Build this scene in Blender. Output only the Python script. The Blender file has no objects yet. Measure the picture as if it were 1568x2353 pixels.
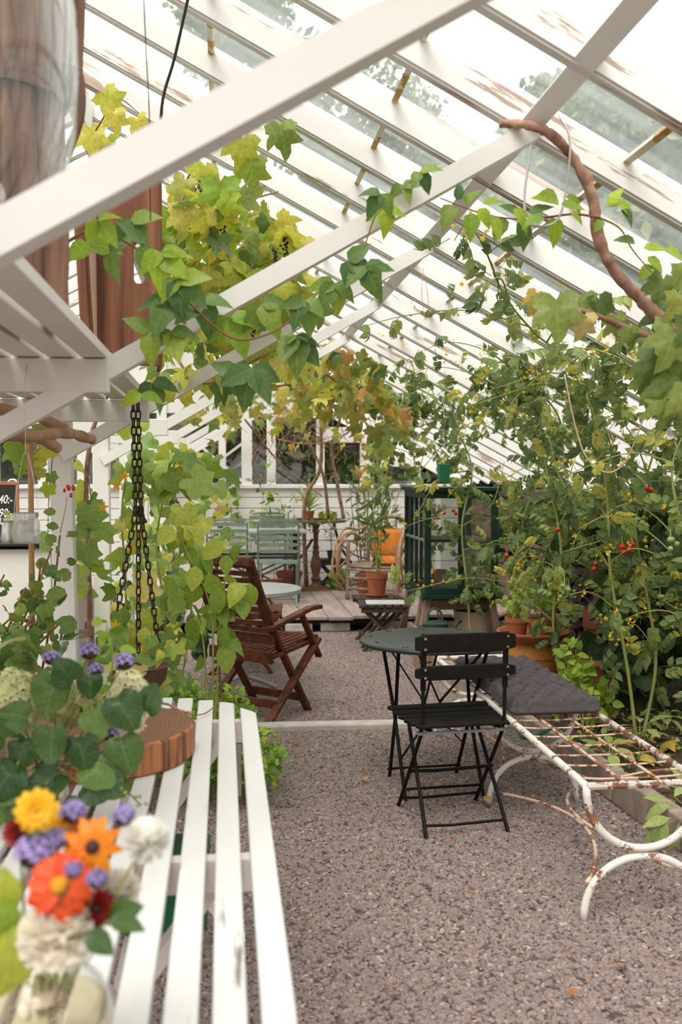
import bpy, math, random
import numpy as np
from mathutils import Vector, Matrix, Euler
random.seed(11)
rng = np.random.default_rng(7)
S = bpy.context.scene
C = S.collection
PI = math.pi
V = Vector

# ------------------------------------------------------------------ camera, sky, exposure
EYE = V((0.0, 0.0, 1.48))
FPX = 2288.0
YAW, PITCH = math.radians(6.7), math.radians(2.06)
cam_d = bpy.data.cameras.new('camera')
cam = bpy.data.objects.new('camera', cam_d)
C.objects.link(cam)
cam.location = EYE
cam.rotation_euler = (PI / 2 - PITCH, 0, -YAW)
cam_d.sensor_fit = 'VERTICAL'
cam_d.sensor_height = 36.0
cam_d.lens = 36.0 * FPX / 2353.0
cam_d.clip_start = 0.05
cam_d.clip_end = 300
cam_d.dof.use_dof = True
cam_d.dof.focus_distance = 4.6
cam_d.dof.aperture_fstop = 3.4
S.camera = cam

world = bpy.data.worlds.new('overcast_sky')
S.world = world
world.use_nodes = True
bg = world.node_tree.nodes['Background']
bg.inputs[0].default_value = (1.0, 0.955, 0.925, 1)
bg.inputs[1].default_value = 0.95
sun_d = bpy.data.lights.new('veiled_sun', 'SUN')
sun_d.energy = 2.8
sun_d.angle = math.radians(38)
sun_d.color = (1.0, 0.95, 0.88)
sun = bpy.data.objects.new('veiled_sun', sun_d)
C.objects.link(sun)
sun.rotation_euler = (math.radians(30), math.radians(-16), 0)
S.view_settings.view_transform = 'Standard'
S.view_settings.look = 'None'
S.view_settings.gamma = 1.0
S.view_settings.use_curve_mapping = False
S.view_settings.exposure = 1.05

_cF = V((math.sin(YAW) * math.cos(PITCH), math.cos(YAW) * math.cos(PITCH), -math.sin(PITCH)))
_cR = V((math.cos(YAW), -math.sin(YAW), 0))
_cU = _cR.cross(_cF)

def at(px, py, Y):
    """measured point of the photograph carried to its own depth Y in the greenhouse (metres)"""
    d = _cF + _cR * ((px - 784) / FPX) + _cU * ((1176.5 - py) / FPX)
    return EYE + d * (Y / d.y)

def to_px(p):
    d = V(p) - EYE
    z = d.dot(_cF)
    if z < 0.05:
        return None
    return (784 + FPX * d.dot(_cR) / z, 1176.5 - FPX * d.dot(_cU) / z, z)

# ------------------------------------------------------------------ mesh helpers
class G:
    def __init__(s):
        s.v = []; s.f = []
    def add(s, vs, fs, M=None):
        b = len(s.v)
        for p in vs:
            p = V(p)
            s.v.append(M @ p if M is not None else p)
        for f in fs:
            s.f.append(tuple(i + b for i in f))
        return s
    def box(s, c, d, M=None, taper=1.0):
        x, y, z = d[0] / 2, d[1] / 2, d[2] / 2
        c = V(c)
        vs = [c + V((sx * x * (taper if sz > 0 else 1), sy * y * (taper if sz > 0 else 1), sz * z)) for sz in (-1, 1) for sy in (-1, 1) for sx in (-1, 1)]
        return s.add(vs, [(0, 2, 3, 1), (4, 5, 7, 6), (0, 1, 5, 4), (2, 6, 7, 3), (0, 4, 6, 2), (1, 3, 7, 5)], M)
    def beam(s, a, b, w, h, up=(0, 0, 1)):
        a, b = V(a), V(b)
        y = (b - a); L = y.length; y.normalize()
        x = y.cross(V(up))
        if x.length < 1e-4: x = y.cross(V((1, 0, 0)))
        x.normalize(); z = x.cross(y)
        M = Matrix((x, y, z)).transposed().to_4x4(); M.translation = (a + b) / 2
        return s.box((0, 0, 0), (w, L, h), M)
    def tube(s, pts, r, n=6, closed=False, caps=True):
        pts = [V(p) for p in pts]; m = len(pts)
        rs = r if isinstance(r, (list, tuple)) else [r] * m
        T = []
        for i in range(m):
            if closed: t = pts[(i + 1) % m] - pts[i - 1]
            else: t = pts[min(i + 1, m - 1)] - pts[max(i - 1, 0)]
            T.append(t.normalized() if t.length > 1e-9 else V((0, 0, 1)))
        nrm = T[0].orthogonal().normalized(); vs = []
        for i in range(m):
            nrm = (nrm - T[i] * nrm.dot(T[i]))
            nrm = nrm.normalized() if nrm.length > 1e-6 else T[i].orthogonal().normalized()
            b = T[i].cross(nrm)
            for k in range(n):
                a = 2 * PI * k / n
                vs.append(pts[i] + (nrm * math.cos(a) + b * math.sin(a)) * rs[i])
        fs = []
        for i in range(m if closed else m - 1):
            j = (i + 1) % m
            for k in range(n):
                k2 = (k + 1) % n
                fs.append((i * n + k, i * n + k2, j * n + k2, j * n + k))
        if caps and not closed:
            fs.append(tuple(range(n - 1, -1, -1))); fs.append(tuple((m - 1) * n + k for k in range(n)))
        return s.add(vs, fs)
    def lathe(s, prof, n=24, c=(0, 0, 0), M=None, wob=None):
        vs = []; fs = []
        for (r, z) in prof:
            for k in range(n):
                a = 2 * PI * k / n
                rr = r * (wob(a, z) if wob else 1)
                vs.append(V(c) + V((rr * math.cos(a), rr * math.sin(a), z)))
        for i in range(len(prof) - 1):
            for k in range(n):
                k2 = (k + 1) % n
                fs.append((i * n + k, i * n + k2, (i + 1) * n + k2, (i + 1) * n + k))
        if prof[0][0] > 1e-5: fs.append(tuple(range(n - 1, -1, -1)))
        if prof[-1][0] > 1e-5: fs.append(tuple((len(prof) - 1) * n + k for k in range(n)))
        return s.add(vs, fs, M)
    def prism(s, poly, t, M=None):
        n = len(poly)
        vs = [(x, y, -t / 2) for x, y in poly] + [(x, y, t / 2) for x, y in poly]
        fs = [tuple(range(n - 1, -1, -1)), tuple(range(n, 2 * n))] + [(i, (i + 1) % n, n + (i + 1) % n, n + i) for i in range(n)]
        return s.add(vs, fs, M)
    def ball(s, c, r, n=8, m=6, sc=(1, 1, 1)):
        prof = [(math.sin(PI * i / m) * r, -math.cos(PI * i / m) * r) for i in range(m + 1)]
        prof[0] = (0.0, -r); prof[-1] = (0.0, r)
        b = len(s.v); s.lathe(prof, n)
        for i in range(b, len(s.v)):
            p = s.v[i]; s.v[i] = V((p.x * sc[0], p.y * sc[1], p.z * sc[2])) + V(c)
        return s
    def me(s, name):
        m = bpy.data.meshes.new(name)
        m.from_pydata([tuple(p) for p in s.v], [], s.f)
        m.update()
        return m

def cr(pts, n=6):
    """catmull-rom through pts"""
    P = [V(p) for p in pts]
    if len(P) < 3:
        return [P[0].lerp(P[-1], i / n) for i in range(n + 1)]
    P = [P[0] * 2 - P[1]] + P + [P[-1] * 2 - P[-2]]
    out = []
    for i in range(1, len(P) - 2):
        p0, p1, p2, p3 = P[i - 1:i + 3]
        for k in range(n):
            t = k / n
            out.append(0.5 * ((2 * p1) + (p2 - p0) * t + (2 * p0 - 5 * p1 + 4 * p2 - p3) * t * t + (3 * p1 - p0 - 3 * p2 + p3) * t ** 3))
    out.append(P[-2].copy())
    return out

def obj(name, g, mat=None, parent=None, smooth=False, bevel=0, world=False, sharp=40):
    if isinstance(g, G):
        if world and parent is not None:
            o0 = parent.location
            if parent.parent is not None: o0 = o0 + parent.parent.location
            g.v = [p - o0 for p in g.v]
        g = g.me(name)
    if mat is not None and not g.materials: g.materials.append(mat)
    if smooth:
        g.shade_smooth()
        if sharp: g.set_sharp_from_angle(angle=math.radians(sharp))
    o = bpy.data.objects.new(name, g)
    C.objects.link(o)
    if parent is not None: o.parent = parent
    if bevel:
        b = o.modifiers.new('bevel', 'BEVEL'); b.width = bevel; b.segments = 2; b.limit_method = 'ANGLE'
    return o

def tag(o, label=None, cat=None, group=None, kind=None):
    if label: o['label'] = label
    if cat: o['category'] = cat
    if group: o['group'] = group
    if kind: o['kind'] = kind
    return o

def thing(name, label, cat, loc=(0, 0, 0), rz=0, group=None, kind=None):
    o = bpy.data.objects.new(name, None)
    o.empty_display_size = 0.05
    C.objects.link(o); o.location = loc; o.rotation_euler = (0, 0, rz)
    return tag(o, label, cat, group, kind)

def dup(root, loc, rz, label=None):
    r = root.copy(); C.objects.link(r); r.location = loc; r.rotation_euler = (0, 0, rz)
    if label: r['label'] = label
    for ch in list(root.children):
        c = ch.copy(); C.objects.link(c); c.parent = r
        for gch in ch.children:
            d = gch.copy(); C.objects.link(d); d.parent = c
    return r

def inst(name, me, parent=None, loc=(0, 0, 0), rot=(0, 0, 0), sc=(1, 1, 1)):
    o = bpy.data.objects.new(name, me); C.objects.link(o)
    if parent is not None: o.parent = parent
    o.location = loc; o.rotation_euler = rot; o.scale = sc
    return o

def fast_mesh(name, v, f, mat, tint=None):
    """v (N,3), f (M,k) numpy arrays"""
    me = bpy.data.meshes.new(name)
    M, k = f.shape
    me.vertices.add(len(v)); me.vertices.foreach_set('co', v.astype(np.float32).ravel())
    me.loops.add(M * k); me.loops.foreach_set('vertex_index', f.astype(np.int32).ravel())
    me.polygons.add(M); me.polygons.foreach_set('loop_start', np.arange(0, M * k, k, dtype=np.int32))
    me.update(calc_edges=True); me.validate()
    if tint is not None:
        a = me.attributes.new('tint', 'FLOAT', 'POINT'); a.data.foreach_set('value', tint.astype(np.float32))
    me.materials.append(mat)
    return me

# ------------------------------------------------------------------ materials
def _new(name):
    m = bpy.data.materials.new(name); m.use_nodes = True
    nt = m.node_tree; nt.nodes.clear()
    out = nt.nodes.new('ShaderNodeOutputMaterial')
    return m, nt, out

def _noise(nt, scale=5, stretch=(1, 1, 1), detail=4, coord='Object', rough=0.55, dist=0.0):
    tc = nt.nodes.new('ShaderNodeTexCoord'); mp = nt.nodes.new('ShaderNodeMapping')
    mp.inputs['Scale'].default_value = stretch
    oi = nt.nodes.new('ShaderNodeObjectInfo'); sc_ = nt.nodes.new('ShaderNodeVectorMath'); sc_.operation = 'SCALE'; sc_.inputs[0].default_value = (37.0, 53.0, 71.0)
    nt.links.new(oi.outputs['Random'], sc_.inputs['Scale']); av = nt.nodes.new('ShaderNodeVectorMath'); av.operation = 'ADD'
    nt.links.new(tc.outputs[coord], av.inputs[0]); nt.links.new(sc_.outputs[0], av.inputs[1])
    nt.links.new(av.outputs[0], mp.inputs['Vector'])
    n = nt.nodes.new('ShaderNodeTexNoise')
    n.inputs['Scale'].default_value = scale; n.inputs['Detail'].default_value = detail
    n.inputs['Roughness'].default_value = rough; n.inputs['Distortion'].default_value = dist
    nt.links.new(mp.outputs[0], n.inputs['Vector'])
    return n

def _ramp(nt, src, stops):
    r = nt.nodes.new('ShaderNodeValToRGB'); e = r.color_ramp.elements
    while len(e) < len(stops): e.new(0.5)
    for i, (p, c) in enumerate(stops):
        e[i].position = p; e[i].color = (c[0], c[1], c[2], 1)
    nt.links.new(src, r.inputs[0])
    return r

def _mix(nt, fac, a, b):
    m = nt.nodes.new('ShaderNodeMix'); m.data_type = 'RGBA'
    for sck, v in ((m.inputs[0], fac), (m.inputs[6], a), (m.inputs[7], b)):
        if isinstance(v, (int, float)): sck.default_value = v
        elif isinstance(v, tuple): sck.default_value = (v[0], v[1], v[2], 1)
        else: nt.links.new(v, sck)
    return m.outputs[2]

def _prin(nt, out, col, rough=0.6, metal=0, spec=0.35):
    p = nt.nodes.new('ShaderNodeBsdfPrincipled')
    if isinstance(col, tuple): p.inputs['Base Color'].default_value = (col[0], col[1], col[2], 1)
    else: nt.links.new(col, p.inputs['Base Color'])
    p.inputs['Roughness'].default_value = rough; p.inputs['Metallic'].default_value = metal
    p.inputs['Specular IOR Level'].default_value = spec
    nt.links.new(p.outputs[0], out.inputs[0])
    return p

def _bump(nt, p, src, strength, dist=0.01):
    b = nt.nodes.new('ShaderNodeBump'); b.inputs['Strength'].default_value = strength; b.inputs['Distance'].default_value = dist
    nt.links.new(src, b.inputs['Height']); nt.links.new(b.outputs[0], p.inputs['Normal'])

def mat(name, a, b=None, scale=8, stretch=(1, 1, 1), rough=0.6, bump=0.15, metal=0, spec=0.35, detail=5, lo=0.35, hi=0.65, bd=0.004, dist=0.0):
    m, nt, out = _new(name)
    b = b or tuple(c * 0.8 for c in a)
    n = _noise(nt, scale, stretch, detail, dist=dist)
    r = _ramp(nt, n.outputs[0], [(lo, a), (hi, b)])
    p = _prin(nt, out, r.outputs[0], rough, metal, spec)
    if bump: _bump(nt, p, n.outputs[0], bump, bd)
    return m

def peel(name, paint, under, edge=0.6, scale=3, stretch=(1, 1, 1), rough=0.55, tone=0.06, spec=0.3, bump=0.3, soft=0.03, mid=None):
    """paint with chipped patches of what lies under it"""
    m, nt, out = _new(name)
    n1 = _noise(nt, scale, stretch, 8, rough=0.68)
    n2 = _noise(nt, scale * 0.35, (1, 1, 1), 3)
    r2 = _ramp(nt, n2.outputs[0], [(0.35, tuple(c * (1 - tone) for c in paint)), (0.65, paint)])
    stops = [(edge, (0, 0, 0)), (edge + soft, (1, 1, 1))]
    r1 = _ramp(nt, n1.outputs[0], stops)
    n3 = _noise(nt, scale * 4, stretch, 4)
    ru = _ramp(nt, n3.outputs[0], [(0.3, under), (0.7, mid or tuple(c * 0.6 for c in under))])
    col = _mix(nt, r1.outputs[0], r2.outputs[0], ru.outputs[0])
    p = _prin(nt, out, col, rough, 0, spec)
    _bump(nt, p, n1.outputs[0], bump, 0.004)
    return m

def leafm(name, stops, trans=0.38, rough=0.42):
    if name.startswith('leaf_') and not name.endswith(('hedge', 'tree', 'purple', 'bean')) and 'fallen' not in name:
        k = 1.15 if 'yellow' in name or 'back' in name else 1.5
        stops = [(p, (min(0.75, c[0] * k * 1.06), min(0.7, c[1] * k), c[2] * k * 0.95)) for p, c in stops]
    m, nt, out = _new(name)
    oi = nt.nodes.new('ShaderNodeObjectInfo'); at_ = nt.nodes.new('ShaderNodeAttribute'); at_.attribute_name = 'tint'
    ad = nt.nodes.new('ShaderNodeMath'); ad.operation = 'ADD'
    nt.links.new(oi.outputs['Random'], ad.inputs[0]); nt.links.new(at_.outputs['Fac'], ad.inputs[1])
    fr = nt.nodes.new('ShaderNodeMath'); fr.operation = 'FRACT'; nt.links.new(ad.outputs[0], fr.inputs[0])
    r = _ramp(nt, fr.outputs[0], stops)
    n = _noise(nt, 9, (1, 1, 1), 3)
    rr = _ramp(nt, n.outputs[0], [(0.3, (0.78, 0.78, 0.78)), (0.7, (1.12, 1.12, 1.12))])
    mu = nt.nodes.new('ShaderNodeMix'); mu.data_type = 'RGBA'; mu.blend_type = 'MULTIPLY'; mu.inputs[0].default_value = 1
    nt.links.new(r.outputs[0], mu.inputs[6]); nt.links.new(rr.outputs[0], mu.inputs[7])
    col = mu.outputs[2]
    if name.startswith('leaf_') and any(k in name for k in ('creeper', 'grape', 'cucumber', 'pepper', 'ivy', 'basil', 'sage', 'geranium', 'bean', 'back')):
        # pale midrib and side veins drawn in the leaf's own coordinates
        def mth(op, x, y=None, clamp=False):
            m_ = nt.nodes.new('ShaderNodeMath'); m_.operation = op; m_.use_clamp = clamp
            for s_, v_ in zip(m_.inputs, (x, y)):
                if v_ is None: continue
                if isinstance(v_, (int, float)): s_.default_value = v_
                else: nt.links.new(v_, s_)
            return m_.outputs[0]
        tc = nt.nodes.new('ShaderNodeTexCoord'); sx = nt.nodes.new('ShaderNodeSeparateXYZ'); nt.links.new(tc.outputs['Object'], sx.inputs[0])
        ax_ = mth('ABSOLUTE', sx.outputs[0])
        midr = mth('SUBTRACT', 1.0, mth('DIVIDE', ax_, 0.022), True)
        fr2 = mth('FRACT', mth('MULTIPLY', mth('SUBTRACT', sx.outputs[1], mth('MULTIPLY', ax_, 0.8)), 6.0))
        side = mth('SUBTRACT', 1.0, mth('DIVIDE', mth('ABSOLUTE', mth('SUBTRACT', fr2, 0.5)), 0.09), True)
        own = mth('LESS_THAN', at_.outputs['Fac'], 0.000001)
        vein = mth('MULTIPLY', mth('MULTIPLY', mth('MAXIMUM', midr, mth('MULTIPLY', side, 0.6)), own), 0.55)
        lite = nt.nodes.new('ShaderNodeMix'); lite.data_type = 'RGBA'; lite.blend_type = 'ADD'; lite.inputs[0].default_value = 1.0; lite.inputs[7].default_value = (0.13, 0.14, 0.06, 1)
        nt.links.new(col, lite.inputs[6]); col = _mix(nt, vein, col, lite.outputs[2])
    p = _prin(nt, out, col, rough, 0, 0.4)
    t = nt.nodes.new('ShaderNodeBsdfTranslucent'); nt.links.new(col, t.inputs[0])
    mx = nt.nodes.new('ShaderNodeMixShader'); mx.inputs[0].default_value = trans
    nt.links.new(p.outputs[0], mx.inputs[1]); nt.links.new(t.outputs[0], mx.inputs[2])
    nt.links.new(mx.outputs[0], out.inputs[0])
    return m

def glassm(name, tint=(0.96, 0.98, 0.97), refl=0.08, dirt=0.0, dcol=(0.75, 0.78, 0.76), rough=0.03, scale=2.0, stretch=(1, 1, 1), base_dirt=0.0, edge=False):
    m, nt, out = _new(name)
    t = nt.nodes.new('ShaderNodeBsdfTransparent'); t.inputs[0].default_value = (*tint, 1)
    g = nt.nodes.new('ShaderNodeBsdfGlossy'); g.inputs['Roughness'].default_value = rough
    mx = nt.nodes.new('ShaderNodeMixShader')
    if edge:
        lw = nt.nodes.new('ShaderNodeLayerWeight'); lw.inputs[0].default_value = 0.35
        r = _ramp(nt, lw.outputs['Facing'], [(0.2, (refl, refl, refl)), (1.0, (0.75, 0.75, 0.75))]); nt.links.new(r.outputs[0], mx.inputs[0])
    else:
        mx.inputs[0].default_value = refl
    nt.links.new(t.outputs[0], mx.inputs[1]); nt.links.new(g.outputs[0], mx.inputs[2])
    last = mx
    if dirt > 0:
        d = nt.nodes.new('ShaderNodeBsdfDiffuse'); d.inputs[0].default_value = (*dcol, 1)
        tr = nt.nodes.new('ShaderNodeBsdfTranslucent'); tr.inputs[0].default_value = (*dcol, 1)
        m1 = nt.nodes.new('ShaderNodeMixShader'); m1.inputs[0].default_value = 0.6
        nt.links.new(d.outputs[0], m1.inputs[1]); nt.links.new(tr.outputs[0], m1.inputs[2])
        n = _noise(nt, scale, stretch, 6, rough=0.6)
        r = _ramp(nt, n.outputs[0], [(0.3, (base_dirt,) * 3), (0.75, (dirt,) * 3)])
        m2 = nt.nodes.new('ShaderNodeMixShader'); nt.links.new(r.outputs[0], m2.inputs[0])
        nt.links.new(last.outputs[0], m2.inputs[1]); nt.links.new(m1.outputs[0], m2.inputs[2])
        last = m2
    nt.links.new(last.outputs[0], out.inputs[0])
    return m

M = {}
M['white_steel'] = peel('white_steel', (0.80, 0.755, 0.73), (0.45, 0.3, 0.22), 0.74, 6, tone=0.05, rough=0.4)
M['white_timber'] = peel('white_timber', (0.78, 0.74, 0.70), (0.42, 0.33, 0.27), 0.66, 5, (0.25, 1, 1), tone=0.08)
M['rafter'] = peel('rafter', (0.74, 0.70, 0.675), (0.50, 0.38, 0.32), 0.575, 4, (0.22, 2.5, 2.2), tone=0.10, mid=(0.35, 0.25, 0.2))
M['post'] = peel('post', (0.80, 0.75, 0.71), (0.45, 0.36, 0.3), 0.75, 5, (1, 1, 0.2), tone=0.08)
M['slat_white'] = peel('slat_white', (0.70, 0.675, 0.665), (0.36, 0.30, 0.28), 0.62, 9, (1.4, 0.16, 1), tone=0.04, rough=0.5, soft=0.05)
M['shelf_white'] = peel('shelf_white', (0.80, 0.74, 0.70), (0.5, 0.36, 0.26), 0.68, 6, (1, 0.2, 1), tone=0.08)
M['wall_board'] = peel('wall_board', (0.74, 0.70, 0.67), (0.4, 0.34, 0.3), 0.72, 4, (0.2, 1, 1), tone=0.07)
M['roof_glass'] = glassm('roof_glass', (0.96, 0.99, 0.985), 0.04, 0.30, (0.72, 0.78, 0.76), scale=3.0, stretch=(0.45, 2.2, 1), base_dirt=0.03)
M['window_glass'] = glassm('window_glass', (0.82, 0.84, 0.8), 0.05, 0.04, (0.4, 0.4, 0.35), scale=4)
M['cabinet_glass'] = glassm('cabinet_glass', (0.9, 0.92, 0.9), 0.07, 0.16, (0.5, 0.5, 0.45), scale=5, stretch=(1, 1, 0.4), base_dirt=0.03)
M['clear_glass'] = glassm('clear_glass', (0.97, 0.985, 0.98), 0.04, 0.03, (0.8, 0.8, 0.78), scale=6, edge=True)
M['frost_glass'] = glassm('frost_glass', (0.93, 0.95, 0.93), 0.06, 0.5, (0.72, 0.72, 0.68), scale=6, base_dirt=0.35, edge=True)
M['rust_strip'] = peel('rust_strip', (0.80, 0.72, 0.58), (0.62, 0.36, 0.10), 0.5, 6, tone=0.1)
M['ground'] = mat('ground', (0.15, 0.11, 0.10), (0.07, 0.05, 0.045), 60, bump=0.8, rough=0.9, bd=0.01)
M['soil'] = mat('soil', (0.115, 0.07, 0.05), (0.04, 0.025, 0.018), 30, bump=1.0, rough=0.95, bd=0.03)
M['kerb'] = mat('kerb', (0.42, 0.33, 0.28), (0.28, 0.21, 0.17), 12, bump=0.4, rough=0.9)
M['deck'] = mat('deck', (0.42, 0.33, 0.30), (0.29, 0.22, 0.20), 5, (3, 0.4, 1), bump=0.25, rough=0.8)
M['concrete'] = mat('concrete', (0.62, 0.56, 0.52), (0.45, 0.4, 0.36), 10, bump=0.4, rough=0.9)
M['wall_stone'] = mat('wall_stone', (0.26, 0.15, 0.11), (0.11, 0.07, 0.055), 5, (1, 1, 0.4), bump=0.5, rough=0.9)
M['coping'] = mat('coping', (0.10, 0.085, 0.08), (0.05, 0.04, 0.04), 6, bump=0.3)
M['brown_wood'] = mat('brown_wood', (0.15, 0.042, 0.018), (0.055, 0.015, 0.007), 7, (2.5, 2.5, 2.5), bump=0.15, rough=0.5, spec=0.3)
M['black_paint'] = mat('black_paint', (0.008, 0.0065, 0.006), (0.013, 0.011, 0.010), 20, bump=0.08, rough=0.55, spec=0.12)
M['black_top'] = mat('black_top', (0.028, 0.036, 0.040), (0.02, 0.024, 0.027), 12, bump=0.08, rough=0.36, spec=0.5)
M['blue_steel'] = mat('blue_steel', (0.17, 0.19, 0.21), (0.1, 0.11, 0.13), 20, bump=0.05, rough=0.4)
M['steel'] = mat('steel', (0.62, 0.6, 0.58), (0.45, 0.43, 0.42), 15, bump=0.05, rough=0.3, metal=0.9)
M['bed_white'] = peel('bed_white', (0.80, 0.75, 0.70), (0.45, 0.20, 0.08), 0.565, 18, tone=0.08, mid=(0.2, 0.07, 0.03))
M['bed_dark'] = peel('bed_dark', (0.62, 0.55, 0.50), (0.075, 0.045, 0.035), 0.50, 22, tone=0.1, mid=(0.3, 0.12, 0.06))
M['bed_rust'] = peel('bed_rust', (0.74, 0.54, 0.42), (0.42, 0.17, 0.07), 0.50, 16, tone=0.15, mid=(0.22, 0.08, 0.04))
M['cushion'] = mat('cushion', (0.092, 0.074, 0.080), (0.068, 0.054, 0.06), 60, bump=0.15, rough=0.85, spec=0.15)
M['sage_paint'] = mat('sage_paint', (0.125, 0.17, 0.125), (0.20, 0.235, 0.18), 8, bump=0.1, rough=0.5)
M['grey_top'] = mat('grey_top', (0.30, 0.31, 0.30), (0.36, 0.36, 0.35), 6, bump=0.05, rough=0.45)
M['dark_table'] = mat('dark_table', (0.02, 0.02, 0.02), (0.035, 0.033, 0.03), 8, bump=0.05, rough=0.5)
M['iron_brown'] = mat('iron_brown', (0.10, 0.05, 0.03), (0.20, 0.10, 0.05), 12, bump=0.3, rough=0.6)
M['old_wood'] = mat('old_wood', (0.20, 0.125, 0.09), (0.33, 0.23, 0.17), 6, (3, 3, 0.5), bump=0.3, rough=0.8)
M['dark_stool'] = mat('dark_stool', (0.085, 0.052, 0.04), (0.045, 0.028, 0.022), 8, (2, 2, 2), bump=0.2, rough=0.7)
M['trestle'] = mat('trestle', (0.36, 0.24, 0.18), (0.25, 0.16, 0.115), 6, (3, 3, 0.4), bump=0.2, rough=0.8)
M['terracotta'] = mat('terracotta', (0.44, 0.135, 0.058), (0.33, 0.095, 0.042), 5, bump=0.15, rough=0.8)
M['terracotta_dark'] = mat('terracotta_dark', (0.27, 0.082, 0.045), (0.19, 0.058, 0.034), 6, bump=0.2, rough=0.85)
M['ochre_pot'] = mat('ochre_pot', (0.50, 0.20, 0.045), (0.42, 0.155, 0.035), 4, bump=0.15, rough=0.75)
M['lime_pot'] = mat('lime_pot', (0.50, 0.55, 0.03), (0.42, 0.47, 0.03), 4, bump=0.02, rough=0.35)
M['cream_pot'] = mat('cream_pot', (0.50, 0.37, 0.29), (0.42, 0.30, 0.23), 5, bump=0.1, rough=0.8)
M['green_paint'] = peel('green_paint', (0.008, 0.032, 0.020), (0.12, 0.07, 0.05), 0.66, 9, tone=0.3, rough=0.5)
M['pale_green'] = peel('pale_green', (0.22, 0.30, 0.22), (0.3, 0.24, 0.19), 0.6, 8, tone=0.2, rough=0.6)
M['can_green'] = mat('can_green', (0.045, 0.07, 0.055), (0.03, 0.047, 0.038), 8, bump=0.1, rough=0.5)
M['hose'] = mat('hose', (0.015, 0.14, 0.095), (0.012, 0.11, 0.075), 8, bump=0.05, rough=0.45)
M['lime_plastic'] = mat('lime_plastic', (0.32, 0.46, 0.01), (0.28, 0.42, 0.01), 8, bump=0.02, rough=0.4)
M['black_plastic'] = mat('black_plastic', (0.012, 0.012, 0.012), (0.02, 0.02, 0.02), 8, bump=0.02, rough=0.45)
M['orange_cloth'] = mat('orange_cloth', (0.60, 0.19, 0.022), (0.46, 0.13, 0.016), 14, bump=0.4, rough=0.85)
M['green_plastic'] = mat('green_plastic', (0.012, 0.13, 0.06), (0.01, 0.10, 0.05), 8, bump=0.03, rough=0.4)
M['chain'] = mat('chain', (0.035, 0.022, 0.016), (0.07, 0.035, 0.02), 40, bump=0.3, rough=0.6, metal=0.3)
M['cord'] = mat('cord', (0.72, 0.56, 0.44), (0.58, 0.42, 0.32), 90, bump=0.4, rough=0.9)
M['orange_twine'] = mat('orange_twine', (0.75, 0.32, 0.16), (0.6, 0.25, 0.12), 60, bump=0.3, rough=0.9)
M['ribbon'] = mat('ribbon', (0.52, 0.50, 0.50), (0.42, 0.40, 0.40), 30, bump=0.1, rough=0.7)
M['paper'] = mat('paper', (0.74, 0.72, 0.69), (0.68, 0.65, 0.62), 5, bump=0.05, rough=0.5)
M['slate'] = mat('slate', (0.028, 0.024, 0.024), (0.02, 0.018, 0.018), 6, bump=0.02, rough=0.6)
M['chalk'] = mat('chalk', (0.85, 0.84, 0.82), (0.75, 0.74, 0.72), 30, bump=0.0, rough=0.9)
M['copper_wood'] = mat('copper_wood', (0.42, 0.18, 0.085), (0.33, 0.13, 0.06), 8, (1, 1, 0.2), bump=0.1, rough=0.6)
M['bamboo'] = mat('bamboo', (0.46, 0.24, 0.105), (0.36, 0.175, 0.075), 6, (3, 3, 0.3), bump=0.1, rough=0.55)
M['driftwood'] = mat('driftwood', (0.46, 0.28, 0.165), (0.30, 0.17, 0.10), 7, (0.5, 3, 3), bump=0.4, rough=0.8)
M['counter'] = mat('counter', (0.82, 0.76, 0.72), (0.78, 0.72, 0.68), 20, bump=0.1, rough=0.7)
M['bark'] = mat('bark', (0.19, 0.115, 0.08), (0.095, 0.055, 0.04), 9, (3, 3, 0.6), bump=0.9, rough=0.9, bd=0.01)
M['vine_bark'] = mat('vine_bark', (0.42, 0.24, 0.17), (0.22, 0.11, 0.075), 12, (2, 2, 2), bump=0.9, rough=0.9, bd=0.008)
M['red_stem'] = mat('red_stem', (0.26, 0.095, 0.04), (0.20, 0.10, 0.03), 12, bump=0.1)
M['green_stem'] = mat('green_stem', (0.36, 0.38, 0.12), (0.26, 0.30, 0.08), 8, bump=0.1, rough=0.5)
M['dark_stem'] = mat('dark_stem', (0.10, 0.11, 0.035), (0.14, 0.085, 0.03), 8, bump=0.1)
M['water'] = glassm('water', (0.93, 0.87, 0.72), 0.05, 0.06, (0.72, 0.58, 0.36), scale=3, base_dirt=0.02)
M['rock'] = None

def pebble_mat():
    m, nt, out = _new('pebble')
    oi = nt.nodes.new('ShaderNodeObjectInfo')
    r = _ramp(nt, oi.outputs['Random'], [(p, tuple(0.80 * v for v in c)) for p, c in [(0.0, (0.17, 0.135, 0.13)), (0.2, (0.40, 0.285, 0.25)), (0.4, (0.27, 0.235, 0.235)), (0.6, (0.45, 0.335, 0.30)), (0.78, (0.33, 0.275, 0.265)), (0.92, (0.38, 0.235, 0.18)), (1.0, (0.62, 0.53, 0.48))]])
    n = _noise(nt, 120, (1, 1, 1), 3)
    rr = _ramp(nt, n.outputs[0], [(0.3, (0.75, 0.75, 0.75)), (0.7, (1.1, 1.1, 1.1))])
    mu = nt.nodes.new('ShaderNodeMix'); mu.data_type = 'RGBA'; mu.blend_type = 'MULTIPLY'; mu.inputs[0].default_value = 1
    nt.links.new(r.outputs[0], mu.inputs[6]); nt.links.new(rr.outputs[0], mu.inputs[7])
    _prin(nt, out, mu.outputs[2], 0.75, 0, 0.3)
    return m
M['pebble'] = pebble_mat()

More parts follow.
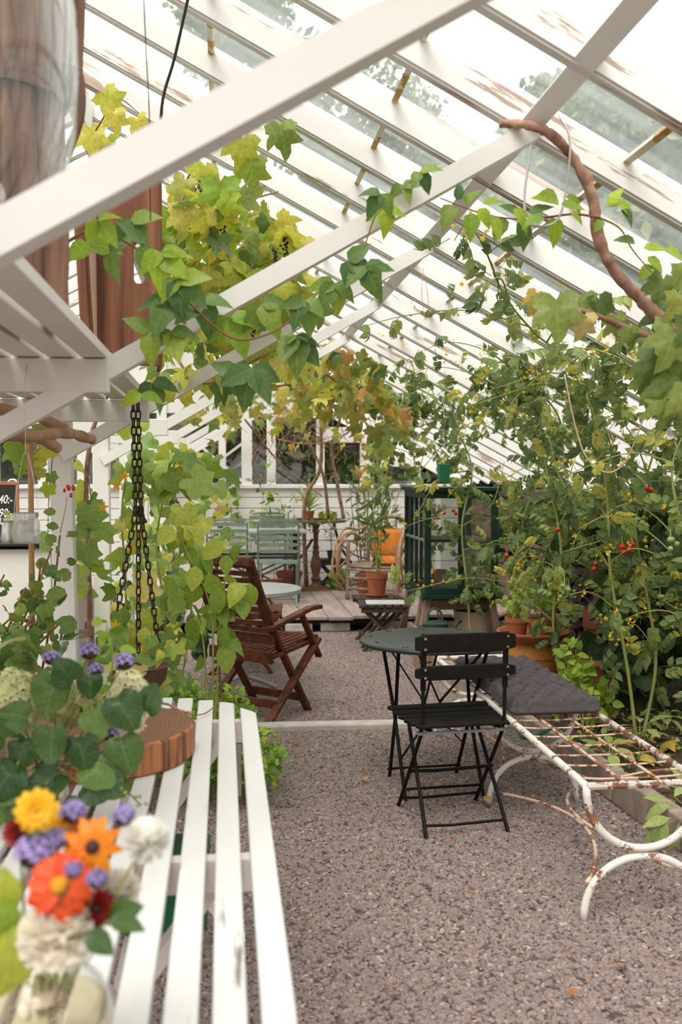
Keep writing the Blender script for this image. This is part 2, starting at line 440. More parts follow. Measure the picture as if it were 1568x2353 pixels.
def round_wood():
    """growth rings on the slab's face"""
    m, nt, out = _new('slab_wood')
    tc = nt.nodes.new('ShaderNodeTexCoord'); mp = nt.nodes.new('ShaderNodeMapping')
    mp.inputs['Location'].default_value = (0.03, -0.02, 0)
    nt.links.new(tc.outputs['Object'], mp.inputs[0])
    w = nt.nodes.new('ShaderNodeTexWave'); w.wave_type = 'RINGS'; w.rings_direction = 'Z'
    w.inputs['Scale'].default_value = 24; w.inputs['Distortion'].default_value = 14; w.inputs['Detail'].default_value = 3; w.inputs['Detail Scale'].default_value = 0.35
    nt.links.new(mp.outputs[0], w.inputs[0])
    r = _ramp(nt, w.outputs[0], [(0.2, (0.22, 0.098, 0.048)), (0.8, (0.14, 0.06, 0.03))])
    n = _noise(nt, 5, (1, 1, 1), 4)
    c = _mix(nt, _ramp(nt, n.outputs[0], [(0.4, (0, 0, 0)), (0.75, (0.6, 0.6, 0.6))]).outputs[0], r.outputs[0], (0.14, 0.07, 0.04))
    _prin(nt, out, c, 0.55, 0, 0.35)
    return m
M['slab_wood'] = round_wood()
M['slab_side'] = mat('slab_side', (0.42, 0.17, 0.07), (0.10, 0.035, 0.015), 20, (3, 3, 0.12), bump=1.0, rough=0.7, bd=0.012, lo=0.42, hi=0.62)
M['hive_wood'] = mat('hive_wood', (0.30, 0.165, 0.11), (0.07, 0.03, 0.018), 4, (4, 4, 0.25), bump=1.0, rough=0.8, bd=0.02)
M['trough_wood'] = mat('trough_wood', (0.27, 0.105, 0.048), (0.09, 0.032, 0.015), 5, (5, 5, 0.3), bump=0.3, rough=0.6)
M['iron_band'] = mat('iron_band', (0.10, 0.055, 0.045), (0.16, 0.08, 0.055), 12, bump=0.3, rough=0.7)

g0, g1, g2 = (0.030, 0.085, 0.018), (0.075, 0.16, 0.025), (0.16, 0.25, 0.035)
y0, y1 = (0.42, 0.40, 0.035), (0.62, 0.48, 0.05)
M['L_creeper'] = leafm('leaf_creeper', [(0.0, (0.045, 0.10, 0.028)), (0.5, (0.09, 0.16, 0.035)), (0.8, (0.15, 0.22, 0.04)), (1.0, (0.22, 0.30, 0.03))])
M['L_creeper_light'] = leafm('leaf_creeper_light', [(0.0, (0.14, 0.25, 0.03)), (1.0, (0.26, 0.35, 0.025))], 0.45)
M['L_grape'] = leafm('leaf_grape', [(0.0, (0.07, 0.12, 0.03)), (0.35, (0.13, 0.19, 0.045)), (0.7, (0.20, 0.25, 0.06)), (0.93, (0.28, 0.29, 0.06)), (1.0, (0.42, 0.24, 0.05))])
M['L_grape_yellow'] = leafm('leaf_grape_yellow', [(0.0, (0.24, 0.33, 0.05)), (0.35, (0.42, 0.45, 0.06)), (0.7, (0.58, 0.55, 0.08)), (1.0, (0.66, 0.56, 0.16))], 0.45)
M['L_back'] = leafm('leaf_back_vine', [(0.0, (0.19, 0.22, 0.05)), (0.5, (0.34, 0.32, 0.06)), (0.8, (0.46, 0.38, 0.09)), (1.0, (0.42, 0.22, 0.07))])
M['L_cucumber'] = leafm('leaf_cucumber', [(0.0, (0.13, 0.22, 0.06)), (0.4, (0.22, 0.32, 0.08)), (0.7, (0.34, 0.40, 0.07)), (0.88, (0.50, 0.45, 0.08)), (1.0, (0.58, 0.40, 0.14))])
M['L_pepper'] = leafm('leaf_pepper', [(0.0, (0.12, 0.21, 0.03)), (0.6, (0.21, 0.30, 0.04)), (1.0, (0.33, 0.37, 0.05))])
M['L_tomato'] = leafm('leaf_tomato', [(0.0, (0.09, 0.14, 0.055)), (0.5, (0.16, 0.22, 0.08)), (0.85, (0.25, 0.30, 0.09)), (1.0, (0.40, 0.38, 0.08))], 0.48)
M['L_bean'] = leafm('leaf_shaded_bean', [(0.0, (0.018, 0.045, 0.014)), (0.6, (0.05, 0.095, 0.03)), (1.0, (0.12, 0.18, 0.05))], 0.25)  # green darkened to stand in for the shadow under the tomatoes
M['L_basil'] = leafm('leaf_basil', [(0.0, (0.14, 0.25, 0.03)), (0.6, (0.22, 0.34, 0.04)), (1.0, (0.32, 0.41, 0.05))])
M['L_oleander'] = leafm('leaf_oleander', [(0.0, (0.06, 0.12, 0.04)), (0.6, (0.12, 0.19, 0.055)), (1.0, (0.22, 0.27, 0.07))])
M['L_geranium'] = leafm('leaf_geranium', [(0.0, (0.06, 0.12, 0.03)), (0.6, (0.12, 0.19, 0.045)), (1.0, (0.20, 0.25, 0.05))])
M['L_herb'] = leafm('leaf_herb', [(0.0, (0.06, 0.14, 0.02)), (0.6, (0.14, 0.25, 0.03)), (1.0, (0.24, 0.34, 0.04))])
M['L_ivy'] = leafm('leaf_ivy', [(0.0, (0.020, 0.055, 0.014)), (0.6, (0.05, 0.10, 0.022)), (1.0, (0.10, 0.17, 0.035))], 0.25, 0.25)
M['L_sage'] = leafm('leaf_sage', [(0.0, (0.19, 0.28, 0.08)), (1.0, (0.30, 0.36, 0.12))])
M['L_aloe'] = leafm('leaf_aloe', [(0.0, (0.16, 0.24, 0.08)), (1.0, (0.24, 0.32, 0.10))], 0.2)
M['L_tree'] = leafm('leaf_tree', [(0.0, (0.06, 0.085, 0.03)), (0.6, (0.11, 0.14, 0.05)), (0.9, (0.18, 0.20, 0.07)), (1.0, (0.28, 0.24, 0.06))], 0.35)
M['L_hedge'] = leafm('leaf_hedge', [(0.0, (0.015, 0.03, 0.008)), (1.0, (0.04, 0.07, 0.015))], 0.2)
M['L_fallen'] = leafm('leaf_fallen', [(0.0, (0.40, 0.12, 0.04)), (0.5, (0.55, 0.25, 0.08)), (1.0, (0.62, 0.42, 0.16))], 0.2)
M['L_fallen_yellow'] = leafm('leaf_fallen_yellow', [(0.0, (0.62, 0.38, 0.04)), (0.6, (0.55, 0.48, 0.2)), (1.0, (0.36, 0.36, 0.12))], 0.2)
M['P_yellow'] = leafm('petal_yellow', [(0.0, (0.90, 0.47, 0.010)), (1.0, (0.95, 0.56, 0.014))], 0.3)
M['P_orange'] = leafm('petal_orange', [(0.0, (0.85, 0.22, 0.006)), (1.0, (0.92, 0.32, 0.008))], 0.3)
M['P_red'] = leafm('petal_red', [(0.0, (0.75, 0.05, 0.006)), (1.0, (0.82, 0.11, 0.008))], 0.3)
M['P_darkred'] = leafm('petal_dark_red', [(0.0, (0.22, 0.006, 0.008)), (1.0, (0.32, 0.015, 0.012))], 0.2)
M['P_white'] = leafm('petal_white', [(0.0, (0.96, 0.90, 0.80)), (1.0, (0.97, 0.95, 0.91))], 0.45)
M['P_purple'] = leafm('petal_purple', [(0.0, (0.36, 0.27, 0.60)), (0.6, (0.46, 0.38, 0.74)), (1.0, (0.26, 0.16, 0.42))], 0.3)
M['P_hydrangea'] = leafm('petal_hydrangea', [(0.0, (0.62, 0.62, 0.24)), (0.6, (0.80, 0.78, 0.44)), (1.0, (0.86, 0.80, 0.62))], 0.4)
M['P_tom'] = leafm('petal_tomato_flower', [(0.0, (0.85, 0.52, 0.02)), (1.0, (0.90, 0.62, 0.04))], 0.3)
M['P_squash'] = leafm('petal_squash', [(0.0, (0.90, 0.40, 0.015)), (1.0, (0.92, 0.50, 0.02))], 0.3)
M['flower_eye'] = mat('flower_eye', (0.06, 0.018, 0.012), (0.03, 0.01, 0.01), 40, bump=0.5)
M['flower_gold'] = mat('flower_gold', (0.75, 0.33, 0.01), (0.5, 0.2, 0.01), 60, bump=0.5)
M['tomato_red'] = mat('tomato_red', (0.60, 0.035, 0.012), (0.52, 0.025, 0.01), 8, bump=0.0, rough=0.25, spec=0.5)
M['tomato_green'] = mat('tomato_green', (0.25, 0.33, 0.10), (0.18, 0.26, 0.07), 8, bump=0.0, rough=0.3, spec=0.5)
M['grape_berry'] = mat('grape_berry', (0.02, 0.018, 0.035), (0.035, 0.03, 0.055), 20, bump=0.1, rough=0.5)
# ------------------------------------------------------------------ leaves and plants
def leaf_profile(wf, n=5, curl=0.15, fold=0.25, twist=0.0, serr=0.0):
    vs = []; fs = []
    for i in range(n + 1):
        t = i / n; w = wf(t)
        if serr and 0 < i < n: w *= 1 + serr * (1 if i % 2 else -1)
        z = -curl * t * t
        y = t * (1 - 0.3 * curl * t)
        tw = twist * t
        for s in (-1, 0, 1):
            x = s * w * math.cos(fold)
            dz = abs(s) * w * math.sin(fold)
            vs.append((x * math.cos(tw), y, z + dz + x * math.sin(tw)))
    for i in range(n):
        a = i * 3
        fs += [(a, a + 1, a + 4, a + 3), (a + 1, a + 2, a + 5, a + 4)]
    return vs, fs

def leaf_polar(ctrl, n=24, cy=0.36, droop=0.35, cup=0.12, teeth=0.05, seed=0):
    """ctrl: (angle from the tip, radius); mirrored"""
    r_ = random.Random(seed)
    def rad(a):
        a = abs(a)
        for (a0, r0), (a1, r1) in zip(ctrl, ctrl[1:]):
            if a <= a1:
                t = (a - a0) / (a1 - a0); t = t * t * (3 - 2 * t)
                return r0 + (r1 - r0) * t
        return ctrl[-1][1]
    vs = [(0, cy, 0.0)]; fs = []
    ph = r_.random() * 6
    for ring, k in ((1, 0.55), (2, 1.0)):
        for i in range(n):
            a = -PI + 2 * PI * (i + 0.5) / n
            r = rad(a) * k
            if ring == 2: r *= 1 + teeth * (1 if i % 2 else -1)
            x = r * math.sin(a); y = cy + r * math.cos(a)
            z = cup * abs(x) - droop * (r * r) - 0.25 * droop * max(0, y - cy) + 0.03 * ring * math.sin(3 * a + ph)
            vs.append((x, y, z))
    for i in range(n):
        j = (i + 1) % n
        fs.append((0, 1 + j, 1 + i))
        fs.append((1 + i, 1 + j, 1 + n + j, 1 + n + i))
    fs = [tuple(reversed(f)) for f in fs]
    return vs, fs

GRAPE = [(0, 0.70), (0.42, 0.46), (0.62, 0.38), (1.05, 0.62), (1.5, 0.38), (2.15, 0.54), (2.7, 0.38), (PI, 0.14)]
CUKE = [(0, 0.72), (0.5, 0.46), (1.15, 0.62), (1.6, 0.44), (2.2, 0.56), (2.75, 0.42), (PI, 0.12)]
GERA = [(0, 0.50), (0.45, 0.47), (0.7, 0.51), (1.2, 0.47), (1.6, 0.50), (2.2, 0.46), (2.7, 0.46), (PI, 0.18)]
HEART = [(0, 0.68), (0.4, 0.50), (1.2, 0.47), (2.0, 0.50), (2.6, 0.46), (PI, 0.26)]
ov = lambda t: 0.34 * math.sin(PI * t ** 0.75) ** 0.9 if 0 < t < 1 else 0.008
ovp = lambda t: 0.30 * math.sin(PI * t ** 0.62) ** 0.95 if 0 < t < 1 else 0.006
lan = lambda t: 0.10 * math.sin(PI * t ** 0.8) if 0 < t < 1 else 0.004
sagew = lambda t: 0.20 * math.sin(PI * t ** 0.9) if 0 < t < 1 else 0.012
SHAPES = {
    'grape': [leaf_polar(GRAPE, 30, droop=d, cup=c, teeth=0.07, seed=i) for i, (d, c) in enumerate(((0.25, 0.1), (0.6, 0.25), (0.9, -0.15)))],
    'cuke': [leaf_polar(CUKE, 24, droop=d, cup=c, teeth=0.045, seed=i + 5) for i, (d, c) in enumerate(((0.3, 0.15), (0.7, -0.2), (0.5, 0.3)))],
    'gera': [leaf_polar(GERA, 22, droop=d, cup=c, teeth=0.035, seed=i + 9) for i, (d, c) in enumerate(((0.2, 0.2), (-0.3, 0.1), (0.5, 0.0)))],
    'heart': [leaf_polar(HEART, 18, droop=d, cup=c, teeth=0.0, seed=i + 12) for i, (d, c) in enumerate(((0.25, 0.25), (0.5, 0.1), (0.15, 0.35)))],
    'ov': [leaf_profile(ov, 6, c, f, t) for c, f, t in ((0.15, 0.25, 0), (0.4, 0.35, 0.3), (0.05, 0.15, -0.4))],
    'creeper': [leaf_profile(ovp, 7, c, f, t, 0.05) for c, f, t in ((0.15, 0.22, 0.1), (0.42, 0.3, -0.3), (0.25, 0.4, 0.4))],
    'lan': [leaf_profile(lan, 5, c, f, t) for c, f, t in ((0.1, 0.3, 0), (0.35, 0.3, 0.3), (0.2, 0.2, -0.3))],
    'sage': [leaf_profile(sagew, 6, c, f, t) for c, f, t in ((0.15, 0.3, 0), (0.45, 0.3, 0.3), (0.3, 0.2, -0.3))],
}
def _tomato(seed):
    r_ = random.Random(seed); g = G(); base = leaf_profile(lambda t: 0.30 * math.sin(PI * t ** 0.75) if 0 < t < 1 else 0.01, 3, 0.25, 0.3)
    spots = [(1.0, 0, 0.34)] + [(y, s, 0.33 - 0.05 * abs(y - 0.6)) for y in (0.34, 0.58, 0.8) for s in (-1, 1)] + [(0.46, 1, 0.14), (0.7, -1, 0.13)]
    for y, s, L in spots:
        a = s * (-1.05 + 0.25 * r_.random()) if s else 0
        z = -0.3 * y * y
        Mx = Matrix.Translation((0, y - (0.34 if s == 0 else 0), z + (0.12 if s == 0 else 0))) @ Euler((-0.3 - 0.5 * r_.random() - y * 0.4, 0.3 * r_.random() - 0.15, a)).to_matrix().to_4x4() @ Matrix.Scale(L * 1.25, 4)
        g.add(base[0], base[1], Mx)
    g.tube([(0, 0, 0), (0, 0.4, -0.05), (0, 0.8, -0.19)], 0.012, 3, caps=False)
    return [tuple(p) for p in g.v], g.f
SHAPES['tomato'] = [_tomato(i) for i in range(3)]
def _star(n, wf, seed=0, tilt=0.5):
    g = G()
    for i in range(n):
        l = leaf_profile(wf, 3, 0.1, 0.2)
        g.add(l[0], l[1], Euler((tilt, 0, 2 * PI * i / n), 'XYZ').to_matrix().to_4x4())
    return [tuple(p) for p in g.v], g.f
def _palm(n, spread, wf, seed):
    """herb leaf of several leaflets"""
    r_ = random.Random(seed); g = G()
    for i in range(n):
        a = spread * (i / (n - 1) - 0.5) * 2
        l = leaf_profile(wf, 3, 0.3, 0.2)
        g.add(l[0], l[1], Euler((-0.2 - 0.4 * r_.random(), 0, a)).to_matrix().to_4x4() @ Matrix.Scale(0.55 - 0.12 * abs(a), 4) @ Matrix.Translation((0, 0.5, 0)))
    g.tube([(0, 0, 0), (0, 0.3, 0)], 0.015, 3, caps=False)
    return [tuple(p) for p in g.v], g.f
SHAPES['herb'] = [_palm(5, 1.25, ov, i) for i in range(3)]
_lm = {}
def leaf_mesh(shape, matk, var):
    k = (shape, matk, var)
    if k not in _lm:
        vs, fs = SHAPES[shape][var]
        me = bpy.data.meshes.new('leaf'); me.from_pydata(vs, [], fs); me.update()
        me.materials.append(M[matk]); me.shade_smooth()
        _lm[k] = me
    return _lm[k]

def lmx(pos, tip, nrm, s):
    y = V(tip).normalized(); z = V(nrm); z = z - y * z.dot(y)
    z = z.normalized() if z.length > 1e-4 else y.orthogonal().normalized()
    x = y.cross(z)
    Mx = Matrix((x * s, y * s, z * s)).transposed().to_4x4(); Mx.translation = V(pos)
    return Mx

def rv(s=1.0):
    return V((random.gauss(0, s), random.gauss(0, s), random.gauss(0, s)))

def under_roof(p):
    """keep a shoot below the rafters and inside the wall"""
    p = V(p)
    if p.y > 12.25 or p.y < 0.3: return p
    d = p - EYE; c = 1.39 + 3.12 * 0.5286 - 0.045 - EYE.z; q = d.z + 0.5286 * d.x
    k = min(1.0, c / q) if q > 0 else 1.0
    if d.x * k > 2.98: k = 2.98 / d.x
    return EYE + d * k

class Plant:
    def __init__(s, name, label, cat, base, group=None):
        s.base = V(base)
        s.e = thing(name, label, cat, s.base, 0, group)
        s.leaves = []
    def stem(s, pts, r, mk, name='stem', n=5, smooth=8):
        P = cr(pts, smooth) if smooth else [V(p) for p in pts]
        P = [under_roof(p) for p in P]
        if isinstance(r, tuple):
            kn = 0.16 if mk in ('vine_bark', 'bark') else 0.04
            r = [(r[0] + (r[1] - r[0]) * i / (len(P) - 1)) * (1 + random.uniform(-kn, kn)) for i in range(len(P))]
        g = G(); g.tube(P, r, n)
        obj(name, g, M[mk], s.e, smooth=True, world=True, sharp=0)
        return P
    def leaf(s, shape, mk, pos, tip, nrm, size):
        s.leaves.append((shape, mk, random.randrange(3), lmx(under_roof(pos), tip, nrm, size), size))
    def spray(s, P, n, shape, mk, size, spread=0.05, droop=0.6, up=0.5, t0=0.0, t1=1.0, face=(0, -0.5, 0.6)):
        """leaves along a polyline; mk may be a list"""
        for i in range(n):
            t = t0 + (t1 - t0) * (i + random.random()) / n
            k = min(int(t * (len(P) - 1)), len(P) - 2); p = P[k].lerp(P[k + 1], t * (len(P) - 1) - k)
            off = rv(1.0); off.normalize()
            tip = off + V((0, 0, -droop)) + rv(0.15)
            nrm = V(face) * up + rv(0.45)
            sz = random.uniform(size[0], size[1])
            s.leaf(shape, random.choice(mk) if isinstance(mk, list) else mk, p + off * spread * random.uniform(0.4, 1.4), tip, nrm, sz)
    def part(s, name, g, mk, smooth=True, kind=None, sharp=0):
        o = obj(name, g, M[mk] if isinstance(mk, str) else mk, s.e, smooth=smooth, world=True, sharp=sharp)
        if kind: o['kind'] = kind
        return o
    def done(s, most=220):
        def key(l):
            p = to_px(l[3].translation)
            if p is None: return 0
            inside = -60 < p[0] < 1628 and -60 < p[1] < 2413
            return l[4] / p[2] * (1 if inside else 0.001)
        s.leaves.sort(key=key, reverse=True)
        for sh, mk, va, Mx, sz in s.leaves[:most]:
            o = bpy.data.objects.new('leaf', leaf_mesh(sh, mk, va)); C.objects.link(o); o.parent = s.e
            Mx = Mx.copy(); Mx.translation = Mx.translation - s.base
            o.matrix_basis = Mx
        rest = {}
        for l in s.leaves[most:]: rest.setdefault(l[1], []).append(l)
        for mk, ls in rest.items():
            vs = []; q = []; tn = []; b = 0
            for sh, mk2, va, Mx, sz in ls:
                v, f = SHAPES[sh][va]
                a = np.array(v); Mn = np.array(Mx)
                a = a @ Mn[:3, :3].T + Mn[:3, 3] - np.array(s.base)
                vs.append(a); tn.append(np.full(len(a), random.random()))
                for ff in f:
                    if len(ff) == 4: q += [(ff[0] + b, ff[1] + b, ff[2] + b), (ff[0] + b, ff[2] + b, ff[3] + b)]
                    else: q.append((ff[0] + b, ff[1] + b, ff[2] + b))
                b += len(a)
            me = fast_mesh('foliage', np.concatenate(vs), np.array(q), M[mk], np.concatenate(tn)); me.shade_smooth()
            o = obj('foliage', me, None, s.e); o['kind'] = 'stuff'
        return s.e

# ------------------------------------------------------------------ setting: ground
g = G(); g.box((0, 5, -0.06), (60, 80, 0.1)); o = obj('lawn', g, mat('lawn', (0.07, 0.10, 0.03), (0.04, 0.06, 0.02), 4), None); tag(o, kind='structure')
g = G(); g.box((-0.7, 4.5, -0.04), (7.6, 17, 0.08)); o = obj('floor', g, M['ground']); tag(o, 'bare grey-brown ground under the gravel', kind='structure')

def gravel():
    me = bpy.data.meshes.new('gravel')
    xy = [(-1.0, 1.6), (1.95, 1.6), (1.86, 2.6), (1.74, 4.1), (1.56, 7.6), (1.7, 9.35), (-1.1, 9.35), (-1.1, 7.6), (-1.1, 4.1), (-1.1, 2.6)]
    me.from_pydata([(x, y, 0.0) for x, y in xy], [], [(0, 1, 2, 9), (9, 2, 3, 8), (8, 3, 4, 7), (7, 4, 5, 6)]); me.update()
    o = bpy.data.objects.new('gravel', me); C.objects.link(o)
    tag(o, 'loose pinkish grey gravel covering the greenhouse path', 'gravel', kind='stuff')
    ng = bpy.data.node_groups.new('gravel_scatter', 'GeometryNodeTree')
    ng.interface.new_socket('Geometry', in_out='INPUT', socket_type='NodeSocketGeometry')
    ng.interface.new_socket('Geometry', in_out='OUTPUT', socket_type='NodeSocketGeometry')
    N = ng.nodes.new; L = ng.links.new
    gi = N('NodeGroupInput'); go = N('NodeGroupOutput')
    dp = N('GeometryNodeDistributePointsOnFaces'); dp.inputs['Density'].default_value = 9000; dp.inputs['Seed'].default_value = 3
    L(gi.outputs[0], dp.inputs['Mesh'])
    joins = N('GeometryNodeGeometryToInstance')
    for k in range(4):
        ic = N('GeometryNodeMeshIcoSphere'); ic.inputs['Radius'].default_value = 0.0098; ic.inputs['Subdivisions'].default_value = 2
        nz = N('ShaderNodeTexNoise'); nz.noise_dimensions = '4D'; nz.inputs['W'].default_value = k * 3.1; nz.inputs['Scale'].default_value = 95; nz.inputs['Detail'].default_value = 0
        sb = N('ShaderNodeVectorMath'); sb.operation = 'SUBTRACT'; sb.inputs[1].default_value = (0.5, 0.5, 0.5)
        scn = N('ShaderNodeVectorMath'); scn.operation = 'SCALE'; scn.inputs['Scale'].default_value = 0.013
        sp = N('GeometryNodeSetPosition')
        L(nz.outputs['Color'], sb.inputs[0]); L(sb.outputs[0], scn.inputs[0]); L(scn.outputs[0], sp.inputs['Offset']); L(ic.outputs[0], sp.inputs['Geometry'])
        L(sp.outputs[0], joins.inputs[0])
    rr = N('FunctionNodeRandomValue'); rr.data_type = 'FLOAT_VECTOR'; rr.inputs[0].default_value = (-0.6, -0.6, 0); rr.inputs[1].default_value = (0.6, 0.6, 6.28)
    rs = N('FunctionNodeRandomValue'); rs.data_type = 'FLOAT_VECTOR'; rs.inputs[0].default_value = (0.6, 0.5, 0.35); rs.inputs[1].default_value = (1.45, 1.0, 0.7); rs.inputs['Seed'].default_value = 9
    io = N('GeometryNodeInstanceOnPoints'); io.inputs['Pick Instance'].default_value = True
    L(dp.outputs['Points'], io.inputs['Points']); L(joins.outputs[0], io.inputs['Instance']); L(rr.outputs[0], io.inputs['Rotation']); L(rs.outputs[0], io.inputs['Scale'])
    sm = N('GeometryNodeSetMaterial'); sm.inputs['Material'].default_value = M['pebble']
    L(io.outputs[0], sm.inputs[0]); L(sm.outputs[0], go.inputs[0])
    md = o.modifiers.new('scatter', 'NODES'); md.node_group = ng
gravel()

# planting bed on the tomato side, kerb of blocks
KX = lambda y: 1.55 + (7.6 - y) * 0.0597
vs = []; fs = []
nx, ny = 20, 60
for j in range(ny + 1):
    y = -1 + 11.0 * j / ny
    for i in range(nx + 1):
        x0 = KX(min(y, 8)) + 0.05; x = x0 + (3.05 - x0) * i / nx
        vs.append((x, y, 0.09 + random.uniform(-0.012, 0.02)))
for j in range(ny):
    for i in range(nx):
        a = j * (nx + 1) + i; fs.append((a, a + 1, a + nx + 2, a + nx + 1))
g = G(); g.add(vs, fs); o = obj('ground_bed', g, M['soil'], smooth=True); tag(o, 'dark soil of the tomato bed behind the kerb', kind='structure')
ke = thing('kerb', 'low kerb of grey-brown blocks edging the tomato bed', None, (0, 0, 0), kind='structure')
y = 0.6
while y < 7.5:
    L_ = 0.62
    a = V((KX(y) + 0.035, y, 0.065)); b = V((KX(y + L_) + 0.035, y + L_ - 0.012, 0.065))
    g = G(); g.beam(a + rv(0.004), b + rv(0.004), 0.075, 0.14); obj('block', g, M['kerb'], ke, bevel=0.008); y += L_
g = G(); g.beam((0.05, 5.78, 0.01), (1.62, 5.73, 0.01), 0.11, 0.05); o = obj('trim_1', g, M['concrete'], bevel=0.008); tag(o, 'pale weathered sill strip across the gravel path', kind='structure')
# soil on the cucumber side
g = G(); g.box((-2.0, 6.4, 0.0), (2.9, 6.6, 0.03)); o = obj('ground_bed', g, M['soil']); tag(o, 'dark soil beneath the cucumber vines', kind='structure')

# deck at the far end
DK = 0.15
dk = thing('wooden_deck', 'grey-brown plank deck at the end of the path', None, (0, 9.33, 0), kind='structure')
for k in range(-9, 9):
    x1 = 0.975 - 0.24 * k
    for (ya, yb) in ((9.33 + 0.05 * math.sin(k * 2.1), 11.2), (11.2, 12.28)):
        g = G(); g.box((x1 - 0.12, (ya + yb) / 2, DK - 0.016), (0.233, yb - ya - 0.01, 0.032)); obj('plank', g, M['deck'], dk, bevel=0.004, world=True)
for yy in (9.5, 10.8, 12.1):
    g = G(); g.box((0.9, yy, DK - 0.065), (4.4, 0.05, 0.065)); obj('joist', g, M['dark_stool'], dk, world=True)
for x, w, lb in ((0.70, 0.26, 'pale concrete block under the deck edge, beside the arm of the brown armchair'), (1.05, 0.28, 'pale concrete block under the deck edge, beside the folding stools'), (0.2, 0.25, 'pale concrete block under the deck edge behind the brown armchair'), (1.55, 0.25, 'pale concrete block under the deck edge behind the folding stools'), (2.3, 0.25, 'pale concrete block under the deck behind the green cabinet')):
    g = G(); g.box((x, 9.46, 0.041), (w, 0.16, 0.078)); o = obj('concrete_block', g, M['concrete'], bevel=0.01)
    tag(o, lb, 'block', 'concrete blocks carrying the deck')

# ------------------------------------------------------------------ setting: walls
WY = 12.3
wb = thing('wall_back', 'white weatherboard end wall with windows', None, (0, WY, 0), kind='structure')
for k in range(10):
    z = 0.07 + 0.135 * k
    g = G(); g.box((-0.75, WY + 0.05 + random.uniform(-0.004, 0.004), z), (7.7, 0.04, 0.128)); obj('board', g, M['wall_board'], wb, bevel=0.006, world=True)
g = G(); g.box((-0.75, WY + 0.085, 0.67), (7.7, 0.02, 1.34)); obj('backing', g, M['coping'], wb, world=True)
g = G(); g.box((-0.75, WY + 0.03, 1.355), (7.7, 0.1, 0.05)); obj('sill', g, M['white_timber'], wb, world=True, bevel=0.005)
# studs between the windows
stud = [(-3.2, 0.16, 1.9), (-2.72, 0.10, 2.2), (-2.16, 0.12, 2.5), (-1.7, 0.12, 2.6), (-1.2, 0.1, 2.8), (-0.75, 0.12, 3.3), (-0.02, 0.09, 2.95), (0.28, 0.13, 2.85), (0.58, 0.11, 2.7), (1.19, 0.10, 2.35), (1.75, 0.12, 2.05), (2.4, 0.1, 1.7)]
for x, w, zt in stud:
    g = G(); g.box((x, WY + 0.04, (1.33 + zt) / 2), (w, 0.09, zt - 1.33)); obj('post', g, M['white_timber'], wb, world=True, bevel=0.006)
for a, b in zip(stud, stud[1:]):
    zt = min(a[2], b[2]); x0 = a[0] + a[1] / 2; x1 = b[0] - b[1] / 2
    top = 1.97 if x0 < -1.2 else min(2.25, zt - 0.15)
    if x0 > 1: top = min(zt - 0.1, 1.9)
    g = G(); g.box(((x0 + x1) / 2, WY + 0.06, (1.38 + top) / 2), (x1 - x0, 0.006, top - 1.38)); obj('pane', g, M['window_glass'], wb, world=True)
    g = G(); g.box(((x0 + x1) / 2, WY + 0.05, (top + zt) / 2 + 0.02), (x1 - x0, 0.05, zt - top + 0.04)); obj('head_board', g, M['wall_board'], wb, world=True)
g = G(); g.beam((-4.5, WY + 0.05, 1.36), (-0.72, WY + 0.05, 3.36), 0.06, 0.14); obj('barge_board', g, M['white_timber'], wb, world=True)
g = G(); g.beam((3.1, WY + 0.05, 1.36), (-0.72, WY + 0.05, 3.36), 0.06, 0.14); obj('barge_board', g, M['white_timber'], wb, world=True)
for (x0, x1) in ((-4.4, -3.25),):
    g = G(); g.box(((x0 + x1) / 2, WY + 0.05, 1.65), (x1 - x0, 0.05, 0.6)); obj('head_board', g, M['wall_board'], wb, world=True)
# thin white cross brace in front of the window
for a, b in (((-0.30, WY - 0.12, 1.86), (0.22, WY - 0.12, 1.42)), ((-0.28, WY - 0.1, 1.50), (0.25, WY - 0.1, 1.90))):
    g = G(); g.beam(a, b, 0.022, 0.03); obj('brace', g, M['white_timber'], wb, world=True)

wr = thing('wall_right', 'low brown stone wall carrying the glass roof', None, (3.1, 5, 0), kind='structure')
random.seed(3)
for row in range(5):
    y = -2.0 - (0.2 if row % 2 else 0)
    while y < 12.2:
        L_ = random.uniform(0.45, 0.8); g = G(); g.box((3.16 + random.uniform(-0.012, 0.012), y + L_ / 2, 0.13 + 0.25 * row), (0.2, L_ - 0.015, 0.238)); obj('stone', g, M['wall_stone'], wr, world=True, bevel=0.012); y += L_
g = G(); g.box((3.19, 5.1, 0.62), (0.16, 14.4, 1.25)); obj('core', g, M['soil'], wr, world=True)
g = G(); g.box((3.14, 5.1, 1.30), (0.28, 14.5, 0.07)); obj('wall_plate', g, M['coping'], wr, world=True)
wl = thing('wall_left', 'low white wall carrying the far slope of the roof', None, (-4.54, 5, 0), kind='structure')
g = G(); g.box((-4.6, 5.1, 0.66), (0.16, 14.4, 1.32)); obj('panel', g, M['wall_board'], wl, world=True)

# ------------------------------------------------------------------ setting: roof
RX, RZ, EX, EZ = -0.72, 3.42, 3.12, 1.39
SL = (RZ - EZ) / (EX - RX); ANG = math.atan(SL); RL = math.hypot(RZ - EZ, EX - RX)
RY = [-1.95 + 0.5 * k for k in range(29)]
roof = thing('ceiling', 'white glazed greenhouse roof of rafters and dusty panes', None, (RX, 0, RZ), kind='structure')
def rafter_mesh():
    g = G()
    # local x runs down the slope from the ridge, z is up from the roof plane
    g.box((RL / 2, 0, 0.041), (RL, 0.052, 0.082)); g.box((RL / 2, 0, 0.095), (RL, 0.022, 0.03)); g.box((RL / 2, 0, 0.002), (RL, 0.036, 0.02))
    m = g.me('rafter'); m.materials.append(M['rafter']); return m
rm = rafter_mesh()
PW = 0.5 - 0.03
seg = 0.65 / math.cos(ANG); first = (-0.08 - RX) / math.cos(ANG)
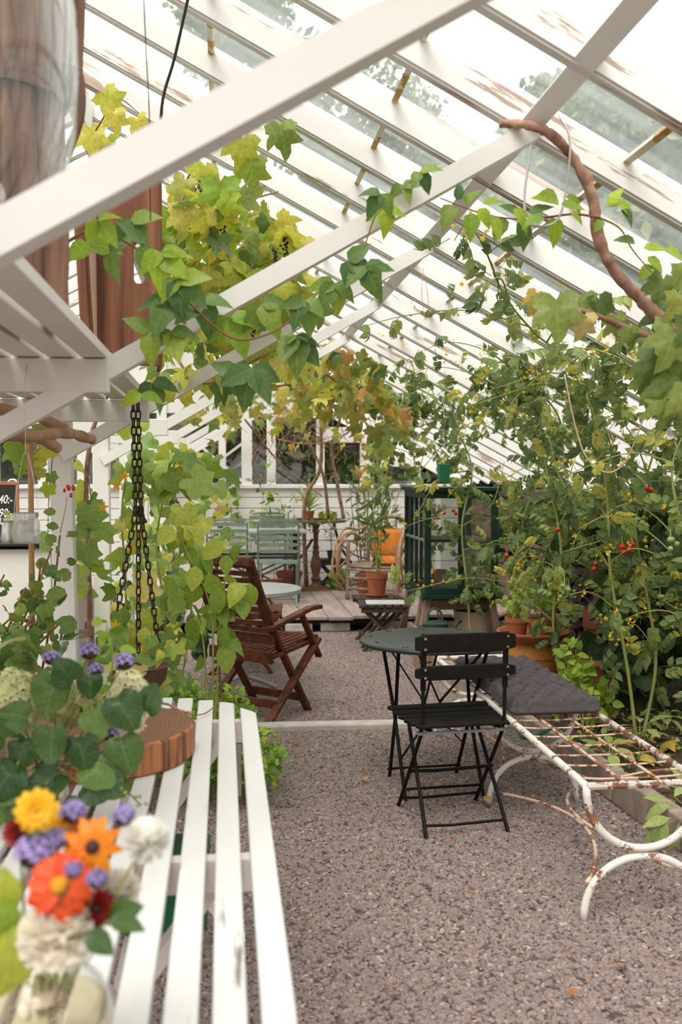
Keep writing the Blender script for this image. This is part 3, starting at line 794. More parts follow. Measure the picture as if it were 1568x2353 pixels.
cuts = [0.02] + [first + seg * k for k in range(6) if first + seg * k < RL - 0.1] + [RL]
pane_me = {}
def pane(L):
    k = round(L, 3)
    if k not in pane_me:
        g = G(); g.box((0, 0, 0), (L + 0.02, PW, 0.004)); m = g.me('pane'); m.materials.append(M['roof_glass']); pane_me[k] = m
    return pane_me[k]
g = G(); g.box((0, 0, 0), (0.022, PW, 0.016)); strip_me = g.me('glazing_strip'); strip_me.materials.append(M['rust_strip'])
for side in (1, -1):
    for y in RY:
        o = inst('rafter', rm, roof, (0, y, 0), (0, ANG, 0) if side > 0 else (0, ANG, PI))
        if side < 0: o.rotation_euler = Euler((0, ANG, 0)).to_matrix().to_4x4().to_euler(); o.matrix_basis = Matrix.Translation((0, y, 0)) @ Matrix.Rotation(PI, 4, 'Z') @ Matrix.Rotation(ANG, 4, 'Y')
    for y in RY[:-1]:
        cs = cuts if side > 0 else [0.02, RL / 2, RL]
        for a, b in zip(cs, cs[1:]):
            Mx = Matrix.Translation((0, y + 0.25, 0)) @ (Matrix.Rotation(PI, 4, 'Z') if side < 0 else Matrix.Identity(4)) @ Matrix.Rotation(ANG, 4, 'Y') @ Matrix.Translation(((a + b) / 2, 0, 0.088 + 0.004 * random.random())) @ Matrix.Rotation(0.006, 4, 'Y')
            o = inst('pane', pane(b - a), roof); o.matrix_basis = Mx
            if side > 0 and a > 0.1 and -0.5 < y < 8:
                o = inst('glazing_strip', strip_me, roof); o.matrix_basis = Matrix.Translation((0, y + 0.25, 0)) @ Matrix.Rotation(ANG, 4, 'Y') @ Matrix.Translation((a, 0, 0.079))
g = G(); g.box((RX, 5.1, RZ - 0.05), (0.06, 14.3, 0.2)); obj('ridge_beam', g, M['white_timber'], roof, world=True)
# steel angle purlin and struts
g = G(); px_, pz_ = 0.955, 2.525
fl = 0.062
dx, dz = fl * math.cos(ANG), -fl * math.sin(ANG)
ax = V((math.cos(ANG), 0, -SL * math.cos(ANG))).normalized(); up = V((ax.z * -1, 0, ax.x)).normalized()
def angle_sec(g, a, b, u, w, L_, t):
    """L section from a to b: flanges along u and w"""
    a, b = V(a), V(b)
    q = [V((0, 0, 0)), u * L_, u * L_ + w * t, u * t + w * t, w * L_ + u * t, w * L_]
    vs = [a + p for p in q] + [b + p for p in q]
    fs = [(3, 2, 1, 0), (5, 4, 3, 0), (6, 7, 8, 9), (6, 9, 10, 11)] + [(i, (i + 1) % 6, 6 + (i + 1) % 6, 6 + i) for i in range(6)]
    if (b - a).cross(u).dot(w) < 0: fs = [f[::-1] for f in fs]
    g.add(vs, fs)
angle_sec(g, (px_, -1.9, pz_), (px_, 12.2, pz_), V((-0.80, 0, 0.60)).normalized(), V((0.35, 0, 0.93)).normalized(), 0.062, 0.006)
obj('purlin', g, M['white_steel'], roof, world=True)
SY = [1.40, 2.95, 4.5, 6.0, 7.5, 9.0, 10.5, 12.0]
for i, y in enumerate([-0.1] + SY):
    a = V((-0.70, y, 1.545)); b = V((0.955, y, 2.505))
    d = (b - a).normalized(); u = V((-d.z, 0, d.x))
    g = G(); angle_sec(g, a, b, u, V((0, 1, 0)), 0.058, 0.006)
    obj('strut', g, M['white_steel'], roof, world=True)
    g = G(); g.tube([b + V((-0.02, 0.0, 0.03)), b + V((-0.012, -0.02, 0.02)), b + V((-0.025, -0.035, 0.0))], 0.006, 6); obj('bolt', g, M['steel'], roof, world=True, smooth=True)
for i, y in enumerate([-0.1] + SY):
    lean = 0.03 if i in (3,) else 0.0
    g = G(); g.beam((-0.72 + lean, y + 0.06, -0.02), (-0.72 - 0.005, y + 0.06, 1.84 if i > 0 else 3.3), 0.095, 0.095, up=(0, 1, 0)); obj('ridge_post', g, M['post'], roof, world=True, bevel=0.005)
    g = G(); g.box((-0.86, y + 0.02, 1.77), (1.06, 0.042, 0.098)); obj('tie_beam', g, M['white_timber'], roof, world=True, bevel=0.004)
# ------------------------------------------------------------------ outdoors: trees and hedge seen through the glass
def cloud_leaves(pos, size, mk, base):
    n = len(pos)
    a = rng.normal(size=(n, 3)); a /= np.linalg.norm(a, axis=1)[:, None]
    b = rng.normal(size=(n, 3)); b -= a * (a * b).sum(1)[:, None]; b /= np.linalg.norm(b, axis=1)[:, None]
    s = (size * rng.uniform(0.6, 1.3, n))[:, None]
    p = pos - np.array(base)
    v = np.stack([p - a * s, p + b * s * 0.5, p + a * s, p - b * s * 0.5], 1).reshape(-1, 3)
    f = np.arange(n * 4).reshape(-1, 4)
    return fast_mesh('foliage', v, f, M[mk], np.repeat(rng.random(n), 4))
def tree(x, y, h, rad, label, nl=11000, mk='L_tree', trunk=True, size=0.17, name='tree', grp='trees beyond the glass'):
    e = thing(name, label, 'tree', (x, y, -0.02), 0, grp)
    cs = []
    for k in range(22):
        t = rng.random(); z = h * (0.32 + 0.62 * t); r = rad * (1.05 - 0.65 * t) * rng.uniform(0.35, 1.0); a = rng.random() * 2 * PI
        cs.append((x + r * math.cos(a), y + r * math.sin(a), z, rad * rng.uniform(0.28, 0.5)))
    per = nl // len(cs); P = []
    for cx, cy, cz, cr_ in cs:
        d = rng.normal(size=(per, 3)); d /= np.linalg.norm(d, axis=1)[:, None]
        P.append(np.array((cx, cy, cz)) + d * cr_ * (rng.random(per) ** 0.4)[:, None] * np.array((1, 1, 0.75)))
    o = obj('crown', cloud_leaves(np.concatenate(P), size, mk, (x, y, -0.02)), None, e); o['kind'] = 'stuff'
    g = G(); g.tube([(0, 0, 0), (0.1, 0, h * 0.3), (0, 0.1, h * 0.6), (0.1, 0, h * 0.85)], [0.22, 0.17, 0.1, 0.03], 8); obj('trunk', g, M['bark'], e, smooth=True)
    for cx, cy, cz, _ in cs[:7]:
        g = G(); g.tube([(0, 0, cz * 0.6), ((cx - x) * 0.5, (cy - y) * 0.5, cz * 0.85), (cx - x, cy - y, cz)], [0.09, 0.06, 0.02], 5); obj('branch', g, M['bark'], e, smooth=True)
for (x, y, h, rd, lb) in ((1.0, 25, 13.6, 3.2, 'tall tree showing above the highest rafters near the hanging wires'),
                          (4.0, 27, 12.0, 3.0, 'pale crown behind the glass above the middle strut'),
                          (6.4, 29, 10.4, 3.0, 'low pale tree behind the glass between two bright gaps of sky'),
                          (7.0, 22, 10.6, 2.5, 'tree beside the bright gap of sky, left of the steel purlin'),
                          (9.0, 20, 9.6, 3.0, 'broad tree behind the glass over the hanging creeper'),
                          (11.0, 18, 10.4, 3.2, 'large tree filling the topmost corner pane'),
                          (9.5, 13, 6.8, 2.6, 'nearer bushy tree low behind the glass over the tomatoes'),
                          (6.2, 36, 16.0, 3.6, 'distant tree whose pale top shows high in the middle of the roof'),
                          (15.0, 24, 13.0, 4.0, 'distant tree whose top shows behind the corner tree'),
                          (5.0, 18, 6.8, 2.2, 'rounded tree low behind the panes above the green cabinet'),
                          (8.0, 17, 6.5, 2.4, 'small tree low behind the roof panes, between two larger ones')):
    tree(x, y, h, rd, lb)
for i, (x, y, h) in enumerate([(-4.2, 15.2, 3.3), (-2.6, 15.5, 3.6), (-1.1, 15.0, 3.3), (0.4, 15.4, 3.5), (1.9, 15.1, 3.4), (3.4, 15.6, 3.6)]):
    e = thing('shrub', 'dark evergreen shrub of the hedge behind the end windows', 'shrub', (x, y, -0.02), 0, 'hedge behind the end wall')
    n = 5200; P = rng.uniform(-1, 1, (n, 3)) * np.array((1.0, 0.55, h / 2)) + np.array((x, y, h / 2))
    o = obj('crown', cloud_leaves(P, 0.15, 'L_hedge', (x, y, -0.02)), None, e); o['kind'] = 'stuff'
    g = G(); g.tube([(0, 0, 0), (0, 0, h * 0.8)], [0.06, 0.02], 6); obj('trunk', g, M['bark'], e)
# ------------------------------------------------------------------ white slatted table
TZ = 0.73
tb = thing('garden_table', 'white painted slatted garden table carrying both bouquets', 'table', (-0.22, 2.1, 0))
ends = [3.23, 3.31, 3.345, 3.385, 3.40, 3.40, 3.385, 3.345, 3.31, 3.23]
for k in range(10):
    xr = 0.098 - 0.0685 * k; xl = xr - 0.049
    e = ends[k]; n0 = 0.98 + (3.4 - e)
    if k == 0: poly = [(xl, e), (xr - 0.01, e - 0.06), (xr, e - 0.085), (xr, n0 + 0.08), (xl, n0)]
    elif k == 9: poly = [(xl, n0 + 0.08), (xr, n0), (xr, e), (xl, e - 0.085)][::1]; poly = [(xl, n0 + 0.08), (xl, e - 0.085), (xr, e), (xr, n0)]
    elif k == 1: poly = [(xl, n0), (xl, e), (xl + 0.012, e + 0.004), (xr, e - 0.02), (xr, n0 + 0.02)]
    else: poly = [(xl, n0), (xl, e), (xr, e), (xr, n0)]
    if k == 0: poly = poly[::-1]
    g = G(); g.prism([(x + 0.22, y - 2.1) for x, y in poly], 0.024, Matrix.Translation((0, 0, TZ - 0.012)))
    obj('slat', g, M['slat_white'], tb, bevel=0.004)
for yy in (3.16, 2.02, 1.15):
    g = G(); g.box((-0.22, yy, TZ - 0.06), (0.58, 0.035, 0.07)); obj('crossbar', g, M['shelf_white'], tb, world=True, bevel=0.003)
for yy in (3.125, 2.06):
    for s in (1, -1):
        g = G(); g.beam((-0.22 + s * 0.24, yy + 0.004 * s, TZ - 0.04), (-0.22 - s * 0.27, yy + 0.004 * s, 0.01), 0.03, 0.065, up=(0, 1, 0)); obj('leg', g, M['shelf_white'], tb, world=True, bevel=0.003)
g = G(); g.box((-0.22, 2.56, 0.335), (0.05, 1.06, 0.06)); obj('stretcher', g, M['shelf_white'], tb, world=True, bevel=0.003)
for s in (1,):
    g = G(); g.box((0.035, 3.10, 0.56), (0.03, 0.012, 0.16)); obj('bracket', g, M['steel'], tb, world=True)
# green strap lying on the stretcher under the slats
g = G()
g.tube(cr([(-0.36, 2.95, 0.42), (-0.24, 2.66, 0.372), (-0.15, 2.50, 0.372), (-0.10, 2.42, 0.36)], 6), 0.0, 4)
g = G(); g.box((-0.21, 2.52, 0.38), (0.34, 0.24, 0.03)); o = obj('storage_box_lid', g, M['green_plastic'], None, bevel=0.008)
bx = thing('storage_box', 'green plastic box pushed under the white table', 'box', (-0.20, 2.55, 0.365))
o.parent = bx; o.location = (0.20, -2.55, -0.365 + 0.14); o.name = 'lid'
g = G(); g.box((0, -0.03, 0.072), (0.31, 0.21, 0.14)); obj('body', g, M['green_plastic'], bx, bevel=0.012)

# wood slab
ws = thing('wood_slab', 'thick round wooden slab lying on the white table', 'wood slab', (-0.33, 2.70, TZ))
def slab_prof(): return [(0.238, 0.0), (0.245, 0.006), (0.246, 0.078), (0.241, 0.084)]
wob = lambda a, z: 1 + 0.012 * math.sin(3 * a + 1) + 0.008 * math.sin(7 * a)
g = G(); g.lathe(slab_prof(), 72, wob=wob); obj('bark_edge', g, M['slab_side'], ws, smooth=True)
g = G(); g.lathe([(0.0, 0.0842), (0.12, 0.0842), (0.238, 0.0848), (0.2415, 0.082)], 72, wob=wob); obj('top_face', g, M['slab_wood'], ws, smooth=True)

# ------------------------------------------------------------------ vases and flowers
def vase(loc, prof, label, water=None, name='glass_vase', mk='clear_glass'):
    e = thing(name, label, 'vase', loc)
    g = G(); g.lathe(prof, 32); o = obj('glass', g, M[mk], e, smooth=True, sharp=0)
    if water:
        h = water; pr = [(0.0, 0.008)] + [(r - 0.004, z) for r, z in prof if 0.008 < z < h and r > 0.01] + [(max(r for r, z in prof if z <= h + 0.02) - 0.005, h), (0.0, h)]
        g = G(); g.lathe(pr, 24); obj('water', g, M['water'], e, smooth=True, sharp=0)
    return e
V1 = V((-0.232, 1.27, TZ))
vase(V1, [(0.0, 0.003), (0.06, 0.0), (0.082, 0.006), (0.088, 0.03), (0.088, 0.075), (0.078, 0.105), (0.055, 0.128), (0.036, 0.142), (0.031, 0.155), (0.031, 0.185), (0.036, 0.192), (0.031, 0.19)], 'clear round-shouldered glass bottle holding the bright flowers', 0.082)
vase((-0.385, 1.22, TZ), [(0.0, 0.003), (0.045, 0.0), (0.07, 0.01), (0.078, 0.04), (0.07, 0.08), (0.045, 0.105), (0.03, 0.115), (0.03, 0.14)], 'second clear glass jar cut by the picture edge', 0.05, 'glass_jar')
V2 = V((-0.40, 2.24, TZ))
vase(V2, [(0.0, 0.003), (0.04, 0.0), (0.052, 0.01), (0.055, 0.06), (0.045, 0.12), (0.035, 0.15), (0.04, 0.17)], 'small glass vase hidden under the hydrangea bouquet', 0.08)

def petal_mesh(wf, mk, curl=0.2, fold=0.15, n=5):
    vs, fs = leaf_profile(wf, n, curl, fold); me = bpy.data.meshes.new('petal'); me.from_pydata(vs, [], fs); me.update(); me.shade_smooth(); me.materials.append(M[mk]); return me
wide = lambda t: 0.26 * (math.sin(PI * min(1, t * 0.86 + 0.04)) ** 0.7) if t < 1 else 0.05
point = lambda t: 0.22 * math.sin(PI * t ** 0.8) if 0 < t < 1 else 0.03
PM = {'y': petal_mesh(wide, 'P_yellow', 0.25), 'o': petal_mesh(point, 'P_orange', 0.3), 'r': petal_mesh(wide, 'P_red', 0.2), 'd': petal_mesh(wide, 'P_darkred', -0.2), 's': petal_mesh(point, 'P_squash', 0.2)}
def bloom(name, label, cen, face, neck, rad, pk, rings, eye, eye_r, cat='flower', group=None):
    """a stem with a ringed flower; rings: (count, scale, tilt)"""
    cen = V(cen); z = V(face).normalized(); neck = V(neck)
    e = thing(name, label, cat, neck, 0, group)
    R = z.to_track_quat('Z', 'Y').to_matrix().to_4x4()
    for (n, sc, tilt) in rings:
        for i in range(n):
            o = inst('petal', PM[pk], e)
            o.matrix_basis = Matrix.Translation(cen - neck) @ R @ Matrix.Rotation(2 * PI * i / n + random.uniform(-0.1, 0.1) + sc, 4, 'Z') @ Matrix.Rotation(tilt + random.uniform(-0.1, 0.1), 4, 'X') @ Matrix.Scale(rad * sc, 4)
    g = G(); g.ball((0, 0, 0), eye_r, 12, 8, (1, 1, 0.75)); g.v = [R @ p + cen - neck + z * eye_r * 0.3 for p in g.v]; obj('flower_centre', g, M[eye], e, smooth=True)
    g = G(); g.tube(cr([(0, 0, 0), (cen - neck) * 0.5 + V((0, 0, 0.01)), cen - neck - z * 0.004], 5), 0.0022, 5); obj('stem', g, M['green_stem'], e, smooth=True)
    return e
N1 = V1 + V((0, 0, 0.15))
def n1(): return N1 + V((random.uniform(-0.015, 0.015), random.uniform(-0.015, 0.015), -0.08))
F = (0.1, -1, 0.35)
bloom('yellow_flower', 'full double yellow daisy flower at the top of the near bouquet', at(83, 1862, 1.25), (0.15, -1, 0.3), n1(), 0.029, 'y', [(13, 1.0, 0.1), (12, 0.8, 0.5), (9, 0.5, 0.9)], 'flower_gold', 0.006)
bloom('yellow_flower', 'smaller yellow daisy tucked behind the orange flower', at(140, 1888, 1.29), (0.3, -0.8, 0.5), n1(), 0.024, 'y', [(12, 1.0, 0.1), (9, 0.7, 0.5)], 'flower_gold', 0.005)
bloom('orange_flower', 'orange pointed-petal coneflower with a dark centre', at(212, 1946, 1.24), (0.15, -1, 0.35), n1(), 0.042, 'o', [(9, 1.0, 0.05)], 'flower_eye', 0.009)
bloom('orange_flower', 'smaller orange coneflower half hidden behind the larger one', at(180, 1922, 1.275), (-0.2, -0.8, 0.5), n1(), 0.034, 'o', [(8, 1.0, 0.15)], 'flower_eye', 0.008)
bloom('red_flower', 'large scarlet zinnia with a yellow ring in its centre', at(137, 2035, 1.20), (0.05, -0.9, 0.5), n1(), 0.046, 'r', [(13, 1.0, -0.15), (12, 0.85, 0.1)], 'flower_gold', 0.011)
bloom('dark_red_flower', 'dark crimson flower under the scarlet zinnia', at(218, 2088, 1.25), (0.6, -0.8, 0.1), n1(), 0.026, 'd', [(12, 1.0, 0.2), (10, 0.75, 0.7)], 'flower_eye', 0.008)
bloom('dark_red_flower', 'dark red bud at the picture edge beside the yellow daisy', at(42, 1915, 1.28), (-0.3, -0.8, 0.3), n1(), 0.019, 'd', [(11, 1.0, 0.4), (8, 0.7, 0.9)], 'flower_eye', 0.006)
def mum(label, cen, neck, rad):
    cen, neck = V(cen), V(neck); e = thing('white_flower', label, 'flower', neck)
    g = G(); n = 190
    for i in range(n):
        z = 1 - 1.55 * (i + 0.5) / n; a = i * 2.39996; rr = math.sqrt(max(0, 1 - z * z))
        d = V((rr * math.cos(a), rr * math.sin(a), z)); d = V((d.x, -d.z * 0.9 + d.y * 0.3, d.y * 0.8 + d.z * 0.35)).normalized()
        l = leaf_profile(lambda t: 0.34 * math.sin(PI * min(0.86, t * 0.9 + 0.08)), 3, -0.5, 0.3)
        g.add(l[0], l[1], lmx(cen - neck + d * rad * 0.34, d + rv(0.25), d.cross(V((0, 0, 1))).cross(d) + rv(0.3), rad * 0.62))
    obj('bloom', g, M['P_white'], e, smooth=True)
    g = G(); g.tube(cr([(0, 0, 0), (cen - neck) * 0.55, cen - neck], 5), 0.0022, 5); obj('stem', g, M['green_stem'], e, smooth=True)
mum('large creamy white carnation-like flower just above the bottle neck', at(128, 2150, 1.215), n1(), 0.042)
mum('creamy white flower leaning out over the table slats', at(338, 1930, 1.27), n1(), 0.027)
mum('creamy white flower behind the crimson one', at(272, 2050, 1.30), n1(), 0.028)
def verbena(label, cen, neck, rad, n=26):
    cen, neck = V(cen), V(neck); e = thing('verbena', label, 'flower', neck, 0, 'purple verbena sprigs')
    g = G()
    st = _star(5, lambda t: 0.26 * math.sin(PI * min(0.92, t + 0.1)), tilt=0.2)
    for i in range(n):
        z = 1 - 1.1 * (i + 0.5) / n; a = i * 2.39996; rr = math.sqrt(max(0, 1 - z * z))
        d = V((rr * math.cos(a), rr * math.sin(a), z * 0.8 + 0.1))
        g.add(st[0], st[1], lmx(cen - neck + d * rad * 0.85, V((0, 0, 1)).cross(d) + rv(0.2), d, rad * 0.3))
    obj('flower_head', g, M['P_purple'], e, smooth=True)
    g = G(); g.ball(cen - neck, rad * 0.8, 8, 6, (1, 1, 0.8)); obj('calyx', g, M['flower_eye'], e, smooth=True)
    g = G(); g.tube(cr([(0, 0, 0), (cen - neck) * 0.55 + rv(0.008), cen - neck], 5), 0.0015, 4); obj('stem', g, M['dark_stem'], e, smooth=True)
for px, py, Y, r, lb in ((168, 1868, 1.28, 0.02, 'purple verbena between the yellow and orange flowers'), (80, 1962, 1.25, 0.028, 'large purple verbena beside the scarlet zinnia, under the yellow daisy'),
                         (170, 2002, 1.165, 0.013, 'purple verbena lying over the centre of the scarlet zinnia'), (224, 2022, 1.19, 0.015, 'purple verbena between the orange and crimson flowers'),
                         (284, 1878, 1.30, 0.018, 'pale purple verbena above the white flower over the slats'), (130, 1930, 1.27, 0.018, 'purple verbena behind the small orange coneflower')):
    verbena(lb, at(px, py, Y), n1(), r)
def leaf_spray(name, label, neck, specs, mk, shape, cat='leaf sprig', group=None):
    pl = Plant(name, label, cat, neck, group)
    for cen, tip, nrm, sz in specs:
        pl.leaf(shape, mk, cen, tip, nrm, sz)
        pl.stem([neck, V(neck).lerp(V(cen), 0.6) + rv(0.006), cen], 0.0018, 'green_stem', n=4, smooth=3)
    return pl.done()
leaf_spray('leaf_sprig', 'broad yellow-green leaves hanging over the side of the bottle', N1, [(at(30, 2130, 1.22), (-0.1, -0.2, -1), (0.3, -1, 0.2), 0.105), (at(10, 1990, 1.27), (-0.15, -0.3, -0.9), (0.2, -1, 0.3), 0.09), (at(-10, 2060, 1.25), (0.3, -0.2, -0.8), (-0.2, -1, 0.4), 0.075)], 'L_pepper', 'ov')
leaf_spray('leaf_sprig', 'narrow dark leaves poking out beside the crimson flower', N1, [(at(245, 2110, 1.25), (1, -0.1, 0.35), (0, -0.7, 0.7), 0.05), (at(250, 2118, 1.22), (1, -0.1, -0.05), (0, -0.6, 0.8), 0.05), (at(200, 2140, 1.2), (0.6, -0.3, -0.4), (0, -0.8, 0.5), 0.045), (at(190, 1985, 1.29), (0.4, -0.2, 0.6), (0, -0.8, 0.5), 0.06), (at(110, 1985, 1.3), (-0.4, -0.2, 0.6), (0, -0.8, 0.5), 0.07)], 'L_ivy', 'ov')
g = G(); g.lathe([(0.02, 0), (0.026, 0.004), (0.026, 0.014), (0.02, 0.018)], 16); o = obj('bouquet_tie', g, M['cord'], None, smooth=True); o.location = V1 + V((0.0, 0, 0.088)); tag(o, 'pinkish string tied round the flower stems inside the bottle', 'string')

# second bouquet
N2 = V2 + V((0, 0, 0.12))
def n2(): return N2 + V((random.uniform(-0.015, 0.015), random.uniform(-0.015, 0.015), -0.05))
def hydrangea(label, cen, rad, sc):
    cen = V(cen); nk = n2(); e = thing('hydrangea', label, 'flower', nk, 0, 'cream hydrangea heads')
    g = G(); n = 330; st = _star(4, lambda t: 0.36 * math.sin(PI * min(0.88, t + 0.12)), tilt=0.25)
    for i in range(n):
        z = 1 - 2 * (i + 0.5) / n; a = i * 2.39996; rr = math.sqrt(1 - z * z); d = V((rr * math.cos(a), rr * math.sin(a), z))
        p = V((d.x * sc[0], d.y * sc[1], d.z * sc[2])) * rad * random.uniform(0.84, 1.08)
        g.add(st[0], st[1], lmx(cen - nk + p, d.orthogonal() + rv(0.3), d + rv(0.35), rad * 0.19))
    obj('flower_head', g, M['P_hydrangea'], e, smooth=True)
    g = G(); g.ball(cen - nk, rad * 0.6, 10, 8, sc); obj('inner_head', g, M['dark_stem'], e, smooth=True)
    g = G(); g.tube(cr([(0, 0, 0), (cen - nk) * 0.6, cen - nk], 5), 0.003, 5); obj('stem', g, M['dark_stem'], e, smooth=True)
hydrangea('round cream hydrangea head at the picture edge beside the white post', at(36, 1616, 2.30), 0.064, (0.9, 0.9, 1.15))
hydrangea('pale lime hydrangea head leaning against the wood slab', at(296, 1612, 2.27), 0.058, (0.75, 0.8, 1.2))
hydrangea('cream hydrangea head in the middle behind the heart-shaped leaves', at(160, 1622, 2.28), 0.055, (1.1, 0.8, 0.8))
for px, py, r, lb in ((118, 1514, 0.022, 'purple verbena above the largest heart-shaped leaf'), (205, 1499, 0.025, 'purple verbena at the very top of the hydrangea bouquet'), (286, 1523, 0.026, 'purple verbena above the lime hydrangea head'),
                      (252, 1688, 0.024, 'purple verbena in front of the wood slab'), (160, 1712, 0.024, 'purple verbena under the middle hydrangea head'), (305, 1762, 0.016, 'pale verbena hanging before the edge of the wood slab'), (222, 1540, 0.02, 'pale blue-lilac verbena between two heart-shaped leaves'), (70, 1730, 0.018, 'pale blue-lilac verbena near the picture edge')):
    verbena(lb, at(px, py, 2.2), n2(), r, 22)
hl = []
for px, py, sz, tip in ((130, 1545, 0.095, (-0.2, -0.3, -0.9)), (205, 1545, 0.06, (0.1, -0.2, -1)), (265, 1595, 0.09, (0.5, -0.3, -0.8)), (213, 1625, 0.075, (0.3, -0.4, -0.8)), (120, 1665, 0.085, (0.0, -0.3, -1)), (40, 1755, 0.09, (-0.5, -0.3, -0.6)), (140, 1770, 0.09, (-0.6, -0.3, -0.5)), (195, 1755, 0.08, (0.7, -0.3, -0.4)), (185, 1800, 0.10, (0.8, -0.2, 0.1)), (60, 1790, 0.09, (-0.8, -0.2, -0.3)), (275, 1690, 0.09, (0.3, -0.2, -1)), (330, 1640, 0.07, (0.3, 0, 1)), (20, 1700, 0.07, (-0.5, -0.3, 0.5)), (110, 1800, 0.07, (-0.3, -0.3, -0.8)), (230, 1720, 0.08, (0.5, -0.3, -0.6)), (60, 1690, 0.08, (-0.3, -0.3, -0.9)), (180, 1690, 0.08, (0.2, -0.3, -0.9)), (170, 1570, 0.07, (-0.4, -0.2, 0.6)), (70, 1650, 0.07, (-0.8, -0.2, 0.2)), (235, 1790, 0.07, (0.8, -0.2, -0.4)), (10, 1820, 0.08, (-0.3, -0.2, -0.9)), (140, 1840, 0.08, (0.4, -0.2, -0.8)), (75, 1840, 0.08, (-0.5, -0.2, -0.7))):
    hl.append((at(px, py, 2.16 + random.uniform(-0.03, 0.03)), tip, (random.uniform(-0.4, 0.4), -1, random.uniform(0.2, 0.8)), sz))
leaf_spray('ivy_sprig', 'glossy dark heart-shaped leaves among the hydrangeas', N2, hl, 'L_ivy', 'heart')
sp = Plant('leaf_sprig', 'upright blurred green sprig rising above the verbena', 'leaf sprig', N2)
P = sp.stem([N2, at(250, 1560, 2.3), at(245, 1430, 2.3)], 0.0022, 'green_stem'); sp.spray(P, 16, 'ov', 'L_herb', (0.03, 0.05), 0.012, 0.0, 0.5, 0.35)
sp.done()
bs = Plant('berry_sprig', 'thin sprig of small green berries arching over the slats', 'sprig', N2)
P = bs.stem([N2, at(260, 1800, 2.15), at(325, 1850, 2.1)], 0.0016, 'dark_stem')
g = G()
for p in P[8:]: g.ball(p + rv(0.006), 0.0045, 6, 4)
bs.part('berry', g, 'tomato_green', kind='stuff'); bs.done()
wv = thing('wicker_ring', 'dark twisted vine wreath lying behind the wood slab', 'wreath', at(330, 1590, 2.98).xy.to_3d() + V((0, 0, TZ)))
for k in range(4):
    g = G(); pts = [(0.13 * math.cos(a) * (1 + 0.05 * math.sin(3 * a + k)), 0.10 * math.sin(a), 0.02 + 0.018 * math.sin(2 * a + k * 1.7) + 0.006 * k) for a in [2 * PI * i / 24 for i in range(24)]]
    g.tube(pts, 0.004, 5, closed=True); obj('vine', g, M['vine_bark'], wv, smooth=True)
tw = [at(330, 1600, 3.0), at(420, 1632, 3.05), at(470, 1625, 3.1), at(510, 1605, 3.25)]
g = G(); g.tube(cr([V((p.x, p.y, TZ + 0.012 + 0.01 * (i % 2))) for i, p in enumerate(tw)], 6), 0.0022, 5); o = obj('twig', g, M['red_stem'], None, smooth=True); tag(o, 'thin red-brown twig lying across the far ends of the table slats', 'twig')

# ------------------------------------------------------------------ black bistro chair
ch = thing('bistro_chair', 'black folding bistro chair with its back to the camera, at the dark round table', 'chair', (0.97, 4.16, 0), math.radians(5.5))
W2 = 0.178
for s in (-1, 1):
    x = s * W2
    P = [(x, -0.165, 0.815), (x, -0.155, 0.60), (x, -0.150, 0.45), (x, -0.10, 0.38), (x * 1.02, 0.205, 0.0)]
    g = G(); g.beam((x, -0.166, 0.835), (x, -0.155, 0.60), 0.022, 0.008, up=(0, 1, 0)); g.tube([(x, -0.155, 0.61), (x, -0.150, 0.46)], 0.0075, 6); obj('upright', g, M['black_paint'], ch)
    g = G(); g.tube([(x, -0.150, 0.47), (x, -0.12, 0.40), (x * 1.02, 0.21, 0.0)], 0.0085, 6); obj('leg', g, M['black_paint'], ch, smooth=True)
    g = G(); g.tube([(x * 0.86, 0.17, 0.44), (x * 0.96, -0.12, 0.11), (x * 1.0, -0.205, 0.0)], 0.0085, 6); obj('leg', g, M['black_paint'], ch, smooth=True)
    g = G(); g.beam((x * 0.85, -0.17, 0.432), (x * 0.85, 0.20, 0.440), 0.018, 0.008); obj('seat_rail', g, M['black_paint'], ch)
def curved_slat(w, h, t, zc, y0, bow, n=8):
    g = G(); vs = []; fs = []
    for i in range(n + 1):
        x = -w / 2 + w * i / n; y = y0 + bow * (2 * x / w) ** 2
        rz_ = 0.012 if i in (0, n) else 0
        for dy in (-t / 2, t / 2):
            vs += [(x, y + dy, zc - h / 2 + rz_), (x, y + dy, zc + h / 2 - rz_)]
    for i in range(n):
        a = i * 4; b = a + 4
        fs += [(a, b, b + 1, a + 1), (a + 3, b + 3, b + 2, a + 2), (a + 1, b + 1, b + 3, a + 3), (a + 2, b + 2, b, a)]
    fs += [(0, 1, 3, 2), (n * 4 + 2, n * 4 + 3, n * 4 + 1, n * 4)]
    g.add(vs, fs); return g
for zc, h in ((0.797, 0.078), (0.675, 0.06)):
    o = obj('back_slat', curved_slat(0.435, h, 0.014, zc, -0.178, 0.006), M['black_paint'], ch, bevel=0.004)
    g = G()
    for s in (-1, 1):
        for dz in (-h * 0.28, h * 0.28): g.tube([(s * W2, -0.185, zc + dz), (s * W2, -0.190, zc + dz)], 0.0055, 8)
    obj('rivet', g, M['steel'], o)
for k in range(6):
    y = -0.17 + 0.068 * k; wd = 0.40 + 0.012 * k
    g = G(); g.prism([(-wd / 2, -0.024), (wd / 2, -0.024), (wd / 2 + 0.008, 0), (wd / 2, 0.024), (-wd / 2, 0.024), (-wd / 2 - 0.008, 0)], 0.014, Matrix.Translation((0, y + 0.02, 0.452 - 0.010 * math.sin(PI * k / 5)))); obj('seat_slat', g, M['black_paint'], ch, bevel=0.004)
g = G(); g.box((0, -0.165, 0.425), (0.41, 0.022, 0.008)); g.box((-0.15, -0.15, 0.432), (0.03, 0.04, 0.006)); g.box((0.15, -0.15, 0.432), (0.03, 0.04, 0.006)); obj('rear_bar', g, M['blue_steel'], ch)
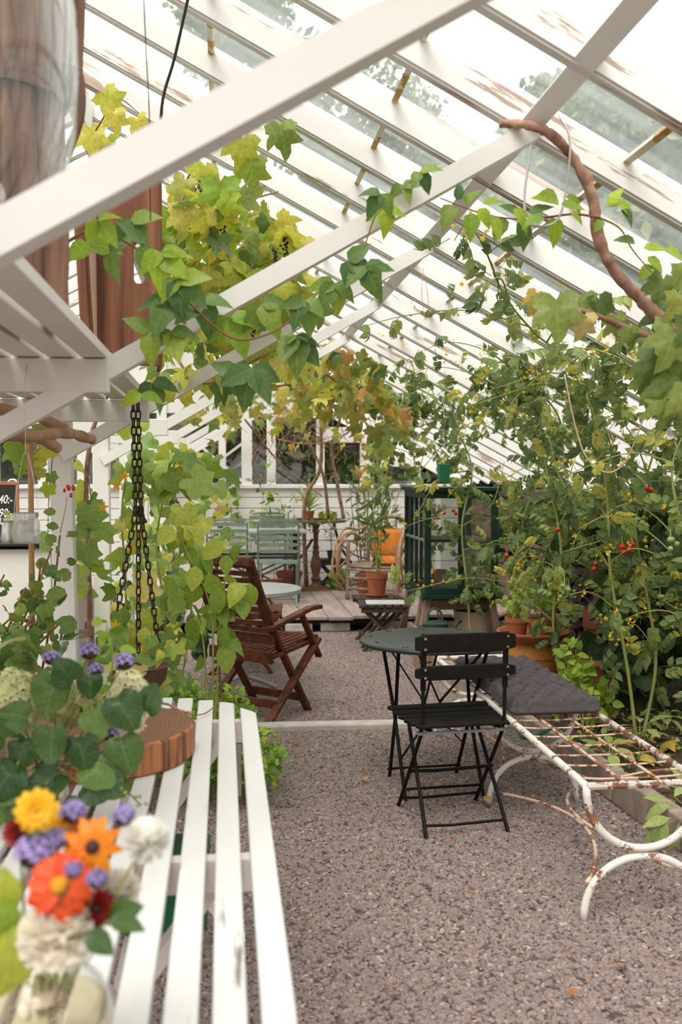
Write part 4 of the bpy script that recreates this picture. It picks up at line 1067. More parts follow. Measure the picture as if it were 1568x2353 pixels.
for y, z, w in ((-0.17, 0.045, 0.355), (0.165, 0.055, 0.365), (-0.02, 0.232, 0.36), (0.03, 0.213, 0.36)):
    g = G(); g.tube([(-w / 2, y, z), (-w * 0.2, y, z - 0.006), (w / 2, y, z)], 0.0065, 6); obj('stretcher', g, M['black_paint'], ch, smooth=True)

# black round table
bt = thing('bistro_table', 'dark round folding bistro table behind the black chair', 'table', (0.985, 4.62, 0), math.radians(4))
g = G(); g.lathe([(0.0, 0.695), (0.325, 0.695), (0.345, 0.690), (0.350, 0.697), (0.350, 0.704), (0.343, 0.711), (0.0, 0.712)], 64); obj('tabletop', g, M['black_top'], bt, smooth=True, sharp=60)
for k in range(10):
    a = 2 * PI * k / 10 + 0.2; g = G(); g.lathe([(0.006, 0.7118), (0.006, 0.7128)], 8, (0.30 * math.cos(a), 0.30 * math.sin(a), 0)); g.lathe([(0.006, 0.7118), (0.006, 0.7128)], 8, (0.30 * math.cos(a + 0.06), 0.30 * math.sin(a + 0.06), 0)); obj('rivet', g, M['black_paint'], bt)
for s in (-1, 1):
    x = s * 0.185
    g = G(); g.tube([(x * 1.15, -0.17, 0.69), (x, 0.0, 0.345), (x * 0.92, 0.18, 0.0)], 0.0085, 6); obj('leg', g, M['black_paint'], bt, smooth=True)
    g = G(); g.tube([(x * 1.15, 0.17, 0.69), (x, 0.012, 0.345), (x * 1.0, -0.20, 0.0)], 0.0085, 6); obj('leg', g, M['black_paint'], bt, smooth=True)
    g = G(); g.beam((x * 1.1, -0.165 * s, 0.685), (x * 0.2, 0.02, 0.40), 0.006, 0.018, up=(0, 1, 0)); g.beam((x * 0.2, 0.02, 0.40), (-x * 0.25, 0.10, 0.62), 0.006, 0.02, up=(0, 1, 0)); obj('brace', g, M['black_paint'], bt)
    g = G(); g.beam((x * 1.0, 0.10 * s, 0.17), (-x * 0.3, 0.02, 0.42), 0.006, 0.016, up=(0, 1, 0)); obj('brace', g, M['black_paint'], bt)
for y, z in ((-0.17, 0.05), (0.155, 0.05), (-0.17, 0.685), (0.17, 0.685)):
    g = G(); g.tube([(-0.185, y, z), (0.185, y, z)], 0.0065, 6); obj('stretcher', g, M['black_paint'], bt, smooth=True)

# ------------------------------------------------------------------ old wire daybed
BX0, BX1, BZ = 1.19, 1.59, 0.452
bd = thing('daybed', 'rusty white wire-grid daybed frame beside the kerb', 'daybed', (1.39, 4.3, 0))
YN, YM, YF = 3.15, 4.34, 5.50
for x, mk in ((BX0, 'bed_white'), (BX1, 'bed_dark')):
    g = G(); g.tube(cr([(x, YN, BZ), (x, YN + 0.5, BZ + 0.004), (x, YM, BZ + 0.006), (x, YF, BZ)], 10), 0.0135, 8); obj('side_rail', g, M[mk], bd, smooth=True, world=True, sharp=0)
for y, mk in ((YN, 'bed_dark'), (YF, 'bed_white')):
    g = G(); g.tube([(BX0, y, BZ), (1.39, y, BZ - 0.001), (BX1, y, BZ)], 0.0135, 8); obj('end_rail', g, M[mk], bd, smooth=True, world=True)
for x in (BX0 + 0.135, BX0 + 0.265):
    g = G(); g.tube([(x, YN, BZ + 0.004), (x, YM, BZ - 0.002), (x, YF, BZ + 0.004)], 0.0056, 6); obj('long_rod', g, M['bed_rust'], bd, smooth=True, world=True)
ys = [3.235, 3.30, 3.39, 3.52, 3.65, 3.785, 3.92] + [4.05 + 0.13 * k for k in range(11)]
for i, y in enumerate(ys):
    sag = 0.02 if i == 1 else 0.004
    g = G(); g.tube(cr([(BX0, y, BZ + 0.002), (BX0 + 0.1, y - (0.02 if i == 1 else 0), BZ - sag), (BX1 - 0.12, y, BZ - 0.004), (BX1, y, BZ + 0.002)], 4), 0.0038, 6); obj('cross_rod', g, M['bed_rust'], bd, smooth=True, world=True)
for y in (YN, YM, YF):
    mk = 'bed_white'
    hw = (BX1 - BX0) / 2; zc = 0.222
    P = [(1.39 - hw * math.cos(a), y, BZ - (BZ - zc - 0.014) * math.sin(a) ** 0.9 if math.sin(a) > 0 else BZ) for a in [PI * i / 22 for i in range(23)]]
    g = G(); g.tube(P, 0.0135, 8); obj('support_bow', g, M[mk], bd, smooth=True, world=True, sharp=0)
    P = [(1.39 - (hw + 0.005) * math.cos(a), y, (zc - 0.012) * max(0, math.sin(a)) ** 0.85) for a in [PI * i / 22 for i in range(23)]]
    P[0] = (P[0][0], y, 0.0); P[-1] = (P[-1][0], y, 0.0)
    g = G(); g.tube(P, 0.0135, 8); obj('leg_bow', g, M[mk], bd, smooth=True, world=True, sharp=0)
for ya, yb in ((YN, YM), (YM, YF)):
    for s in (-1, 1):
        xo = 1.39 + s * 0.196; P = []
        for i in range(25):
            t = i / 24; w = math.sin(PI * t)
            P.append((xo * (1 - 0) - s * (0.188 * w ** 0.8), ya + (yb - ya) * t, 0.13 - 0.075 * t + (0.03 * w)))
        g = G(); g.tube(P, 0.0075, 6); obj('stretcher', g, M['bed_rust'], bd, smooth=True, world=True, sharp=0)
# cushion in three quilted sections
cu = thing('seat_cushion', 'dark grey quilted lounger pad folded in three on the daybed', 'cushion', (1.39, 4.54, BZ + 0.014))
for k in range(3):
    y0 = 4.02 + 0.355 * k; y1 = y0 + 0.35; vs = []; nx, ny = 50, 40
    for side in (1, -1):
        for j in range(ny + 1):
            for i in range(nx + 1):
                u, v = i / nx, j / ny
                ed = min(1, 13 * min(u, 1 - u)) ** 0.5 * min(1, 13 * min(v, 1 - v)) ** 0.5
                q = abs(math.sin(PI * (u * 5 + (0.5 if int(v * 5 + 0.15 * math.sin(9 * u)) % 2 else 0)))) ** 0.32 * abs(math.sin(PI * (v * 5 + 0.15 * math.sin(9 * u + k)))) ** 0.3
                h = 0.022 * ed + (0.028 * q * ed if side > 0 else 0)
                ins = 0.012 * (1 - ed)
                vs.append((1.18 + ins + (0.42 - 2 * ins) * u, y0 + ins + (y1 - y0 - 2 * ins) * v, BZ + 0.042 + side * h))
    g = G(); fs = []; n1_ = (nx + 1) * (ny + 1)
    for s in (0, 1):
        for j in range(ny):
            for i in range(nx):
                a = s * n1_ + j * (nx + 1) + i; f = (a, a + 1, a + nx + 2, a + nx + 1); fs.append(f if s == 0 else f[::-1])
    rim = [i for i in range(nx + 1)] + [j * (nx + 1) + nx for j in range(1, ny + 1)] + [ny * (nx + 1) + i for i in range(nx - 1, -1, -1)] + [j * (nx + 1) for j in range(ny - 1, 0, -1)]
    for a, b in zip(rim, rim[1:] + rim[:1]): fs.append((b, a, a + n1_, b + n1_))
    g.add(vs, fs); obj('cushion_section', g, M['cushion'], cu, smooth=True, world=True, sharp=0)
# hose
hs = thing('garden_hose', 'green garden hose with a lime connector lying on the kerb under the daybed', 'hose', (1.72, 4.9, 0.14))
g = G(); g.tube(cr([at(1060, 1525, 7.0), at(1100, 1523, 6.9), at(1150, 1600, 5.9), at(1178, 1650, 5.35), at(1200, 1692, 4.95), (1.58, 4.9, 0.15), (1.70, 4.98, 0.17), at(1290, 1690, 4.95), at(1306, 1697, 4.9)], 8), 0.0105, 8); obj('tube', g, M['hose'], hs, smooth=True, world=True)
a, b = at(1304, 1696, 4.9), at(1322, 1704, 4.84)
g = G(); g.tube([a, a.lerp(b, 0.5), b], [0.017, 0.02, 0.02], 10); obj('connector', g, M['lime_plastic'], hs, smooth=True, world=True)
g = G(); g.tube([b, b + (b - a) * 0.6], 0.022, 10); obj('end_cap', g, M['black_plastic'], hs, smooth=True, world=True)

# ------------------------------------------------------------------ brown folding armchairs, grey table
def armchair(label, loc, heading, grp):
    """local y forward, x to the chair's right; origin at the back foot of the right side"""
    e = thing('folding_armchair', label, 'chair', loc, heading - PI / 2, grp)
    W = 0.48; mk = M['brown_wood']; up = (1, 0, 0)
    for s, x in ((1, 0.0), (-1, -W)):
        xi = x - s * 0.028
        g = G(); g.beam((xi, -0.15, 1.0), (xi, 0.055, 0.58), 0.026, 0.062, up=up); g.beam((xi, 0.055, 0.59), (xi, 0.45, 0.0), 0.026, 0.05, up=up); obj('back_leg', g, mk, e, bevel=0.004)
        g = G(); g.beam((x, 0.52, 0.455), (x, -0.02, 0.0), 0.026, 0.052, up=up); obj('front_leg', g, mk, e, bevel=0.004)
        P = [(x + s * 0.004, -0.01, 0.575), (x + s * 0.004, 0.2, 0.615), (x + s * 0.004, 0.42, 0.655), (x + s * 0.004, 0.53, 0.655)]
        g = G()
        for p, q in zip(P, P[1:]): g.beam(p, q, 0.052, 0.026)
        obj('armrest', g, mk, e, bevel=0.003)
        g = G(); g.beam((x - s * 0.0, 0.335, 0.63), (x - s * 0.0, 0.53, 0.335), 0.022, 0.042, up=up); obj('arm_strut', g, mk, e, bevel=0.004)
        g = G(); g.beam((xi, 0.03, 0.395), (xi, 0.5, 0.445), 0.024, 0.05, up=up); obj('seat_rail', g, mk, e, bevel=0.004)
    for k in range(10):
        t = k / 9; y = -0.13 + 0.19 * t; z = 0.955 - 0.40 * t
        g = G(); g.beam((-0.04, y, z), (-W + 0.04, y, z), 0.014, 0.03 if k else 0.02); obj('back_slat', g, mk, e, bevel=0.003)
    g = G(); g.beam((0.0, -0.155, 0.985), (-W, -0.155, 0.985), 0.03, 0.062); obj('top_rail', g, mk, e, bevel=0.012)
    g = G(); g.beam((-0.02, 0.09, 0.50), (-W + 0.02, 0.09, 0.50), 0.024, 0.06); obj('lower_rail', g, mk, e, bevel=0.004)
    for k in range(9):
        x = -0.05 - (W - 0.1) * k / 8
        g = G(); g.beam((x, 0.04, 0.425), (x, 0.50, 0.47), 0.034, 0.014); obj('seat_slat', g, mk, e, bevel=0.003)
    g = G(); g.beam((0, 0.035, 0.40), (-W, 0.035, 0.40), 0.022, 0.075); obj('seat_apron', g, mk, e, bevel=0.004)
    g = G(); g.beam((0, 0.51, 0.455), (-W, 0.51, 0.455), 0.024, 0.045); obj('seat_front', g, mk, e, bevel=0.004)
    for y, z in ((0.38, 0.10), (0.10, 0.105)):
        g = G(); g.beam((-0.01, y, z), (-W + 0.01, y, z), 0.022, 0.05); obj('stretcher', g, mk, e, bevel=0.004)
    return e
armchair('reddish brown wooden folding armchair on the gravel, nearer of the two', (0.255, 5.86, 0), math.radians(50), 'brown folding armchairs')
armchair('reddish brown wooden folding armchair half hidden behind the grey round table', (-0.10, 7.42, 0), math.radians(-4), 'brown folding armchairs')
gt = thing('round_table', 'grey round pedestal table between the two brown armchairs', 'table', (0.13, 6.78, 0))
g = G(); g.lathe([(0.0, 0.69), (0.385, 0.69), (0.392, 0.695), (0.392, 0.718), (0.386, 0.722), (0.0, 0.723)], 56); obj('tabletop', g, M['grey_top'], gt, smooth=True, sharp=40)
g = G(); g.tube([(0, 0, 0.05), (0, 0, 0.69)], 0.03, 10); obj('pedestal', g, M['grey_top'], gt, smooth=True)
for k in range(3):
    a = 2 * PI * k / 3 + 0.5; g = G(); g.tube([(0, 0, 0.12), (0.15 * math.cos(a), 0.15 * math.sin(a), 0.06), (0.25 * math.cos(a), 0.25 * math.sin(a), 0.012)], 0.014, 8); obj('foot', g, M['grey_top'], gt, smooth=True)
# ------------------------------------------------------------------ high slatted shelf and what stands on it
for y0, y1, lb in ((1.34, 3.02, 'white slatted shelf high on the ties, nearer bay, under the glass demijohn'), (3.06, 4.55, 'white slatted shelf high on the ties, farther bay, under the wooden trough')):
    sh = thing('slatted_shelf', lb, 'shelf', (-0.72, (y0 + y1) / 2, 1.822))
    for k in range(9):
        g = G(); g.box((-0.372 - 0.094 * k, (y0 + y1) / 2, 1.837), (0.074, y1 - y0, 0.028)); obj('slat', g, M['shelf_white'], sh, world=True, bevel=0.003)
SZ = 1.852
# log hive
lh = thing('log_hive', 'tall cracked wooden log with an iron band standing on the high shelf', 'wooden log', (-0.545, 2.52, SZ))
def crack(a, z):
    return 1 + 0.05 * math.sin(5 * a + 1.2 * math.sin(2 * z)) + 0.035 * math.sin(13 * a + 3 * z) - 0.12 * max(0, math.sin(9 * a + 0.8 * math.sin(3 * z))) ** 10
g = G(); g.lathe([(0.155, 0), (0.160, 0.05)] + [(0.158 + 0.006 * math.sin(k), 0.1 + 0.08 * k) for k in range(11)] + [(0.15, 1.0), (0.09, 1.0), (0.08, 0.6), (0.0, 0.6)], 96, wob=crack); obj('trunk', g, M['hive_wood'], lh, smooth=True, sharp=50)
g = G(); g.lathe([(0.168, 0.53), (0.171, 0.53), (0.171, 0.575), (0.168, 0.575)], 48); obj('iron_band', g, M['iron_band'], lh, smooth=True)
g = G(); g.tube(cr([(0.165, -0.02, 0.62), (0.20, -0.03, 0.60), (0.205, -0.03, 0.50), (0.17, -0.02, 0.40)], 6), 0.011, 8); obj('iron_hook', g, M['iron_band'], lh, smooth=True)
g = G(); g.beam((0.17, 0.05, 0.55), (0.19, 0.05, 0.98), 0.05, 0.035, up=(0, 1, 0)); obj('side_stave', g, M['hive_wood'], lh, bevel=0.006)
# demijohn
dj = thing('demijohn', 'large clear glass demijohn on the high shelf, cut by the picture corner', 'glass bottle', (-0.418, 1.66, SZ))
pr = [(0.0, 0.012), (0.07, 0.004), (0.10, 0.008), (0.135, 0.04), (0.165, 0.10), (0.182, 0.18), (0.187, 0.28), (0.184, 0.38), (0.165, 0.46), (0.12, 0.53), (0.06, 0.58), (0.03, 0.60), (0.027, 0.66), (0.035, 0.67)]
g = G(); g.lathe(pr, 48); obj('glass', g, M['clear_glass'], dj, smooth=True, sharp=0)
g = G(); g.lathe([(0.024, 0.63), (0.026, 0.69), (0.0, 0.695)], 16); obj('stopper', g, M['driftwood'], dj, smooth=True)
# upright wooden trough with a slot handle
tr = thing('wooden_trough', 'upright brown wooden dough trough with a slot handle on the high shelf', 'wooden box', (-0.31, 3.42, SZ))
W_, H_ = 0.21, 0.665
x0, x1 = -0.105, 0.105; sx0, sx1, sz0, sz1 = 0.012, 0.05, 0.27, 0.41
g = G(); n = 8
hole = [(((sx0 + sx1) / 2) + (sx1 - sx0) / 2 * math.cos(a), (sz1 - 0.019) + (sx1 - sx0) / 2 * math.sin(a)) for a in [PI * i / 6 for i in range(7)]] + [(((sx0 + sx1) / 2) + (sx1 - sx0) / 2 * math.cos(a), (sz0 + 0.019) + (sx1 - sx0) / 2 * math.sin(a)) for a in [PI + PI * i / 6 for i in range(7)]]
out = []
for (hx, hz) in hole:
    dx_, dz_ = hx - 0.031, hz - 0.34
    ts = [((x1 - 0.031) / dx_ if dx_ > 0 else (x0 - 0.031) / dx_) if abs(dx_) > 1e-6 else 1e9, ((H_ - 0.34) / dz_ if dz_ > 0 else (0 - 0.34) / dz_) if abs(dz_) > 1e-6 else 1e9]
    t = min(ts); out.append((0.031 + dx_ * t, 0.34 + dz_ * t))
# snap the outline to the four corners
for cx, cz in ((x0, 0), (x1, 0), (x0, H_), (x1, H_)):
    j = min(range(len(out)), key=lambda i: abs(out[i][0] - cx) + abs(out[i][1] - cz)); out[j] = (cx, cz)
m_ = len(hole); t2 = 0.012
vs = [(x, -t2, z) for x, z in hole] + [(x, -t2, z) for x, z in out] + [(x, t2, z) for x, z in hole] + [(x, t2, z) for x, z in out]
fs = []
for i in range(m_):
    j = (i + 1) % m_
    fs += [(i, j, m_ + j, m_ + i), (2 * m_ + i, 3 * m_ + i, 3 * m_ + j, 2 * m_ + j), (i, 2 * m_ + i, 2 * m_ + j, j), (m_ + i, m_ + j, 3 * m_ + j, 3 * m_ + i)]
g.add(vs, fs); obj('end_board', g, M['trough_wood'], tr)
g = G(); g.beam((-0.10, 0.0, 0.32), (-0.20, 0.34, 0.32), 0.02, 0.62, up=(0, 0, 1)); obj('side_board', g, M['trough_wood'], tr, bevel=0.003)
g = G(); g.beam((0.098, 0.02, 0.33), (0.06, 0.5, 0.33), 0.016, 0.6, up=(0, 0, 1)); g.v = [p for p in g.v]; obj('side_board', g, M['trough_wood'], tr, bevel=0.003)
g = G(); g.beam((-0.10, -0.005, 0.02), (-0.155, -0.12, 0.02), 0.02, 0.03); g.beam((-0.13, -0.06, 0.02), (-0.16, -0.06, 0.60), 0.03, 0.10, up=(0, 1, 0)); obj('leaning_board', g, M['trough_wood'], tr, bevel=0.003)
# driftwood poles under the shelf
for a, b, lb in ((at(-30, 935, 3.4), at(150, 985, 3.7), 'brown driftwood pole behind the strut, topmost of the three'), (at(90, 1000, 3.3), at(212, 1010, 3.75), 'brown driftwood pole passing in front of the white post'), (at(45, 1003, 3.2), at(132, 1030, 3.45), 'short brown driftwood pole with a sawn end below the strut')):
    mid = a.lerp(b, 0.5) + V((0, 0, 0.015)); g = G(); g.tube(cr([a - (b - a) * 0.5, a, mid, b], 8), [0.019 + 0.002 * math.sin(i * 1.3) for i in range(25)], 10); o = obj('driftwood_pole', g, M['driftwood'], None, smooth=True); tag(o, lb, 'branch')
# hanging lines
def line(name, label, pts, r, mk, cat, n=6):
    g = G(); g.tube(cr(pts, 6), r, n); o = obj(name, g, M[mk], None, smooth=True, sharp=0); tag(o, label, cat); return o
line('hanging_cable', 'black hanging cable running steeply up to the roof above the trough', [at(445, -60, 3.3), at(402, 130, 3.35), at(372, 245, 3.38), at(370, 415, 3.4)], 0.0055, 'black_plastic', 'cable')
line('hanging_wire', 'thin dark wire dropping from the roof beside the black cable', [at(328, -60, 2.6), at(336, 120, 2.62), at(343, 260, 2.66), (at(343, 260, 2.66).x, 2.68, 2.15)], 0.0016, 'black_plastic', 'wire')

# hanging chain: one strand that splits into three
lk = G(); lk.tube([(0.0105 * math.cos(a), 0, (0.011 if math.sin(a) > 0 else -0.011) + 0.0105 * math.sin(a)) for a in [2 * PI * i / 12 for i in range(12)]], 0.0038, 5, closed=True)
link = lk.me('link'); link.materials.append(M['chain']); link.shade_smooth()
hc = thing('hanging_chain', 'rusty dark chain hanging from the tie beam and parting into three', 'chain', at(306, 935, 4.44))
top = at(306, 935, 4.44); split = at(312, 1175, 4.44)
def strand(a, b, ph):
    L_ = (b - a).length; n = int(L_ / 0.035); d = (b - a).normalized(); q = d.to_track_quat('Z', 'Y').to_matrix().to_4x4()
    for i in range(n + 1):
        o = inst('link', link, hc); o.matrix_basis = Matrix.Translation(a + d * (i * 0.035) - hc.location) @ q @ Matrix.Rotation((PI / 2) * (i % 2) + ph, 4, 'Z')
strand(top, split, 0.3); strand(top + V((0.02, 0.01, 0)), split + V((0.022, 0.015, 0)), 0.8)
strand(split, at(268, 1410, 4.40), 0.2); strand(split + V((0.012, 0, 0)), at(318, 1490, 4.35), 0.5); strand(split + V((0.022, 0.015, 0)), at(366, 1500, 4.5), 0.9)
hb = thing('hanging_bowl', 'dark hanging planter bowl held by the three chains, hidden in leaves', 'planter', (at(318, 1500, 4.42).x, 4.42, at(318, 1530, 4.42).z - 0.12))
g = G(); g.lathe([(0.0, 0.0), (0.08, 0.01), (0.12, 0.06), (0.13, 0.12), (0.135, 0.12), (0.12, 0.11), (0.0, 0.10)], 28); obj('bowl', g, M['iron_band'], hb, smooth=True)

# hanging jar lantern
jc = at(61, 1213, 2.92); jl = thing('jar_lantern', 'frosted glass jam jar with a tealight hanging from a wire', 'lantern', (jc.x, jc.y, jc.z - 0.042))
g = G(); g.lathe([(0.0, 0.0), (0.033, 0.0), (0.037, 0.004), (0.037, 0.055), (0.033, 0.066), (0.030, 0.07), (0.030, 0.084)], 32); obj('glass', g, M['frost_glass'], jl, smooth=True, sharp=0)
g = G(); g.lathe([(0.029, 0.070), (0.0325, 0.070), (0.0325, 0.084), (0.029, 0.086)], 28); obj('rim', g, M['steel'], jl, smooth=True)
g = G(); g.lathe([(0.0, 0.004), (0.019, 0.004), (0.019, 0.028), (0.0, 0.028)], 20); obj('tealight', g, M['paper'], jl, smooth=True)
g = G(); g.tube(cr([(-0.034, 0, 0.075), (-0.028, 0, 0.14), (0, 0, 0.26), (0.028, 0, 0.14), (0.034, 0, 0.075)], 6), 0.0009, 4); g.tube([(0, 0, 0.25), (0, 0, 0.45), (0.0, 0.03, 0.51)], 0.0009, 4); obj('wire_handle', g, M['steel'], jl)

# bamboo cane
a = at(70, 1010, 3.9); b = at(74, 1440, 3.9); g = G(); P = [b + (a - b) * (i / 14 * 1.0) for i in range(15)]; P = [P[0] - (a - b).normalized() * 0.62] + P
g.tube(P, [0.0105 + (0.0012 if i % 4 == 1 else 0) for i in range(16)], 8); o = obj('bamboo_cane', g, M['bamboo'], None, smooth=True); tag(o, 'brown cane standing upright in front of the white counter', 'cane')

# counter and what stands on it
ct = thing('counter', 'white bar counter with a thin dark edge behind the white post', 'counter', (-1.35, 5.75, 0))
cz = at(60, 1246, 5.4).z
g = G(); g.box((0, 0, cz / 2 - 0.02), (0.86, 0.62, cz - 0.04)); obj('body', g, M['counter'], ct, bevel=0.004)
g = G(); g.box((0.0, 0, cz - 0.015), (0.92, 0.70, 0.016)); obj('worktop', g, M['black_plastic'], ct, bevel=0.003)
cb = thing('chalkboard', 'small chalkboard with copper-coloured frame and handwritten prices on the counter', 'chalkboard', (at(0, 1200, 5.7).x - 0.03, 5.7, cz - 0.007))
bw, bh = 0.25, 0.315
g = G(); g.box((0, 0, bh / 2), (bw, 0.012, bh)); obj('slate', g, M['slate'], cb)
for c, d in (((0, 0, bh), (bw + 0.02, 0.02, 0.02)), ((0, 0, 0.008), (bw + 0.02, 0.02, 0.016)), ((bw / 2, 0, bh / 2), (0.016, 0.02, bh)), ((-bw / 2, 0, bh / 2), (0.016, 0.02, bh))):
    g = G(); g.box(c, d); obj('frame', g, M['copper_wood'], cb, bevel=0.003)
g = G(); g.tube(cr([(0.075, 0, bh + 0.005), (0.09, 0, bh + 0.02), (0.115, 0, bh + 0.018), (0.12, 0, bh + 0.004)], 5), 0.006, 6); obj('clip', g, M['paper'], cb, smooth=True)
for txt, z in (('40:-', 0.225), ('90:-', 0.150), ('5h', 0.075)):
    fd = bpy.data.curves.new('lettering', 'FONT'); fd.body = txt; fd.size = 0.066; fd.align_x = 'RIGHT'; fd.shear = 0.25; fd.extrude = 0.0006; fd.offset = 0.001; fd.materials.append(M['chalk'])
    o = bpy.data.objects.new('lettering', fd); C.objects.link(o); bpy.context.view_layer.update(); lme = bpy.data.meshes.new_from_object(o.evaluated_get(bpy.context.evaluated_depsgraph_get())); bpy.data.objects.remove(o)
    if not lme.materials: lme.materials.append(M['chalk'])
    o = bpy.data.objects.new('lettering', lme); C.objects.link(o); o.parent = cb; o.location = (0.098, -0.0075, z - 0.02); o.rotation_euler = (PI / 2, 0, 0); o.scale = (0.72, 1, 1)
for px, sc, lb in ((18, 1.0, 'steel jug on the counter at the picture edge'), (50, 1.0, 'steel jug on the counter beside the glass jar lantern'), (4, 1.08, 'steel jug half cut off by the picture edge')):
    c = at(px, 1240, 5.5); e = thing('milk_jug', lb, 'jug', (c.x, 5.52 + (0.14 if sc > 1 else 0), cz - 0.007), 0, 'steel jugs on the counter')
    g = G(); g.lathe([(0.0, 0.0), (0.038, 0.0), (0.040, 0.01), (0.034, 0.07), (0.026, 0.10), (0.029, 0.118), (0.026, 0.118), (0.022, 0.10), (0.03, 0.06), (0.0, 0.01)], 28); g.v = [p * sc for p in g.v]; obj('body', g, M['steel'], e, smooth=True)
    g = G(); g.tube(cr([(0.026, 0, 0.10), (0.052, 0, 0.095), (0.055, 0, 0.05), (0.036, 0, 0.03)], 6), 0.0035, 6); g.v = [p * sc for p in g.v]; obj('handle', g, M['black_plastic'], e, smooth=True)
wf = Plant('white_posy', 'white blossom posy on the counter in front of the chalkboard', 'flowers', (at(36, 1190, 5.6).x, 5.60, cz + 0.095))
g = G(); st = _star(5, lambda t: 0.34 * math.sin(PI * min(0.9, t + 0.1)), tilt=0.3)
for i in range(60):
    p = V((random.gauss(0, 0.035), random.gauss(0, 0.02), random.gauss(0.0, 0.02))) + wf.base; g.add(st[0], st[1], lmx(p, rv(1), V((0, -0.7, 0.6)) + rv(0.4), 0.018))
wf.part('blossom', g, 'P_white', kind='stuff'); wf.stem([wf.base, wf.base + V((0, 0, -0.1))], 0.004, 'green_stem'); wf.spray([wf.base, wf.base + V((0, 0, 0.04))], 10, 'ov', 'L_sage', (0.03, 0.05), 0.03); wf.done()

# ------------------------------------------------------------------ pots
def pot_mesh(r, h, mk, rim=True, n=28, taper=0.72, t=0.012):
    g = G()
    pr = [(0.0, 0.0), (r * taper, 0.0)]
    if rim: pr += [(r * 0.93, h * 0.76), (r, h * 0.77), (r * 1.02, h)]
    else: pr += [(r, h)]
    pr += [(r - t, h), (r * 0.9 - t, h * 0.86), (0.0, h * 0.86)]
    g.lathe(pr, n); return g
def pot(name, label, loc, r, h, mk='terracotta', grp=None, saucer=False, taper=0.72, rim=True, cat='pot'):
    e = thing(name, label, cat, loc, 0, grp)
    z0 = 0.0
    if saucer:
        g = G(); g.lathe([(0.0, 0.0), (r * 0.95, 0.0), (r * 1.12, 0.014), (r * 1.08, 0.016), (r * 0.9, 0.006), (0.0, 0.006)], 28); obj('saucer', g, M[mk], e, smooth=True); z0 = 0.007
    g = pot_mesh(r, h, mk, rim, taper=taper); g.v = [p + V((0, 0, z0)) for p in g.v]; obj('body', g, M[mk], e, smooth=True)
    g = G(); g.lathe([(0.0, h * 0.875 + z0), (r * 0.9 - 0.012, h * 0.87 + z0)], 20); obj('soil', g, M['soil'], e)
    return e
# ochre jar with wide terracotta bowl and three pots
OJ = at(1225, 1480, 6.15); oj = thing('ochre_jar', 'large ochre clay jar standing in the bed beside the cushion', 'pot', (OJ.x, 6.15, 0.10))
g = G(); g.lathe([(0.0, 0.0), (0.11, 0.0), (0.15, 0.06), (0.182, 0.16), (0.185, 0.22), (0.165, 0.28), (0.14, 0.31), (0.148, 0.325), (0.13, 0.325), (0.12, 0.30), (0.0, 0.28)], 40); obj('body', g, M['ochre_pot'], oj, smooth=True, sharp=0)
for z in (0.235, 0.222):
    g = G(); g.tube([(0.184 * math.cos(a), 0.184 * math.sin(a), z) for a in [2 * PI * i / 36 for i in range(36)]], 0.003, 5, closed=True); obj('groove_ring', g, M['terracotta'], oj, smooth=True)
for a in (-0.9, 2.3):
    d = V((math.cos(a), math.sin(a), 0)); g = G(); g.tube(cr([d * 0.17 + V((0, 0, 0.27)), d * 0.215 + V((0, 0, 0.255)), d * 0.215 + V((0, 0, 0.215)), d * 0.18 + V((0, 0, 0.20))], 6), 0.012, 8); obj('handle', g, M['ochre_pot'], oj, smooth=True)
bz = 0.10 + 0.326
tbw = thing('terracotta_bowl', 'wide shallow terracotta bowl resting on the ochre jar', 'bowl', (OJ.x, 6.15, bz))
g = G(); g.lathe([(0.0, 0.0), (0.17, 0.0), (0.205, 0.035), (0.225, 0.05), (0.232, 0.062), (0.226, 0.072), (0.21, 0.066), (0.19, 0.035), (0.0, 0.02)], 44); obj('body', g, M['terracotta'], tbw, smooth=True, sharp=0)
small = []
for dx_, dy_, r, lb in ((-0.12, -0.045, 0.075, 'small terracotta pot in the wide bowl, nearest the cabinet'), (0.015, -0.10, 0.082, 'small terracotta pot in the wide bowl, the frontmost of three'), (0.12, 0.01, 0.078, 'small terracotta pot in the wide bowl, nearest the basil')):
    p = V((OJ.x + dx_, 6.15 + dy_, bz + 0.036)); pot('terracotta_pot', lb, p, r, 0.125, 'terracotta', 'small pots in the wide bowl'); small.append(p + V((0, 0, 0.11)))
# jar with handles beside the basil, and big pots behind
JR = at(1357, 1590, 5.35); jar = thing('clay_jar', 'terracotta jar with two handles in the bed beside the basil', 'pot', (JR.x, 5.35, 0.10))
g = G(); g.lathe([(0.0, 0.0), (0.07, 0.0), (0.095, 0.06), (0.105, 0.14), (0.095, 0.22), (0.075, 0.265), (0.07, 0.30), (0.088, 0.325), (0.09, 0.335), (0.076, 0.33), (0.06, 0.30), (0.0, 0.26)], 36); obj('body', g, M['terracotta_dark'], jar, smooth=True, sharp=0)
for s in (1, -1):
    g = G(); g.tube(cr([(s * 0.078, 0, 0.315), (s * 0.125, 0, 0.30), (s * 0.13, 0, 0.23), (s * 0.10, 0, 0.19)], 6), 0.011, 8); obj('handle', g, M['terracotta_dark'], jar, smooth=True)
pot('terracotta_pot', 'tall reddish terracotta pot deep in the tomato bed behind the basil', (at(1400, 1480, 6.3).x, 6.3, 0.10), 0.17, 0.50, 'terracotta_dark', taper=0.8)
pot('cream_pot', 'cream pot with a plant beside the watering can', (at(1088, 1430, 8.05).x, 8.05, 0.10), 0.165, 0.27, 'cream_pot', rim=False, taper=0.85)
pot('grey_pot', 'grey-green bucket beside the ochre jar', (at(1135, 1530, 6.4).x, 6.4, 0.10), 0.075, 0.2, 'can_green', rim=False, taper=0.85)

